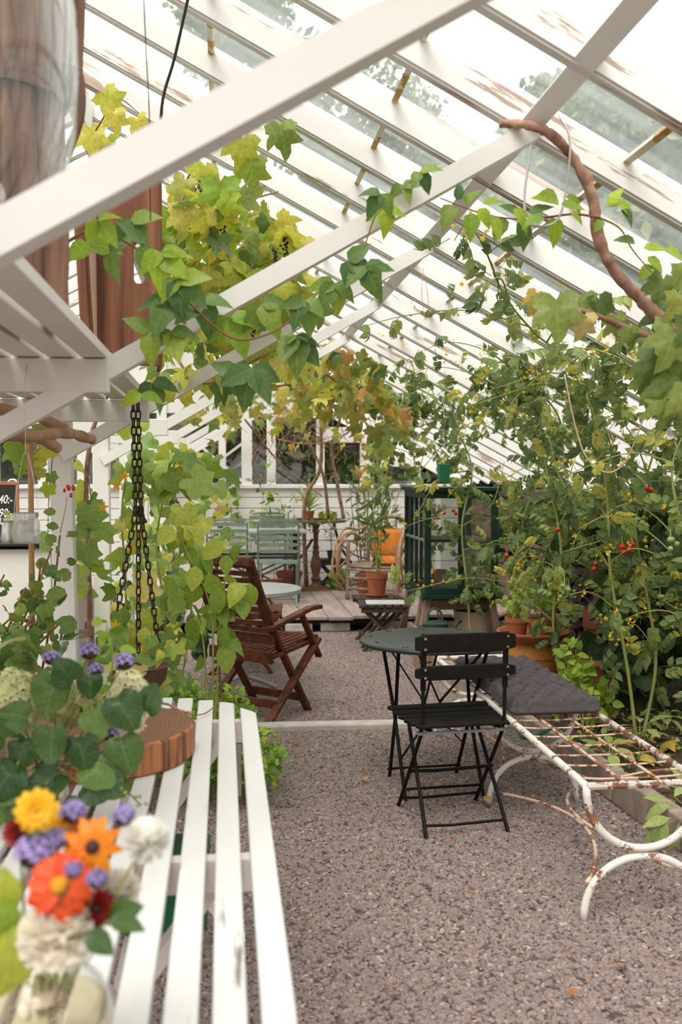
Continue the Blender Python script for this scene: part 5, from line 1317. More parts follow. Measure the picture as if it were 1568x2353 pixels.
# watering can on an upturned crate
wx = at(1000, 1440, 7.5); wc_z = at(1000, 1470, 7.5).z
bxo = thing('wooden_box', 'low wooden box carrying the watering can', 'box', (wx.x, 7.5, 0.0))
for k in range(3):
    g = G(); g.box((0, -0.12, 0.03 + (wc_z / 3) * k), (0.3, 0.02, wc_z / 3 - 0.012)); obj('board', g, M['trestle'], bxo, bevel=0.003)
for s in (1, -1):
    g = G(); g.box((s * 0.14, 0, wc_z / 2), (0.02, 0.22, wc_z - 0.02)); obj('side_board', g, M['trestle'], bxo)
g = G(); g.box((0, 0, wc_z - 0.011), (0.3, 0.26, 0.02)); obj('top_board', g, M['trestle'], bxo)
wc = thing('watering_can', 'dark green metal watering can with an arched handle under the glazed cabinet', 'watering can', (wx.x, 7.48, wc_z))
g = G(); g.lathe([(0.0, 0.0), (0.088, 0.0), (0.09, 0.006), (0.094, 0.125), (0.097, 0.13), (0.09, 0.132), (0.085, 0.128)], 36, M=Matrix.Diagonal((1.05, 0.8, 1, 1))); obj('body', g, M['can_green'], wc, smooth=True, sharp=50)
g = G(); g.lathe([(0.095, 0.131), (0.05, 0.150), (0.0, 0.152)], 36, M=Matrix.Diagonal((1.05, 0.8, 1, 1))); obj('cover', g, M['can_green'], wc, smooth=True)
g = G(); P = cr([(-0.06, 0, 0.14), (-0.055, 0, 0.21), (-0.01, 0, 0.245), (0.04, 0, 0.215), (0.055, 0, 0.145)], 6)
for p, q in zip(P, P[1:]): g.beam(p, q, 0.022, 0.006, up=(0, 1, 0.001)) if False else g.tube([p, q], 0.009, 6)
obj('arch_handle', g, M['can_green'], wc, smooth=True)
g = G(); g.tube(cr([(-0.09, 0, 0.12), (-0.13, 0, 0.105), (-0.135, 0, 0.05), (-0.09, 0, 0.03)], 6), 0.008, 6); obj('rear_handle', g, M['can_green'], wc, smooth=True)
g = G(); g.tube([(0.085, 0, 0.03), (0.14, 0, 0.08), (0.185, 0, 0.145)], [0.018, 0.013, 0.011], 8); g.tube([(0.175, 0, 0.13), (0.195, 0, 0.155)], [0.012, 0.024], 10); obj('spout', g, M['can_green'], wc, smooth=True)
g = G(); g.tube([(0.09, 0, 0.10), (0.145, 0, 0.088)], 0.004, 5); obj('spout_stay', g, M['can_green'], wc)

# ------------------------------------------------------------------ green glazed cabinet on trestle legs
cf = at(977, 1367, 7.8); CXL, CZB, CZT = cf.x, cf.z, at(980, 1128, 7.8).z; CW, CD = 0.60, 0.92
gc = thing('glazed_cabinet', 'dark green glazed plant cabinet on wooden trestle legs', 'cabinet', (CXL, 7.8, CZB))
CH = CZT - CZB; gm = M['green_paint']
def cbx(nm, c, d, m=gm, bev=0.003):
    g = G(); g.box(c, d); return obj(nm, g, m, gc, bevel=bev)
for x in (0.025, CW - 0.025):
    for y in (0.025, CD - 0.025): cbx('corner_post', (x, y, CH / 2), (0.05, 0.05, CH))
for z, nm in ((0.02, 'bottom_rail'), (CH - 0.03, 'top_rail')):
    for y in (0.025, CD - 0.025): cbx(nm, (CW / 2, y, z), (CW - 0.1, 0.045, 0.06))
    for x in (0.025, CW - 0.025): cbx(nm, (x, CD / 2, z), (0.045, CD - 0.1, 0.06))
cbx('sill', (CW / 2, CD / 2, -0.02), (CW + 0.05, CD + 0.05, 0.035)); cbx('floor_board', (CW / 2, CD / 2, 0.03), (CW - 0.06, CD - 0.06, 0.02), M['dark_stool'])
o = cbx('lid', (CW / 2, CD / 2, CH + 0.012), (CW + 0.06, CD + 0.06, 0.03)); o2 = cbx('lid_edge', (-0.02, CD / 2, CH + 0.035), (0.04, CD + 0.06, 0.02), M['pale_green'])
for k in (1, 2, 3): cbx('glazing_bar', (0.02, 0.05 + (CD - 0.1) * k / 4, CH / 2), (0.03, 0.026, CH - 0.1))
cbx('glazing_bar', (0.018, CD / 2, CH * 0.52), (0.026, CD - 0.1, 0.022), M['pale_green'])
cbx('glazing_bar', (CW / 2, 0.02, CH / 2), (0.05, 0.03, CH - 0.1)); cbx('glazing_bar', (CW / 4 + 0.01, 0.018, CH * 0.52), (CW / 2 - 0.07, 0.022, 0.02))
for k in range(4):
    for z0, z1 in ((0.05, CH * 0.52 - 0.011), (CH * 0.52 + 0.011, CH - 0.06)):
        cbx('pane', (0.02, 0.05 + (CD - 0.1) * (k + 0.5) / 4, (z0 + z1) / 2), (0.004, (CD - 0.1) / 4 - 0.026, z1 - z0), M['cabinet_glass'], 0)
for x0, x1 in ((0.05, CW / 2 - 0.025), (CW / 2 + 0.025, CW - 0.05)):
    cbx('pane', ((x0 + x1) / 2, 0.022, CH / 2), (x1 - x0, 0.004, CH - 0.11), M['cabinet_glass'], 0)
    cbx('pane', ((x0 + x1) / 2, CD - 0.022, CH / 2), (x1 - x0, 0.004, CH - 0.11), M['cabinet_glass'], 0)
cbx('shelf', (CW / 2, CD / 2 + 0.05, CH * 0.50), (CW - 0.1, CD - 0.25, 0.018), M['old_wood'])
tz = CZB - 0.04
for y in (0.06, 0.24, CD - 0.08):
    for x in (0.04, CW - 0.04):
        g = G(); g.beam((x, y, -0.037), (x - (0.09 if x < 0.2 else -0.09), y + (0.02 if y < 0.3 else 0.04), -CZB + 0.0), 0.055, 0.05, up=(0, 1, 0)); obj('leg', g, M['trestle'], gc, bevel=0.003)
g = G(); g.beam((0.0, 0.15, -0.10), (CW, 0.15, -0.10), 0.05, 0.08); obj('trestle_rail', g, M['trestle'], gc, bevel=0.003)
g = G(); g.beam((-0.06, 0.02, -0.30), (-0.06, 0.36, -0.30), 0.03, 0.07); obj('trestle_rail', g, M['trestle'], gc, bevel=0.003)
zi = CZB + 0.042
for dx_, dy_, r, h, lb in ((0.42, 0.25, 0.09, 0.30, 'glass jar standing inside the green cabinet'),):
    vase((CXL + dx_, 7.8 + dy_, zi), [(0.0, 0.0), (r, 0.0), (r, h * 0.8), (r * 0.7, h), (r * 0.7, h + 0.02)], lb, None, 'glass_jar', 'frost_glass')
pot('terracotta_pot', 'small terracotta pot on the floor of the green cabinet', (CXL + 0.2, 8.2, zi), 0.07, 0.12, 'terracotta_dark')

# green hanging pot above the cabinet
hp = at(1020, 1088, 7.2); e = thing('hanging_pot', 'dark green square pot hung on a string above the glazed cabinet', 'pot', (hp.x, 7.2, hp.z - 0.07))
g = G(); g.box((0, 0, 0.07), (0.075, 0.075, 0.14), taper=1.15); obj('body', g, M['green_plastic'], e, bevel=0.006)
g = G(); g.tube([(0, 0, 0.14), (0.0, 0.02, 0.62)], 0.002, 4); obj('string', g, M['cord'], e)

# ------------------------------------------------------------------ stools, sheet, potted oleander
def stool(label, loc, rz, w, d, h, mk, grp):
    e = thing('folding_stool', label, 'stool', loc, rz, grp); n = 6
    for k in range(n):
        g = G(); g.box((-w / 2 + (k + 0.5) * w / n, 0, h - 0.012), (w / n - 0.012, d, 0.022)); obj('slat', g, M[mk], e, bevel=0.004)
    for s in (1, -1):
        g = G(); g.box((0, s * (d / 2 - 0.03), h - 0.045), (w * 0.92, 0.028, 0.045)); obj('rail', g, M[mk], e, bevel=0.003)
        yy = s * (d / 2 - 0.055)
        g = G(); g.beam((-w * 0.40, yy, h - 0.05), (w * 0.42, yy, 0.0), 0.024, 0.045, up=(0, 1, 0)); obj('leg', g, M[mk], e, bevel=0.003)
        yy = s * (d / 2 - 0.085)
        g = G(); g.beam((w * 0.40, yy, h - 0.05), (-w * 0.42, yy, 0.0), 0.024, 0.045, up=(0, 1, 0)); obj('leg', g, M[mk], e, bevel=0.003)
    for s in (1, -1):
        g = G(); g.beam((s * w * 0.33, -d / 2 + 0.06, 0.07), (s * w * 0.33, d / 2 - 0.06, 0.07), 0.018, 0.03); obj('stretcher', g, M[mk], e)
    return e
s1 = at(880, 1388, 8.35); stool('dark slatted folding stool with a white sheet on it', (s1.x, 8.35, 0), math.radians(-4), 0.42, 0.36, 0.405, 'dark_stool', 'folding stools by the cabinet')
s2 = at(868, 1362, 8.78); stool('dark slatted folding stool carrying the tall potted plant', (s2.x, 8.80, 0), math.radians(3), 0.42, 0.36, 0.405, 'dark_stool', 'folding stools by the cabinet')
g = G(); g.box((0, 0, 0.004), (0.33, 0.26, 0.008)); o = obj('white_sheet', g, M['paper'], None, bevel=0.001); o.location = (s1.x + 0.02, 8.34, 0.405); o.rotation_euler = (0, 0, -0.09); tag(o, 'flat white sheet lying on the front folding stool', 'board')
pot('terracotta_pot', 'terracotta pot on a saucer with a tall thin plant, on the folding stool', (s2.x, 8.82, 0.405), 0.098, 0.20, 'terracotta', saucer=True)
PP1 = V((s2.x, 8.82, 0.405 + 0.18))

# ------------------------------------------------------------------ on the deck
D = DK
def green_chair(label, loc, rz):
    e = thing('green_chair', label, 'chair', loc, rz, 'green slatted folding chairs'); mk = M['sage_paint']; W = 0.205
    for s in (-1, 1):
        g = G(); g.tube([(s * W, -0.20, 0.86), (s * W, -0.175, 0.45), (s * W, -0.13, 0.38), (s * W, 0.20, 0.0)], 0.011, 6); obj('back_leg', g, mk, e, smooth=True)
        g = G(); g.tube([(s * (W - 0.02), 0.17, 0.42), (s * (W - 0.02), -0.2, 0.0)], 0.010, 6); obj('front_leg', g, mk, e, smooth=True)
        g = G(); g.beam((s * (W - 0.02), -0.18, 0.425), (s * (W - 0.02), 0.2, 0.435), 0.02, 0.02); obj('seat_rail', g, mk, e)
    for k in range(5):
        z = 0.84 - 0.068 * k; obj('back_slat', curved_slat(2 * W + 0.02, 0.036 if k else 0.04, 0.012, z, -0.196 + 0.003 * k, -0.012), mk, e)
    g = curved_slat(2 * W + 0.0, 0.03, 0.012, 0.876, -0.20, -0.012); g.v = [p + V((0, 0, 0.012 * (1 - (p.x / W) ** 2))) for p in g.v]; obj('crest_rail', g, mk, e)
    for k in range(6):
        g = G(); g.box((0, -0.15 + 0.066 * k, 0.445), (0.43, 0.045, 0.014)); obj('seat_slat', g, mk, e, bevel=0.003)
    for y, z in ((0.17, 0.04), (-0.17, 0.035)):
        g = G(); g.tube([(-W, y, z), (W, y, z)], 0.007, 5); obj('stretcher', g, mk, e)
green_chair('sage green slatted folding chair on the deck, its back to the camera', (at(640, 1300, 10.3).x, 10.25, D), math.radians(-4))
green_chair('sage green slatted folding chair farthest from the pedestal table', (at(520, 1300, 10.4).x, 10.40, D), math.radians(3))
green_chair('weathered green folding chair on the far side of the dark table', (at(618, 1230, 11.7).x, 11.72, D), math.radians(182))
dt = thing('dark_table', 'dark rectangular table behind the green folding chairs', 'table', (at(590, 1215, 11.0).x, 11.02, D))
g = G(); g.box((0, 0, 0.725), (1.08, 0.62, 0.03)); obj('tabletop', g, M['grey_top'], dt, bevel=0.004)
for s in (-1, 1):
    for t in (-1, 1):
        g = G(); g.beam((s * 0.44, t * 0.25, 0.71), (s * 0.44, t * 0.25, 0.0), 0.04, 0.04, up=(0, 1, 0)); obj('leg', g, M['dark_table'], dt)
    g = G(); g.beam((s * 0.44, -0.25, 0.45), (s * 0.44, 0.25, 0.45), 0.03, 0.03); obj('rail', g, M['dark_table'], dt)
for y in (-0.25, 0.25):
    g = G(); g.beam((-0.44, y, 0.45), (0.44, y, 0.45), 0.025, 0.03); obj('rail', g, M['dark_table'], dt)
    g = G(); g.beam((-0.40, y, 0.05), (0.40, y, 0.42), 0.012, 0.018); g.beam((0.40, y, 0.05), (-0.40, y, 0.42), 0.012, 0.018); obj('cross_brace', g, M['dark_table'], dt)
# pedestal table
pt = at(727, 1195, 11.55); PTZ = pt.z; ped = thing('pedestal_table', 'brown round table on a turned cast-iron pedestal by the end wall', 'table', (pt.x, 11.6, D)); hh = PTZ - D
g = G(); g.lathe([(0.0, hh - 0.028), (0.34, hh - 0.028), (0.358, hh - 0.022), (0.358, hh - 0.004), (0.35, hh), (0.0, hh)], 48); obj('tabletop', g, M['iron_brown'], ped, smooth=True, sharp=40)
prf = [(0.12, 0.0), (0.13, 0.02), (0.09, 0.04), (0.05, 0.07), (0.045, 0.10), (0.06, 0.13), (0.04, 0.16), (0.05, 0.22), (0.068, 0.28), (0.06, 0.33), (0.035, 0.42), (0.045, 0.44), (0.03, 0.47), (0.04, 0.50), (0.028, 0.54), (0.03, 0.66), (0.045, 0.70), (0.03, 0.72), (0.05, 0.77), (0.16, 0.80)]
k_ = (hh - 0.03) / 0.80; g = G(); g.lathe([(r, z * k_) for r, z in prf], 20); obj('pedestal', g, M['iron_brown'], ped, smooth=True, sharp=60)
g = G(); g.box((0, 0, 0.012), (0.36, 0.36, 0.024), taper=0.8); obj('base', g, M['iron_brown'], ped, bevel=0.006)
for s in (-1, 1):
    g = G(); g.tube(cr([(s * 0.22, 0.1, hh - 0.03), (s * 0.30, 0.12, hh * 0.62), (s * 0.44, 0.14, hh * 0.36)] if s > 0 else [(-0.03, 0.1, hh * 0.72), (-0.14, 0.12, hh * 0.5), (-0.30, 0.14, hh * 0.3)], 6), 0.016, 6); obj('bent_branch', g, M['dark_stool'], ped, smooth=True)
for dx_, dy_, r, lb in ((-0.10, -0.02, 0.12, 'brown tray under the aloe pot on the pedestal table'), (0.13, -0.03, 0.115, 'brown tray under the lime green pots')):
    g = G(); g.lathe([(0.0, 0.0), (r, 0.0), (r * 1.06, 0.02), (r, 0.02), (r * 0.94, 0.006), (0.0, 0.006)], 28); o = obj('tray', g, M['dark_stool'], None, smooth=True); o.location = (pt.x + dx_, 11.6 + dy_, PTZ); tag(o, lb, 'tray')
AL = V((pt.x - 0.08, 11.58, PTZ + 0.0065)); pot('terracotta_pot', 'terracotta pot with a spiky aloe on the pedestal table', AL, 0.062, 0.10)
LP = []
for dx_, dy_, r, h, mk, lb in ((0.135, -0.07, 0.052, 0.078, 'lime_pot', 'lime green pot on the pedestal table, the brightest in front'), (0.215, 0.0, 0.042, 0.06, 'lime_pot', 'small lime green pot at the rim of the pedestal table'), (0.065, 0.02, 0.038, 0.062, 'lime_pot', 'small lime green pot beside the aloe')):
    p = V((pt.x + dx_, 11.6 + dy_, PTZ + (0.0065))); pot('lime_pot', lb, p, r, h, mk, 'lime green pots', rim=True, taper=0.8); LP.append(p + V((0, 0, h * 0.87)))
# little stool with conifer
LS = at(762, 1284, 11.75); stool('small dark stool against the end wall with a tiny conifer', (LS.x, 11.78, D), math.radians(8), 0.34, 0.30, LS.z - D, 'dark_stool', 'small stool by the wall')
pot('green_pot', 'dark green square-sided pot with a tiny conifer', (LS.x, 11.76, LS.z), 0.055, 0.10, 'can_green', taper=0.7)
CN = V((LS.x, 11.76, LS.z + 0.085))
for px, Y, r, h, lb in ((580, 11.35, 0.12, 0.20, 'terracotta pot on the deck below the dark table, half hidden'), (665, 11.4, 0.15, 0.24, 'wide terracotta pot on the deck behind the chair legs'), (842, 11.2, 0.13, 0.22, 'orange terracotta pot on the deck beneath the bentwood chair')):
    pot('terracotta_pot', lb, (at(px, 1320, Y).x, Y, D), r, h, 'terracotta' if px > 800 else 'terracotta_dark', 'pots on the deck')

# bentwood armchair with orange cushions
bc_ = at(868, 1330, 10.75); ba = thing('bentwood_chair', 'rustic bentwood twig armchair with looped arms beside the green cabinet', 'chair', (bc_.x + 0.04, 10.75, D), math.radians(-28))
wm = M['old_wood']
def twig(nm, pts, r=0.015, m=wm): g = G(); g.tube(cr(pts, 7), r, 7); return obj(nm, g, m, ba, smooth=True, sharp=0)
for s in (-1, 1):
    twig('front_leg', [(s * 0.28, -0.30, 0.0), (s * 0.28, -0.29, 0.35), (s * 0.28, -0.27, 0.62)], 0.022); twig('rear_leg', [(s * 0.25, 0.28, 0.0), (s * 0.25, 0.27, 0.4), (s * 0.23, 0.33, 0.82)], 0.022)
    twig('arm_hoop', [(s * 0.30, -0.20, 0.13), (s * 0.34, -0.42, 0.28), (s * 0.34, -0.44, 0.50), (s * 0.33, -0.30, 0.68), (s * 0.31, -0.05, 0.70), (s * 0.27, 0.30, 0.60)], 0.016, M['driftwood'])
    twig('arm_hoop', [(s * 0.31, -0.14, 0.17), (s * 0.35, -0.36, 0.33), (s * 0.34, -0.36, 0.50), (s * 0.33, -0.22, 0.63), (s * 0.30, 0.28, 0.54)], 0.013, M['driftwood'])
    twig('side_rail', [(s * 0.28, -0.29, 0.33), (s * 0.27, 0.27, 0.33)], 0.016); twig('side_rail', [(s * 0.28, -0.29, 0.14), (s * 0.26, 0.27, 0.16)], 0.013); twig('side_rail', [(s * 0.28, -0.27, 0.16), (s * 0.26, 0.27, 0.34)], 0.011)
for s in (-1, 1):
    twig('arm_hoop', [(s * 0.32, -0.30, 0.10), (s * 0.37, -0.50, 0.30), (s * 0.36, -0.46, 0.58), (s * 0.34, -0.22, 0.76), (s * 0.30, 0.10, 0.74), (s * 0.24, 0.34, 0.80)], 0.014, M['driftwood'])
    twig('arm_cross', [(s * 0.33, -0.40, 0.36), (s * 0.30, 0.0, 0.52), (s * 0.27, 0.30, 0.74)], 0.010, M['driftwood']); twig('arm_cross', [(s * 0.33, -0.36, 0.60), (s * 0.31, 0.0, 0.46), (s * 0.27, 0.28, 0.40)], 0.010, M['old_wood'])
for k in range(7): twig('seat_twig', [(-0.30, -0.28 + 0.085 * k, 0.36), (0.0, -0.27 + 0.085 * k, 0.352), (0.30, -0.28 + 0.085 * k, 0.36)], 0.016)
for z in (0.33, 0.24, 0.13): twig('front_rail', [(-0.30, -0.30, z), (0, -0.305, z - 0.01), (0.30, -0.30, z)], 0.015)
twig('back_hoop', [(-0.26, 0.28, 0.35), (-0.25, 0.34, 0.72), (-0.12, 0.37, 0.86), (0.12, 0.37, 0.86), (0.25, 0.34, 0.72), (0.26, 0.28, 0.35)], 0.018, M['driftwood'])
for k in range(4):
    x = -0.15 + 0.1 * k; twig('back_twig', [(x * 0.8, 0.28, 0.36), (x * 1.2, 0.34, 0.62), (x, 0.365, 0.84)], 0.011)
twig('back_cross', [(-0.25, 0.31, 0.55), (0, 0.33, 0.68), (0.25, 0.31, 0.55)], 0.012, M['driftwood']); twig('back_cross', [(-0.25, 0.33, 0.70), (0, 0.33, 0.56), (0.25, 0.33, 0.70)], 0.012, M['driftwood'])
def pillow(label, loc, rot, w, h, t):
    g = G(); vs = []; n = 12
    for s in (1, -1):
        for j in range(n + 1):
            for i in range(n + 1):
                u, v = i / n * 2 - 1, j / n * 2 - 1; e_ = max(0, (1 - u ** 4) * (1 - v ** 4)) ** 0.5
                vs.append((u * w / 2 * (1 - 0.06 * v * v), v * h / 2 * (1 - 0.06 * u * u), s * t / 2 * e_ + 0.004 * math.sin(7 * u + 3 * v) * e_))
    fs = []; m1 = (n + 1) ** 2
    for s in (0, 1):
        for j in range(n):
            for i in range(n):
                a = s * m1 + j * (n + 1) + i; f = (a, a + 1, a + n + 2, a + n + 1); fs.append(f if s == 0 else f[::-1])
    g.add(vs, fs); o = obj('cushion', g, M['orange_cloth'], None, smooth=True, sharp=0); o.location = loc; o.rotation_euler = rot; tag(o, label, 'cushion', 'orange cushions'); return o
Rz = Matrix.Rotation(math.radians(-28), 4, 'Z'); c0 = V((bc_.x + 0.04, 10.75, D))
pillow('orange cushion leaning on the back of the bentwood chair', c0 + (Rz @ V((0.0, 0.20, 0.58))), (math.radians(72), 0, math.radians(-28)), 0.36, 0.34, 0.12)
pillow('orange cushion lying at the edge of the bentwood seat', c0 + (Rz @ V((0.12, -0.12, 0.42))), (math.radians(8), 0, math.radians(-28)), 0.26, 0.24, 0.08)
# ------------------------------------------------------------------ climbing plants
random.seed(21)
def blob(pl, c, r, Yr, n, shape, mk, size, droop=0.7, face=(0, -0.6, 0.5), up=0.7):
    """n leaves spread through a patch of the canopy"""
    for i in range(n):
        a = random.random() * 2 * PI; q = math.sqrt(random.random())
        p = at(c[0] + r[0] * q * math.cos(a), c[1] + r[1] * q * math.sin(a), random.uniform(*Yr))
        tip = rv(0.5) + V((0, 0, -droop)); nrm = V(face) * up + rv(0.42)
        pl.leaf(shape, random.choice(mk) if isinstance(mk, list) else mk, p, tip, nrm, random.uniform(*size))
def berries(pl, px, py, Y, n=18, r=0.006, mk='grape_berry'):
    g = G(); p = at(px, py, Y)
    for i in range(n): g.ball(p + V((random.gauss(0, 0.007), random.gauss(0, 0.007), -0.0045 * i)), r * random.uniform(0.7, 1.1), 6, 4)
    pl.part('berry_bunch', g, mk, kind='stuff')
# yellowing grape vine over the trough
gv = Plant('grape_vine', 'yellow-green grape vine with dark berries climbing beside the wooden trough', 'vine', (-0.60, 4.72, 0.0))
P = gv.stem([(-0.60, 4.72, 0), (-0.62, 4.7, 0.9), (-0.6, 4.72, 1.7), at(390, 700, 4.6), at(440, 560, 4.5), at(520, 480, 4.5), at(640, 440, 4.5)], (0.016, 0.004), 'vine_bark')
gv.stem([at(390, 700, 4.6), at(500, 640, 4.4), at(600, 610, 4.3), at(690, 560, 4.3)], (0.007, 0.002), 'red_stem')
gv.stem([at(440, 560, 4.5), at(420, 450, 4.3), at(470, 350, 4.2), at(560, 290, 4.1)], (0.006, 0.002), 'red_stem')
gv.stem([at(370, 760, 4.7), at(460, 880, 4.6), at(600, 820, 4.6), at(720, 760, 4.7)], (0.009, 0.003), 'vine_bark')
gv.stem([at(220, 300, 4.1), at(270, 230, 4.0), at(320, 260, 4.0)], (0.004, 0.0015), 'red_stem')
YG = ['L_grape_yellow', 'L_grape_yellow', 'L_grape_yellow', 'L_grape', 'L_creeper_light']
blob(gv, (510, 560), (150, 140), (3.9, 4.9), 170, 'grape', YG, (0.08, 0.14))
blob(gv, (600, 650), (120, 80), (3.9, 4.7), 50, 'grape', YG, (0.08, 0.14))
blob(gv, (430, 470), (60, 60), (4.0, 4.6), 22, 'grape', YG, (0.10, 0.16))
blob(gv, (430, 800), (90, 100), (4.2, 5.2), 56, 'grape', YG, (0.08, 0.14))
blob(gv, (560, 800), (120, 90), (4.6, 5.6), 40, 'grape', ['L_grape', 'L_grape_yellow'], (0.10, 0.16))
for px, py, sz, tip in ((560, 300, 0.16, (-0.1, 0, -1)), (470, 365, 0.15, (0.15, 0, -1)), (505, 400, 0.17, (0, 0, -1)), (575, 350, 0.15, (0.1, 0, -1)), (640, 270, 0.14, (0.2, 0, -1)), (230, 205, 0.12, (0.5, 0, -0.5)), (260, 245, 0.10, (0.2, 0, -1)), (310, 262, 0.09, (0.4, 0, -1)), (205, 280, 0.14, (0.1, 0, -1)), (245, 300, 0.13, (-0.2, 0, -1)), (690, 540, 0.12, (0.1, 0, -1)), (430, 400, 0.12, (-0.3, 0, -0.6)), (680, 680, 0.15, (-0.4, 0, -0.6)), (725, 675, 0.14, (0.2, 0, -0.9))):
    gv.leaf('grape', random.choice(YG), at(px, py, random.uniform(3.9, 4.2)), tip, (random.uniform(-0.4, 0.4), -1, 0.35), sz)
for px, py in ((460, 415), (520, 520), (560, 620), (632, 570), (580, 730), (655, 545)): berries(gv, px, py, 4.05)
gv.done(290)

# dark creeper hanging over the strut
cv = Plant('creeper', 'dark green creeper trailing along the middle strut in front of the grape vine', 'vine', (-0.70, 2.75, 1.85))
Yc = 2.88
P1 = cv.stem([(-0.70, 2.75, 1.87), at(180, 540, Yc), at(262, 545, Yc), at(330, 585, Yc), at(372, 650, Yc), at(385, 740, Yc)], (0.005, 0.0025), 'red_stem')
P2 = cv.stem([at(340, 590, Yc), at(430, 690, Yc), at(530, 775, Yc), at(610, 770, Yc), at(680, 730, Yc), at(760, 690, Yc), at(800, 640, Yc)], (0.004, 0.002), 'red_stem')
cv.stem([at(860, 500, Yc), at(845, 545, Yc), at(830, 590, Yc), at(790, 640, Yc)], (0.0025, 0.0015), 'red_stem'); cv.stem([at(860, 500, Yc), at(905, 450, Yc), at(960, 405, Yc)], (0.002, 0.0012), 'red_stem')
def leaf5(pl, px, py, Y, sz, mk, n=5, down=1.0, yaw=0.0):
    c = at(px, py, Y); r0 = random.uniform(-0.3, 0.3) + yaw
    for i in range(n):
        a = (i / (n - 1) - 0.5) * 2 * 1.15 + r0 if n > 1 else r0
        tip = V((math.sin(a), -0.25 + random.uniform(-0.3, 0.2), -math.cos(a) * down)); nrm = V((random.uniform(-0.3, 0.3), -1, 0.5)) + rv(0.2)
        pl.leaf('creeper', mk, c, tip, nrm, 1.08 * sz * (1.0 - 0.18 * abs(i - (n - 1) / 2)) * random.uniform(0.9, 1.1))
for px, py, sz, n, yaw in ((225, 505, 0.085, 3, 0.9), (205, 560, 0.10, 2, 0.2), (300, 505, 0.10, 3, 0.8), (335, 560, 0.11, 2, -1.2), (370, 580, 0.12, 4, 0.4), (410, 640, 0.12, 4, 0.3), (385, 690, 0.11, 3, -0.2), (395, 760, 0.10, 3, 0.0), (345, 765, 0.10, 2, -1.2), (465, 690, 0.12, 3, 0.4), (530, 730, 0.12, 3, 0.2), (580, 845, 0.13, 4, 0.2), (600, 700, 0.11, 3, 0.4), (680, 770, 0.13, 5, 0.0), (700, 690, 0.11, 4, 0.1), (770, 650, 0.11, 4, -0.4), (800, 600, 0.10, 3, 0.9), (840, 610, 0.10, 3, 0.2), (875, 445, 0.085, 3, -0.3), (885, 480, 0.085, 3, 0.3), (925, 425, 0.07, 3, 0.6), (965, 395, 0.075, 3, 0.4), (545, 860, 0.10, 2, -0.6), (255, 580, 0.09, 2, 1.2), (350, 880, 0.09, 3, 0.3), (325, 905, 0.08, 2, 0.2)):
    leaf5(cv, px, py, Yc + random.uniform(-0.10, 0.06), sz, random.choice(['L_creeper', 'L_creeper', 'L_creeper_light']), n, yaw=yaw)
cv.done(150)

# creeper strand and old vine under the purlin
rvn = Plant('grape_vine', 'old grape vine with a thick twisted stem hanging under the steel purlin', 'vine', (2.6, 3.0, 0.10))
Yr = 2.92
rvn.stem([(2.6, 3.0, 0.1), (2.45, 3.0, 1.0), (2.0, 2.98, 1.65), at(1620, 830, Yr + 0.03), at(1520, 735, Yr), at(1465, 680, Yr), at(1412, 622, Yr), at(1376, 545, Yr), at(1362, 455, Yr), at(1325, 375, Yr), at(1270, 312, Yr + 0.02), at(1215, 288, Yr + 0.03), at(1150, 284, Yr + 0.03)], (0.024, 0.013), 'vine_bark', n=8)
for px, py in ((1378, 545), (1352, 415), (1475, 690)):
    g = G(); g.ball(at(px, py, Yr), 0.019, 8, 6, (0.9, 0.9, 1.4)); rvn.part('knot', g, 'vine_bark')
rvn.stem([at(1560, 790, Yr), at(1480, 770, Yr), at(1420, 745, Yr), at(1370, 725, Yr), at(1300, 700, Yr)], (0.014, 0.006), 'vine_bark', n=6)
for px, py, sz, tip, mk in ((1275, 668, 0.15, (0.05, -0.2, -1), 'L_grape'), (1238, 662, 0.075, (-0.4, 0, -1), 'L_grape'), (1335, 665, 0.11, (0, -0.2, -1), 'L_grape'), (1375, 672, 0.10, (0.3, -0.1, -0.9), 'L_grape'), (1345, 712, 0.09, (-0.2, 0, -1), 'L_fallen_yellow'), (1350, 705, 0.08, (0.2, 0, -1), 'L_grape'), (1415, 715, 0.09, (0.3, 0, -0.9), 'L_grape'), (1450, 745, 0.08, (0.2, 0, -0.8), 'L_grape'),
                         (1530, 620, 0.14, (-0.2, -0.2, -1), 'L_grape'), (1565, 660, 0.13, (0.2, 0, -1), 'L_grape'), (1545, 690, 0.13, (-0.3, -0.2, -0.9), 'L_grape'), (1560, 740, 0.15, (-0.4, -0.2, -0.9), 'L_grape'), (1525, 800, 0.13, (-0.3, -0.2, -1), 'L_grape'), (1570, 800, 0.14, (0, -0.2, -1), 'L_grape'), (1545, 850, 0.13, (-0.2, -0.2, -1), 'L_grape'), (1500, 850, 0.11, (-0.3, -0.1, -1), 'L_grape'), (1580, 870, 0.14, (0.1, -0.2, -1), 'L_grape'), (1590, 600, 0.13, (0, 0, -1), 'L_grape'), (1600, 720, 0.14, (0, 0, -1), 'L_grape'), (1620, 800, 0.14, (0, 0, -1), 'L_grape'), (1530, 890, 0.12, (0.1, -0.2, -1), 'L_grape'), (1600, 930, 0.12, (0.1, -0.2, -1), 'L_grape'), (1505, 760, 0.09, (-0.5, -0.1, -0.8), 'L_grape')):
    rvn.leaf('grape', mk, at(px, py, Yr + random.uniform(-0.12, 0.05)), tip, (random.uniform(-0.35, 0.35), -1, 0.45), sz)
rvn.done(80)
cs = Plant('creeper', 'fresh green creeper strand tied up below the steel purlin', 'vine', at(1378, 500, 2.9))
Pc = cs.stem([at(1378, 500, 2.9), at(1320, 492, 2.9), at(1250, 500, 2.9), at(1180, 503, 2.9), at(1100, 488, 2.9), at(1012, 455, 2.9)], (0.004, 0.0018), 'red_stem')
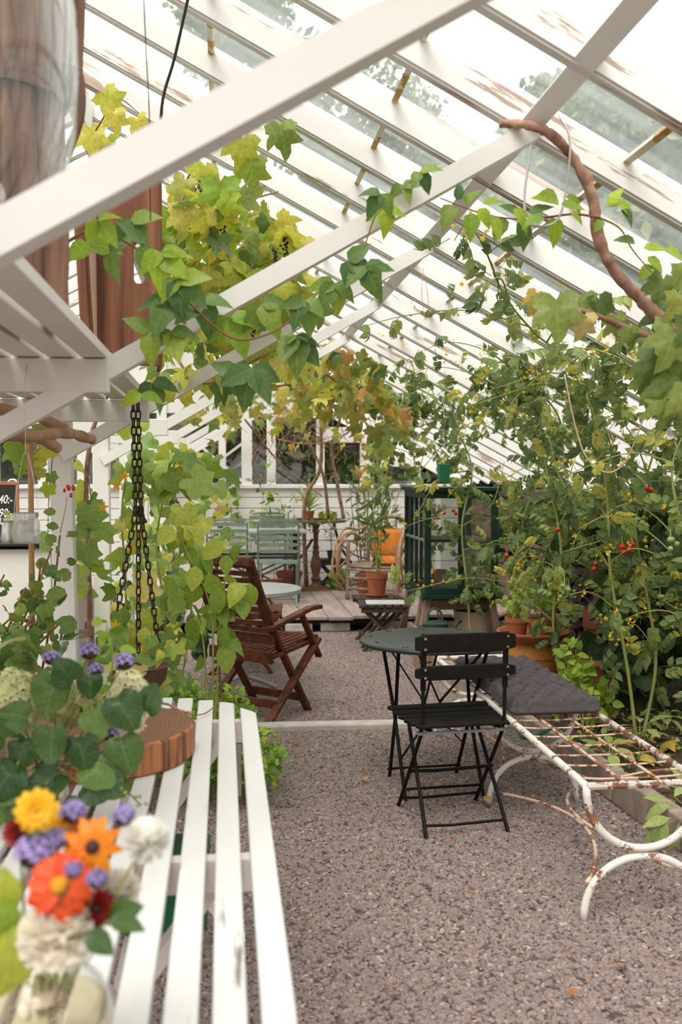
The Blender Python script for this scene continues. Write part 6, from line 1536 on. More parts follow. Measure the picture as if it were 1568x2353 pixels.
cs.stem([at(1378, 500, 2.9), at(1425, 525, 2.9), at(1455, 575, 2.9), at(1510, 640, 2.9)], (0.003, 0.0016), 'red_stem')
def lf(pl, px, py, Y, dx_, dy_, sz, mk): pl.leaf('creeper', mk, at(px, py, Y), V((dx_, random.uniform(-0.4, 0.0), dy_)), V((random.uniform(-0.3, 0.3), -0.8, 0.7)), sz)
for px, py, dx_, dy_, sz in ((1040, 470, -0.5, -1, 0.09), (1085, 490, -0.1, -1, 0.09), (1100, 480, 0.6, -0.8, 0.07), (1070, 470, 0.5, 0.6, 0.07), (1110, 470, 0.9, 0.2, 0.08), (1130, 495, 0.4, -1, 0.085), (1160, 500, -0.5, -1, 0.085), (1200, 505, 0.1, -1, 0.10), (1195, 500, -0.7, 0.5, 0.08), (1180, 480, 0.7, -0.7, 0.09), (1215, 490, 0.9, 0.3, 0.08), (1270, 500, 0.2, -1, 0.095), (1250, 500, -0.9, -0.2, 0.08), (1285, 470, -1, 0.4, 0.09), (1300, 450, 0.8, -0.5, 0.085), (1280, 450, -0.9, 0.1, 0.07), (1290, 470, 0.9, -0.1, 0.08), (1310, 490, 0.8, -0.3, 0.06), (1395, 475, 0.9, 0.2, 0.09), (1400, 470, 0.5, 0.7, 0.07), (1420, 470, 0.9, -0.4, 0.08), (1430, 480, 0.5, -0.9, 0.07), (1385, 505, -0.6, -0.8, 0.05), (1460, 560, -0.9, 0.3, 0.07), (1480, 570, 0.9, 0.0, 0.08), (1490, 590, 0.7, -0.8, 0.07), (1500, 610, -0.6, -0.6, 0.07), (1530, 570, 0.6, -0.4, 0.07), (1050, 460, 0.2, 0.9, 0.06)):
    lf(cs, px, py, 2.9 + random.uniform(-0.05, 0.05), dx_, dy_, sz, random.choice(['L_creeper_light', 'L_creeper_light', 'L_creeper']))
cs.done(60)
# ties
line('white_ribbon', 'white plastic tie looped from the purlin round the creeper strand', [at(1285, 265, 2.93), at(1310, 320, 2.9), at(1302, 430, 2.9), at(1285, 500, 2.88), at(1250, 520, 2.86), at(1214, 510, 2.88), at(1206, 450, 2.9), at(1222, 330, 2.92)], 0.0035, 'ribbon', 'tie')
line('cream_rope', 'thick cream cord hanging in a loop among the tomatoes', [at(1298, 860, 4.75), at(1318, 960, 4.7), at(1345, 1045, 4.68), at(1390, 1085, 4.66), at(1432, 1068, 4.68), at(1465, 1000, 4.7), at(1503, 885, 4.75), at(1515, 800, 4.8)], 0.0042, 'cord', 'rope')
line('orange_twine', 'thin orange twine dangling from the end of the purlin strut', [at(973, 615, 4.5), at(970, 680, 4.48), at(978, 735, 4.48), at(985, 700, 4.48), at(977, 630, 4.5)], 0.0014, 'orange_twine', 'twine')

# vine at the far end
bv = Plant('grape_vine', 'yellowing grape vine with several bare stems in front of the end wall', 'vine', (at(735, 1170, 11.2).x, 11.2, D))
def st(pts, r=(0.028, 0.012)): return bv.stem(pts, r, 'vine_bark', n=6)
st([(at(705, 1180, 11.7).x, 11.75, D), at(700, 1160, 11.4), at(735, 1080, 11.2), at(738, 980, 11.0), at(730, 900, 10.6), at(745, 830, 9.8)])
st([at(755, 1190, 11.5), at(745, 1100, 11.3), at(722, 1040, 11.2), at(690, 980, 11.0), at(650, 930, 10.5)], (0.02, 0.01)); st([at(790, 1190, 11.4), at(775, 1110, 11.3), at(762, 1030, 11.2), at(780, 970, 11.0), at(790, 900, 10.4)], (0.022, 0.012))
st([at(640, 1010, 11.0), at(700, 1020, 11.0), at(770, 1010, 11.0), at(850, 960, 10.5)], (0.012, 0.008)); st([at(560, 960, 10.6), at(640, 1060, 11.2), at(700, 1110, 11.4), at(740, 1140, 11.4)], (0.01, 0.008)); st([at(610, 1010, 11.2), at(580, 1060, 11.5), at(600, 1120, 11.8)], (0.009, 0.007))
st([at(480, 870, 7.4), at(600, 890, 7.6), at(700, 870, 7.8), at(760, 820, 7.8)], (0.014, 0.008)); st([at(740, 850, 7.9), at(800, 900, 8.0), at(860, 960, 8.0)], (0.010, 0.005))
BK = ['L_back', 'L_back', 'L_grape', 'L_grape_yellow']
blob(bv, (770, 860), (110, 70), (7.4, 8.8), 130, 'grape', BK, (0.10, 0.16)); blob(bv, (880, 950), (60, 70), (7.6, 8.6), 34, 'grape', BK, (0.12, 0.18)); blob(bv, (660, 900), (110, 80), (8.0, 10.0), 44, 'grape', BK, (0.10, 0.15))
blob(bv, (720, 970), (130, 60), (9.5, 11.2), 26, 'grape', BK, (0.08, 0.13)); blob(bv, (860, 1070), (50, 80), (10, 11), 40, 'grape', BK, (0.08, 0.14)); blob(bv, (520, 900), (60, 60), (6.8, 8.5), 26, 'grape', BK, (0.10, 0.15)); blob(bv, (480, 960), (70, 60), (7.0, 8.5), 18, 'grape', BK, (0.10, 0.14))
g = G()
for i in range(260):
    p = at(random.gauss(700, 60), random.gauss(960, 60), random.uniform(9.6, 11)); d = rv(1).normalized() * random.uniform(0.08, 0.22); g.tube([p, p + d * 0.5 + rv(0.02), p + d], 0.0035, 3, caps=False)
bv.part('twigs', g, 'vine_bark', kind='stuff'); bv.done(290)

# ------------------------------------------------------------------ tomatoes
tom_labels = []
def tomato_plant(label, Y, path, nleaf, size, fruits=(), greens=(), spread=0.10, extra=()):
    b = at(path[0][0], path[0][1], Y); base = V((max(b.x, KX(Y) + 0.12), Y, 0.09))
    pl = Plant('tomato_plant', label, 'tomato plant', base)
    Ps = []
    pts = [base] + [at(px, py, Y + (q[0] if q else 0)) for px, py, *q in path[1:]]
    Pm = pl.stem(pts, (0.010, 0.0035), 'green_stem', n=6); Ps.append(Pm)
    for k in range(11):
        i = int(len(Pm) * (0.2 + 0.78 * k / 11)); p = Pm[min(i, len(Pm) - 1)]
        d = V((random.gauss(0, 0.26), random.gauss(0, 0.12), random.uniform(-0.05, 0.3))); q = p + d
        Ps.append(pl.stem([p, p + d * 0.5 + V((0, 0, 0.05)), q, q + V((d.x * 0.4, d.y * 0.3, -0.06))], (0.005, 0.002), 'green_stem', n=4, smooth=4))
    for ex in extra: Ps.append(pl.stem([at(px, py, Y + 0.02) for px, py in ex], (0.0055, 0.003), 'green_stem', n=5))
    tot = len(Ps); first = int(nleaf * 0.4)
    pl.spray(Pm, first, 'tomato', 'L_tomato', size, 0.03, 0.35, 0.6, 0.12, 1.0)
    for Pk in Ps[1:]: pl.spray(Pk, (nleaf - first) // max(1, tot - 1), 'tomato', 'L_tomato', size, 0.03, 0.35, 0.6)
    g = G(); stf = _star(5, lambda t: 0.22 * math.sin(PI * min(0.95, t + 0.08)), tilt=-0.4)
    for k in range(46):
        Pk = random.choice(Ps); p = random.choice(Pk[len(Pk) // 3:]) + rv(0.05)
        for j in range(3): g.add(stf[0], stf[1], lmx(p + rv(0.014), rv(1), V((0, -0.8, 0.2)) + rv(0.6), random.uniform(0.010, 0.016)))
    pl.part('blossom', g, 'P_tom', kind='stuff')
    for px, py, r in fruits:
        g = G(); p = at(px, py, Y - 0.06); g.ball(p, r, 12, 8, (1, 1, 0.95)); o = pl.part('tomato', g, 'tomato_red'); o['label'] = 'ripe red tomato'
        g = G(); g.tube([p + V((0, 0, r * 0.9)), p + V((0.006, 0.02, r * 0.9 + 0.035))], 0.0018, 4); obj('fruit_stalk', g, M['green_stem'], o); 
        o2 = o.children[0]; o2.data.transform(Matrix.Translation(-pl.base))
    for px, py, n in greens:
        for k in range(n):
            p = at(px, py, Y - 0.05) + V((random.gauss(0, 0.018), random.gauss(0, 0.012), -0.020 * (k // 2))); g = G(); g.ball(p, random.uniform(0.010, 0.015), 10, 7); pl.part('tomato', g, 'tomato_green')['label'] = 'unripe green tomato'
        g = G(); g.tube([at(px, py, Y - 0.05) + V((0, 0.02, 0.05)), at(px, py, Y - 0.05) + V((0, 0, -0.01 * n))], 0.002, 4); pl.part('truss', g, 'green_stem')
    return pl.done(150)
tomato_plant('tomato plant with a long arching stem reaching highest under the roof', 4.9, [(1465, 1700), (1440, 1520), (1405, 1330), (1395, 1150), (1372, 980), (1310, 840), (1225, 760), (1160, 680), (1128, 600)], 150, (0.10, 0.175), ((1430, 1256, 0.0165), (1446, 1263, 0.018), (1453, 1250, 0.016), (1432, 1268, 0.015)), ((1392, 1030, 8), (1300, 1345, 7)), extra=([(1405, 830), (1310, 820), (1200, 900), (1150, 970)], [(1395, 1150), (1300, 1120), (1260, 1000)]))
tomato_plant('tomato plant beside the arching one, with a thick pale stem rising from the leaf litter', 5.02, [(1478, 1700), (1508, 1520), (1484, 1350), (1462, 1200), (1500, 1050), (1545, 920), (1500, 830)], 150, (0.10, 0.17), ((1483, 1122, 0.019), (1496, 1126, 0.016)), ((1520, 1370, 6), (1395, 1405, 5)), extra=([(1484, 1350), (1560, 1400), (1600, 1380)],))
tomato_plant('tomato plant in front of the terracotta pots, with fruit near the wall', 5.7, [(1300, 1620), (1272, 1430), (1290, 1270), (1262, 1110), (1222, 960), (1160, 860)], 150, (0.10, 0.175), ((1366, 1308, 0.017), (1370, 1296, 0.014), (1282, 1217, 0.016)), ((1310, 1350, 9),), extra=([(1290, 1270), (1390, 1330), (1440, 1410), (1390, 1500)], [(1272, 1430), (1180, 1330), (1240, 1230)]))
tomato_plant('tomato plant between the ochre jar and the cabinet', 6.8, [(1190, 1500), (1180, 1340), (1205, 1190), (1240, 1050), (1190, 930), (1100, 860)], 150, (0.11, 0.19), ((1165, 1277, 0.019),), ((1250, 1210, 5),), extra=([(1205, 1190), (1290, 1130), (1340, 1000)],))
tomato_plant('tomato plant climbing in front of the green glazed cabinet', 7.45, [(1085, 1500), (1075, 1360), (1062, 1210), (1085, 1080), (1045, 980), (990, 910), (930, 880)], 150, (0.11, 0.19), ((1020, 1178, 0.018), (1042, 1173, 0.016), (1048, 1180, 0.015)), (), extra=([(1062, 1210), (1130, 1160), (1160, 1060)], [(1085, 1080), (1010, 1100), (960, 1180)]))
tomato_plant('tomato plant behind the glazed cabinet, topmost leaves before the far roof', 9.2, [(1010, 1440), (985, 1250), (960, 1090), (930, 980), (890, 900), (860, 880)], 140, (0.13, 0.21), (), (), extra=([(960, 1090), (1030, 1010), (1100, 960)], [(930, 980), (900, 1050), (880, 1120)]))
tomato_plant('tomato plant at the picture edge with its stems cut off', 4.3, [(1640, 1700), (1610, 1450), (1575, 1250), (1545, 1080), (1590, 960)], 100, (0.10, 0.17), (), ((1545, 1240, 5),))
tomato_plant('tomato plant against the stone wall behind the clay jar', 6.2, [(1400, 1560), (1420, 1350), (1432, 1180), (1400, 1010), (1350, 900), (1420, 800)], 150, (0.11, 0.19), (), ((1340, 1180, 6),), extra=([(1432, 1180), (1350, 1200), (1300, 1290)],))
tomato_plant('tomato plant deep behind the others, its crown before the roof rafters', 7.9, [(1300, 1500), (1270, 1300), (1250, 1130), (1290, 980), (1230, 890), (1180, 850)], 140, (0.13, 0.21), (), ())

# leafy climber behind, shade painted into its leaf colour
dc = Plant('bean_climber', 'dense leafy climber filling the corner against the stone wall, shade painted into its dark leaves', 'climber', (2.75, 5.6, 0.09))
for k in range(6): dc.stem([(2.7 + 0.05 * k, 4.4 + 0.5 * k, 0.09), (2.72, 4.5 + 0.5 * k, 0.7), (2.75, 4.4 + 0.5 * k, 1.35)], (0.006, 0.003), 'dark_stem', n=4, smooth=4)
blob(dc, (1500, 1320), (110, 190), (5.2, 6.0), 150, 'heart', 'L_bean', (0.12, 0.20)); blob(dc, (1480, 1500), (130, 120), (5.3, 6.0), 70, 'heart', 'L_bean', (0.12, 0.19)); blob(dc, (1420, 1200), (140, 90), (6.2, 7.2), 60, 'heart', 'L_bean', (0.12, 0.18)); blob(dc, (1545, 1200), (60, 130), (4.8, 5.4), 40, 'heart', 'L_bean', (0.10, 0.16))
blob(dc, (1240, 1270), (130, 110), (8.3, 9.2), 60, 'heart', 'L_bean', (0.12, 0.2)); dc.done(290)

# basil, bowl plants and others by the daybed
bs_ = Plant('basil_plant', 'bushy light green basil beside the dark cushion', 'herb', (at(1330, 1650, 5.25).x, 5.12, 0.09))
for k in range(9):
    t = at(1275 + 16 * k, 1470 + 28 * abs(k - 2) * 0.8, 5.15 + 0.03 * (k % 3)); P = bs_.stem([bs_.base + rv(0.02) * V((1, 1, 0)), bs_.base.lerp(t, 0.6) + V((0, 0, 0.03)), t], (0.003, 0.0018), 'green_stem', n=4, smooth=4); bs_.spray(P, 16, 'ov', 'L_basil', (0.05, 0.085), 0.025, 0.1, 0.7, 0.25)
bs_.done(150)
for p, lb in zip(small, ('leafy white-starred plant in the bowl pot nearest the cabinet', 'leafy white-starred plant in the front bowl pot', 'leafy white-starred plant in the bowl pot nearest the basil')):
    fp = Plant('flowering_plant', lb, 'potted plant', p)
    for k in range(9):
        d = V((random.gauss(0, 0.09), random.gauss(0, 0.06), random.uniform(0.12, 0.27))); P = fp.stem([p, p + d * 0.6, p + d], (0.002, 0.001), 'green_stem', n=4, smooth=3); fp.spray(P, 8, 'ov', random.choice(['L_basil', 'L_pepper']), (0.035, 0.06), 0.02, 0.1, 0.8, 0.3)
    g = G(); s5 = _star(5, lambda t: 0.24 * math.sin(PI * min(0.92, t + 0.08)), tilt=0.1)
    for k in range(7): g.add(s5[0], s5[1], lmx(p + V((random.gauss(0, 0.09), random.gauss(-0.06, 0.03), random.uniform(0.10, 0.30))), rv(1), V((0, -1, 0.3)) + rv(0.3), 0.018))
    fp.part('blossom', g, 'P_white', kind='stuff'); fp.done(80)
pb = Plant('dark_shiso', 'dark purple-leaved plant behind the bowl of pots', 'plant', (at(1320, 1500, 6.5).x, 6.55, 0.09))
M['L_purple'] = leafm('leaf_purple', [(0.0, (0.035, 0.015, 0.03)), (1.0, (0.07, 0.03, 0.05))], 0.2)
for k in range(7):
    t = at(1310 + random.gauss(0, 30), 1340 + random.gauss(0, 40), 6.5); P = pb.stem([pb.base, pb.base.lerp(t, 0.6), t], (0.004, 0.002), 'dark_stem', n=4, smooth=4); pb.spray(P, 9, 'ov', 'L_purple', (0.06, 0.10), 0.03, 0.2, 0.6, 0.4)
pb.done(70)
cp = Plant('pot_plant', 'small leafy plant in the cream pot', 'potted plant', (at(1088, 1430, 8.05).x, 8.05, 0.34))
for k in range(6):
    d = V((random.gauss(0, 0.12), random.gauss(0, 0.08), random.uniform(0.08, 0.25))); P = cp.stem([cp.base, cp.base + d * 0.6, cp.base + d], (0.003, 0.0015), 'green_stem', n=4, smooth=3); cp.spray(P, 7, 'ov', 'L_geranium', (0.05, 0.08), 0.03)
cp.done(45)
# sage seedlings and weeds in the bed
def rosette(name, label, base, n, size, mk, shape, hgt=0.08, cat='plant', out=0.6):
    pl = Plant(name, label, cat, base)
    P = pl.stem([base, V(base) + V((0, 0, hgt * 0.6)), V(base) + V((0, 0, hgt))], (0.004, 0.003), 'green_stem', n=5, smooth=3)
    for i in range(n):
        a = i * 2.4 + random.random() * 0.4; up = random.uniform(0.1, 0.7); d = V((math.cos(a), math.sin(a), up)); p = V(base) + V((0, 0, hgt * random.uniform(0.5, 1.0)))
        pl.stem([p, p + d * 0.05], (0.002, 0.0015), 'green_stem', n=4, smooth=2); pl.leaf(shape, mk, p + d * 0.05, d + V((0, 0, -0.3)), V((0, 0, 1)) - d * 0.4 + rv(0.1), random.uniform(*size))
    return pl.done(40)
sb = V((KX(3.8) + 0.13, 3.82, 0.10))
leaf_spray('sage_plant', 'large-leaved pale green sage leaning over the kerb at the picture edge', sb, [(at(px, py, Yq), tip, nr, sz) for px, py, Yq, tip, nr, sz in ((1540, 1850, 3.8, (-0.9, -0.1, -0.15), (0, -0.5, 0.9), 0.12), (1530, 1840, 3.85, (-0.8, -0.1, 0.25), (0, -0.6, 0.8), 0.10), (1540, 1880, 3.7, (-1, -0.2, -0.1), (0, -0.5, 0.9), 0.13), (1535, 1890, 3.68, (-0.5, -0.2, -0.8), (0, -0.9, 0.4), 0.12), (1560, 1895, 3.66, (-0.2, -0.2, -0.9), (0.2, -0.9, 0.4), 0.13), (1575, 1900, 3.66, (0.3, -0.2, -0.9), (-0.2, -0.9, 0.4), 0.12), (1550, 1830, 3.9, (0.5, 0, 0.6), (0, -0.6, 0.8), 0.12), (1580, 1860, 3.75, (0.9, -0.2, 0.1), (0, -0.6, 0.8), 0.12), (1570, 1800, 3.9, (-0.3, 0.2, 0.8), (0, -0.7, 0.6), 0.12), (1510, 1905, 3.75, (-0.6, -0.1, -0.6), (0, -0.7, 0.7), 0.09))], 'L_sage', 'sage', 'herb')
rosette('sage_plant', 'pale green sage seedling showing through the wire grid', (at(1420, 1760, 4.4).x, 4.5, 0.10), 9, (0.10, 0.15), 'L_sage', 'sage', 0.10, 'herb')
rosette('sage_plant', 'pale green sage seedling beyond the dark rail of the daybed', (at(1500, 1730, 4.6).x, 4.75, 0.10), 10, (0.09, 0.14), 'L_sage', 'sage', 0.12, 'herb')
rosette('sage_plant', 'small sage seedling near the foot of the wall', (at(1545, 1660, 5.0).x, 5.1, 0.10), 8, (0.09, 0.13), 'L_sage', 'sage', 0.10, 'herb')
wd = Plant('weeds', 'low pale green weeds and seedlings covering the soil of the bed', 'weeds', (2.2, 4.2, 0.10)); 
for i in range(950):
    y = random.uniform(1.6, 7.2); x = random.uniform(KX(y) + 0.10, 2.75); p = V((x, y, 0.10 + abs(random.gauss(0, 0.02)))); d = rv(1); d.z = abs(d.z) * 0.8
    wd.leaf(random.choice(['ov', 'herb', 'gera']), random.choice(['L_herb', 'L_basil', 'L_sage', 'L_fallen_yellow']), p, d, V((0, 0, 1)) + rv(0.35), random.uniform(0.025, 0.055))
wd.e['kind'] = 'stuff'; wd.done(0)
fl = [(1530, 1690), (1505, 1670), (1555, 1705), (1440, 1790), (1415, 1640), (1545, 1640), (1398, 1650), (1470, 1745), (1390, 1655), (1562, 1680)]
for i, (px, py) in enumerate(fl):
    d0 = at(px, py, 5); k = (EYE.z - 0.125) / (EYE.z - d0.z); p = EYE + (d0 - EYE) * k
    p.x = max(p.x, KX(p.y) + 0.12)
    o = inst('fallen_leaf', leaf_mesh('grape', 'L_fallen_yellow', i % 3)); o.matrix_basis = lmx(V((p.x, p.y, 0.135)), rv(1) * V((1, 1, 0.1)), V((0, 0, 1)) + rv(0.25), random.uniform(0.08, 0.12)); tag(o, 'withered yellow leaf lying on the soil of the tomato bed', 'leaf', 'fallen leaves on the tomato bed')
fg = [(845, 1790, 0.05), (1000, 1545, 0.05), (1100, 1770, 0.05), (1128, 1843, 0.06), (690, 2128, 0.05), (650, 2125, 0.03), (1445, 2215, 0.06), (1300, 1860, 0.05), (1265, 1905, 0.04), (1365, 1880, 0.05), (1075, 2055, 0.035), (1250, 2060, 0.04), (900, 2280, 0.05), (1330, 2280, 0.04), (960, 1625, 0.035), (760, 1560, 0.04), (690, 1700, 0.05), (1370, 2150, 0.03), (1180, 2180, 0.03), (1040, 1930, 0.03), (780, 1905, 0.03), (1220, 1840, 0.05)]
for i, (px, py, sz) in enumerate(fg):
    d0 = at(px, py, 3); k = (EYE.z - 0.031) / (EYE.z - d0.z); p = EYE + (d0 - EYE) * k
    o = inst('fallen_leaf', leaf_mesh(('creeper', 'ov', 'lan')[i % 3], 'L_fallen', i % 3)); o.matrix_basis = lmx(p, rv(1) * V((1, 1, 0.1)), V((0, 0, 1)) + rv(0.3), sz); tag(o, 'dry rust-brown leaf lying on the gravel', 'leaf', 'dry leaves on the gravel')

# ------------------------------------------------------------------ cucumber side
cu_ = Plant('cucumber_vine', 'tall cucumber vine with big light leaves and yellow star flowers beside the chain', 'vine', (-0.55, 5.1, 0.02))
for pts in ([(-0.62, 4.7, 0.02), at(205, 1350, 4.75), at(215, 1200, 4.8), at(200, 1080, 4.8)], [(-0.42, 5.2, 0.02), at(380, 1450, 5.0), at(360, 1250, 5.0), at(395, 1080, 4.9), at(430, 1050, 4.8)], [(-0.3, 5.6, 0.02), at(440, 1400, 5.4), at(420, 1200, 5.4), at(350, 1060, 5.3)], [(-0.52, 5.0, 0.02), at(290, 1380, 4.9), at(280, 1180, 4.9), at(300, 1050, 4.9), at(330, 1000, 4.9)]):
    P = cu_.stem(pts, (0.007, 0.003), 'green_stem'); cu_.spray(P, 13, 'cuke', 'L_cucumber', (0.09, 0.16), 0.05, 0.7, 0.7, 0.15)
CS = ['cuke', 'ov', 'grape', 'heart']
blob(cu_, (400, 1420), (110, 90), (6.6, 7.4), 40, 'heart', 'L_bean', (0.10, 0.16)); blob(cu_, (360, 1250), (110, 120), (6.6, 7.4), 26, 'heart', 'L_bean', (0.08, 0.14))  # dark leaves added at the back to imitate shade in the vine's gaps
for cen, rad, Yq, n, szq in (((400, 1180), (130, 130), (4.8, 6.8), 84, (0.06, 0.12)), ((370, 1380), (140, 120), (4.8, 6.8), 96, (0.06, 0.115)), ((440, 1080), (90, 60), (4.7, 5.4), 26, (0.08, 0.15)), ((205, 1230), (25, 120), (4.7, 5.2), 14, (0.09, 0.15)), ((320, 1490), (110, 60), (4.2, 4.8), 34, (0.07, 0.12))):
    for shp in CS: blob(cu_, cen, rad, Yq, n // 4 + 1, shp, ['L_cucumber', 'L_cucumber', 'L_pepper'], szq)
for px, py, sz, tip in ((205, 1150, 0.17, (0.2, -0.1, -1)), (195, 1240, 0.16, (0.1, -0.1, -1)), (115, 1220, 0.15, (0.2, 0, -1)), (205, 1330, 0.17, (-0.9, -0.2, 0.1)), (300, 1335, 0.19, (0.9, -0.2, -0.3)), (250, 1085, 0.18, (0.6, -0.2, -0.3)), (430, 1090, 0.19, (0.7, -0.3, -0.5)), (425, 1160, 0.17, (-0.1, -0.2, -1)), (440, 1190, 0.16, (0.4, -0.2, -0.9)), (115, 1390, 0.2, (0.1, -0.1, -1)), (345, 1400, 0.16, (0, 0, -1)), (400, 1540, 0.12, (0.1, -0.1, -1))):
    cu_.leaf('cuke', 'L_cucumber', at(px, py, 4.62), tip, (random.uniform(-0.3, 0.3), -1, 0.5), sz * 0.78)
for px, py in ((237, 1165), (300, 1258), (268, 1115), (322, 1225), (265, 1435), (285, 1095)):
    for i in range(5):
        o = inst('petal', PM['s'], cu_.e); a = 2 * PI * i / 5 + random.random() * 0.3; c = at(px, py, 4.6); o.matrix_basis = lmx(c - cu_.base, V((math.cos(a), -0.25, math.sin(a))), V((-math.cos(a) * 0.3, -1, -math.sin(a) * 0.3)), 0.028)
def _clear(l):
    p = to_px(l[3].translation); return not (215 < p[0] < 262 and 1030 < p[1] < 1420 and p[2] < 6.0 and random.random() < 0.8)
def _thin(l, keep):
    p = to_px(l[3].translation); return not (420 < p[0] < 640 and 1240 < p[1] < 1620 and random.random() > keep)
cu_.leaves = [l for l in cu_.leaves if _clear(l) and _thin(l, 0.22)]
cu_.done(260)
sv = Plant('squash_vine', 'yellow squash leaves hanging behind the cane and the driftwood', 'vine', at(110, 1000, 4.2)); 
P = sv.stem([at(125, 1000, 4.2), at(90, 1030, 4.15), at(60, 1060, 4.1)], (0.004, 0.002), 'green_stem'); sv.stem([at(125, 1010, 4.2), at(118, 1080, 4.2), at(112, 1150, 4.25), at(110, 1230, 4.3)], (0.003, 0.002), 'green_stem'); sv.stem([at(0, 1045, 4.2), at(25, 1052, 4.2), at(60, 1045, 4.15)], (0.003, 0.002), 'green_stem')
for px, py, sz, tip, mk in ((75, 1030, 0.10, (-0.9, -0.2, -0.6), 'L_grape_yellow'), (80, 1028, 0.09, (1, -0.2, -0.3), 'L_grape_yellow'), (55, 1025, 0.10, (-0.9, -0.2, -0.5), 'L_creeper_light'), (90, 1010, 0.08, (0.2, 0, 0.9), 'L_grape_yellow'), (45, 1070, 0.05, (0, 0, -1), 'L_creeper_light'), (85, 1050, 0.06, (0.2, 0, -1), 'L_cucumber'), (95, 1075, 0.05, (-0.3, 0, -1), 'L_grape'), (115, 1110, 0.06, (-0.3, 0, -1), 'L_creeper_light'), (115, 1085, 0.05, (0.3, 0, -1), 'L_creeper')):
    sv.leaf('cuke', mk, at(px, py, 4.15), tip, (random.uniform(-0.3, 0.3), -1, 0.4), sz)
sv.done(20)
pp = Plant('pepper_plant', 'tall pepper plant with drooping pointed leaves in front of the brown armchair', 'plant', (at(480, 1640, 4.6).x, 4.62, 0.0))
B = pp.base
for pts in ([B, at(490, 1500, 4.6), at(480, 1380, 4.6), at(430, 1270, 4.6), at(395, 1190, 4.6)], [B, at(505, 1480, 4.6), at(515, 1350, 4.6), at(530, 1240, 4.6)], [B, at(470, 1500, 4.6), at(440, 1400, 4.65), at(400, 1330, 4.7)], [at(500, 1450, 4.6), at(530, 1380, 4.6), at(570, 1340, 4.55)]):
    P = pp.stem(pts, (0.006, 0.002), 'green_stem'); pp.spray(P, 16, 'ov', 'L_pepper', (0.09, 0.15), 0.035, 1.2, 0.8, 0.3, face=(0.2, -0.9, 0.3))
for px, py, sz in ((575, 1340, 0.12), (520, 1275, 0.10), (560, 1310, 0.09), (505, 1350, 0.13), (530, 1420, 0.12), (515, 1440, 0.10), (450, 1300, 0.12), (515, 1480, 0.14), (440, 1420, 0.13)): pp.leaf('ov', 'L_pepper', at(px, py, 4.55), (random.uniform(-0.2, 0.2), -0.1, -1), (random.uniform(-0.5, 0.5), -1, 0.2), sz)
g = G(); g.tube([V((B.x + 0.07, 4.66, 0)), at(497, 1350, 4.62)], 0.005, 6); o = obj('plant_stake', g, M['red_stem'], None); tag(o, 'thin brown stake beside the pepper plant', 'stake'); pp.leaves = [l for l in pp.leaves if _thin(l, 0.5)]; pp.done(90)
hb_ = Plant('parsley_patch', 'low patch of parsley and herbs beyond the end of the white table', 'herbs', (0.0, 4.9, 0.0)); 
for i in range(900):
    p = V((random.triangular(-0.75, 0.28, 0.05), random.uniform(4.35, 5.5), 0.0)); 
    if p.x > 0.12 and p.y > 5.2: continue
    h = random.uniform(0.04, 0.30) * (1.15 - max(0, p.x) * 2); d = V((random.gauss(0, 0.25), random.gauss(0, 0.25) - 0.2, 0.5))
    hb_.leaf('herb', random.choice(['L_herb', 'L_herb', 'L_basil']), p + V((0, 0, h)), d, V((0, -0.4, 0.9)) + rv(0.3), random.uniform(0.06, 0.10))
g = G()
for l in hb_.leaves[::3]: p = l[3].translation; g.tube([V((p.x, p.y, 0)), p], 0.0012, 3, caps=False)
hb_.part('stem', g, 'green_stem', kind='stuff'); hb_.done(200)
# geraniums behind the table
def geranium(label, base, tops, n, red=False):
    pl = Plant('geranium', label, 'geranium', base, None)
    for t in tops:
        P = pl.stem([V(base), V(base).lerp(t, 0.5) + rv(0.02), t], (0.006, 0.004), 'red_stem', n=5, smooth=6); pl.spray(P, n, 'gera', 'L_geranium', (0.035, 0.06), 0.04, -0.1, 0.8, 0.35, face=(0, -0.5, 0.8))
    return pl
gp = [(-0.93, 3.85), (-0.74, 4.0), (-1.12, 4.0)]
gb = thing('plant_bench', 'low wooden bench carrying the geranium pots, hidden by leaves', 'bench', (-0.98, 3.95, 0))
g = G(); g.box((0, 0, 0.40), (0.9, 0.34, 0.03)); obj('top', g, M['old_wood'], gb)
for s in (-1, 1):
    for t in (-1, 1): g = G(); g.box((s * 0.40, t * 0.13, 0.193), (0.04, 0.04, 0.385)); obj('leg', g, M['old_wood'], gb)
for (x, y), lb in zip(gp, ('terracotta pot of the leafy geranium in front of the counter', 'terracotta pot of the geranium with red buds', 'terracotta pot of the geranium at the picture edge')): pot('terracotta_pot', lb, (x, y, 0.416), 0.10, 0.18, 'terracotta_dark', 'geranium pots')
q = geranium('leafy geranium with bare brown stems in front of the white counter', (gp[0][0], gp[0][1], 0.57), [at(95, 1290, 3.9), at(120, 1260, 3.9), at(60, 1350, 3.85), at(110, 1380, 3.8), at(75, 1420, 3.75), at(150, 1420, 3.8), at(40, 1440, 3.7)], 10); blob(q, (90, 1430), (90, 70), (3.6, 3.9), 20, 'gera', 'L_geranium', (0.05, 0.085), -0.1, (0, -0.5, 0.8)); q.done(110)
q = geranium('tall geranium with red flower buds against the white post', (gp[1][0], gp[1][1], 0.57), [at(138, 1230, 3.95), at(145, 1440, 3.9)], 9); q.stem([at(138, 1225, 3.95), at(148, 1180, 3.93), at(155, 1140, 3.92)], (0.002, 0.0015), 'green_stem')
for px, py, r in ((158, 1121, 0.010), (169, 1121, 0.010), (148, 1127, 0.007), (163, 1138, 0.008), (155, 1118, 0.007)):
    g = G(); g.ball(at(px, py, 3.92), r, 8, 6, (0.8, 0.8, 1.2)); q.part('flower_bud', g, 'tomato_red')
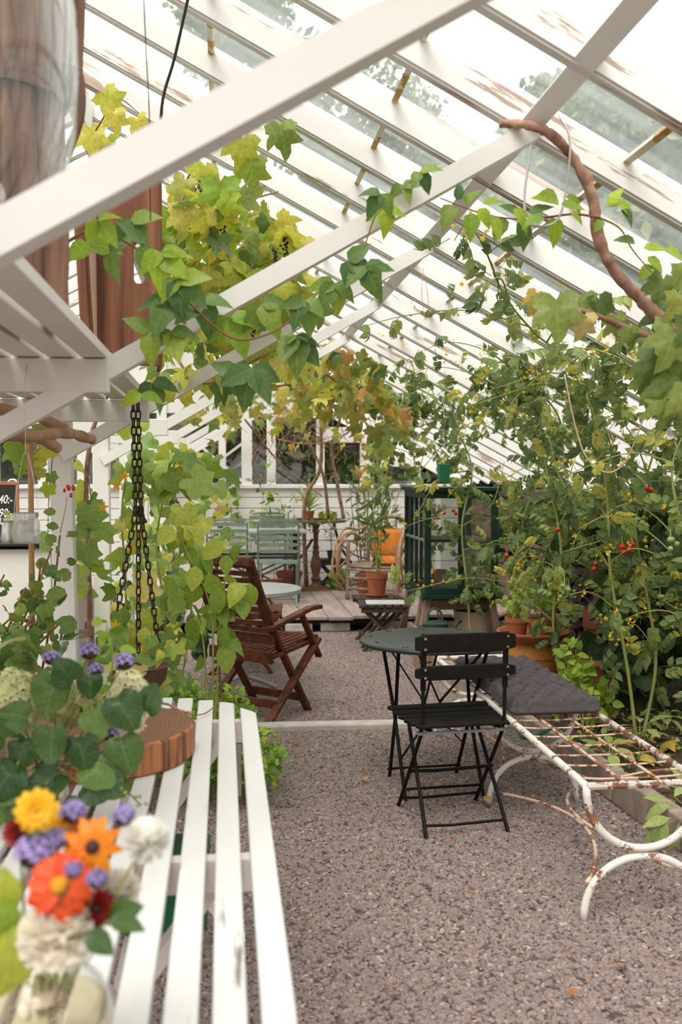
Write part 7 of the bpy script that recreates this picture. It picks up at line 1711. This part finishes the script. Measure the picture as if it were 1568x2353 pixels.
for px, py, dx_ in ((128, 1178, -1), (178, 1178, 1), (135, 1207, -0.6), (180, 1212, 1), (152, 1225, 0.8)): q.leaf('gera', 'L_geranium', at(px, py, 3.9), (dx_, -0.2, 0.1), (0, -0.5, 0.9), 0.055)
q.done(60)
q = geranium('low geranium with round dark leaves at the picture edge', (gp[2][0], gp[2][1], 0.57), [at(10, 1320, 4.0), at(25, 1420, 3.8), at(-20, 1450, 3.7)], 9); blob(q, (30, 1500), (60, 50), (3.4, 3.7), 22, 'gera', 'L_geranium', (0.08, 0.12), -0.1, (0, -0.6, 0.7)); q.done(70)
jv = vase((at(160, 1530, 3.3).x, 3.42, 0.73), [(0.0, 0.0), (0.055, 0.0), (0.058, 0.01), (0.058, 0.16), (0.05, 0.18), (0.052, 0.20)], 'clear glass jar behind the hydrangea bouquet, in front of the post', None, 'glass_jar', 'clear_glass')
# small round stand for the jar
sd = thing('plant_stand', 'narrow stand under the glass jar, hidden behind flowers', 'stand', (jv.location.x, 3.42, 0))
g = G(); g.lathe([(0.0, 0.70), (0.085, 0.70), (0.085, 0.729), (0.0, 0.729)], 24); obj('top', g, M['old_wood'], sd)
g = G(); g.lathe([(0.09, 0.0), (0.03, 0.03), (0.02, 0.7)], 16); obj('column', g, M['old_wood'], sd, smooth=True)

# ------------------------------------------------------------------ plants at the far end
ol = Plant('oleander', 'tall thin narrow-leaved plant growing from the pot on the stool', 'potted plant', PP1)
for t in (at(870, 1060, 8.8), at(885, 1100, 8.78), at(855, 1150, 8.85)):
    P = ol.stem([PP1 + rv(0.015) * V((1, 1, 0)), PP1.lerp(t, 0.55), t], (0.006, 0.003), 'green_stem'); ol.spray(P, 26, 'lan', 'L_oleander', (0.13, 0.20), 0.02, -0.1, 0.6, 0.15)
ol.done(80)
os_ = Plant('olive_shrub', 'grey-green narrow-leaved shrub in the corner behind the bentwood chair', 'shrub', (at(835, 1330, 11.7).x, 11.7, D))
for k in range(14):
    t = at(random.gauss(860, 38), random.uniform(1020, 1200), random.uniform(11.2, 11.8)); P = os_.stem([os_.base, os_.base.lerp(t, 0.5) + rv(0.05), t], (0.010, 0.003), 'dark_stem', n=4, smooth=5); os_.spray(P, 18, 'lan', 'L_oleander', (0.10, 0.17), 0.05, -0.1, 0.6, 0.4)
os_.done(160)
oh = Plant('olive_shrub', 'small olive-leaved shrub beside the aloe against the end wall', 'shrub', (at(668, 1300, 11.95).x, 11.98, D))
for k in range(9):
    t = at(random.gauss(665, 28), random.uniform(1120, 1200), 11.9); P = oh.stem([oh.base, oh.base.lerp(t, 0.6), t], (0.006, 0.002), 'dark_stem', n=4, smooth=4); oh.spray(P, 12, 'lan', 'L_oleander', (0.09, 0.14), 0.03, -0.2, 0.6, 0.5)
oh.done(70)
wl_ = Plant('wall_vine', 'thin leafy shoots climbing the white end wall', 'vine', (0.15, 12.15, D))
for k in range(6):
    x = -0.2 + 0.16 * k; t = V((x + random.gauss(0, 0.1), 12.12, random.uniform(1.3, 1.75))); P = wl_.stem([V((x, 12.15, D)), V((x, 12.13, 0.7)), t], (0.004, 0.002), 'dark_stem', n=4, smooth=4); wl_.spray(P, 12, 'heart', ['L_creeper_light', 'L_creeper'], (0.07, 0.11), 0.08, 0.5, 0.7, 0.45)
wl_.done(80)
al = Plant('aloe', 'spiky aloe with arching leaves in the terracotta pot on the pedestal table', 'aloe', AL + V((0, 0, 0.085)))
for i in range(16):
    a = i * 2.4; u = 0.35 + 1.4 * (i / 16); d = V((math.cos(a), math.sin(a) * 0.8, u)); al.leaf('lan', 'L_aloe', al.base + V((0, 0, 0.005 * i)), d, V((0, 0, 1)) - d * 0.5, 0.21 + 0.12 * (i / 16))
P = al.stem([al.base, al.base + V((0, 0, 0.2)), al.base + V((0.01, 0, 0.33))], (0.006, 0.004), 'green_stem'); al.spray(P, 18, 'lan', 'L_aloe', (0.08, 0.13), 0.01, -0.8, 0.3, 0.4); al.done(40)
for p, lb in zip(LP, ('small succulent in the brightest lime green pot', 'small succulent in the lime pot at the table rim', 'small succulent in the lime pot beside the aloe')):
    su = Plant('succulent', lb, 'succulent', p)
    for i in range(14):
        a = i * 2.4; d = V((math.cos(a), math.sin(a), 0.5 + 0.1 * i)); su.leaf('sage', 'L_aloe', p, d, V((0, 0, 1)) - d * 0.3, 0.05 + 0.002 * i)
    su.stem([p, p + V((0, 0, 0.03))], 0.004, 'green_stem', smooth=2); su.done(16)
cn = Plant('conifer', 'tiny conifer in the dark green pot by the end wall', 'tree', CN); P = cn.stem([CN, CN + V((0, 0, 0.2)), CN + V((0.01, 0, 0.38))], (0.006, 0.002), 'bark')
for k in range(9):
    z = 0.08 + 0.033 * k; a = k * 2.3; L_ = 0.12 * (1 - z / 0.48); d = V((math.cos(a), math.sin(a) * 0.7, 0.4)) * L_; Q = cn.stem([CN + V((0, 0, z)), CN + V((0, 0, z)) + d], 0.002, 'bark', smooth=2); cn.spray(Q, 12, 'lan', 'L_oleander', (0.03, 0.05), 0.008, -0.3, 0.5, 0.2)
cn.done(0)
dl = Plant('floor_plant', 'low leafy plant on the deck between the pedestal table and the bentwood chair', 'plant', (at(790, 1350, 11.6).x, 11.5, D))
for k in range(9):
    d = V((random.gauss(0, 0.12), random.gauss(0, 0.05), random.uniform(0.08, 0.22))); P = dl.stem([dl.base, dl.base + d], 0.002, 'green_stem', smooth=2); dl.spray(P, 4, 'heart', ['L_creeper', 'L_creeper_light'], (0.08, 0.12), 0.03, 0.2, 0.7, 0.5)
dl.done(40)
ts = Plant('table_trailer', 'trailing plant hanging under the rim of the pedestal table', 'plant', (pt.x - 0.02, 11.36, PTZ + 0.0))
for k in range(8):
    p = ts.base + V((-0.2 + 0.06 * k, 0.0, 0)); q = p + V((random.gauss(0, 0.03), -0.03, -random.uniform(0.06, 0.2))); P = ts.stem([ts.base + V((-0.2 + 0.06 * k, 0.05, 0.01)), p + V((0, -0.13, 0.012)), q + V((0, -0.13, 0))], 0.0018, 'dark_stem', n=4, smooth=4); ts.spray(P, 6, 'ov', 'L_oleander', (0.03, 0.05), 0.015, 0.8, 0.6)
ts.done(40)
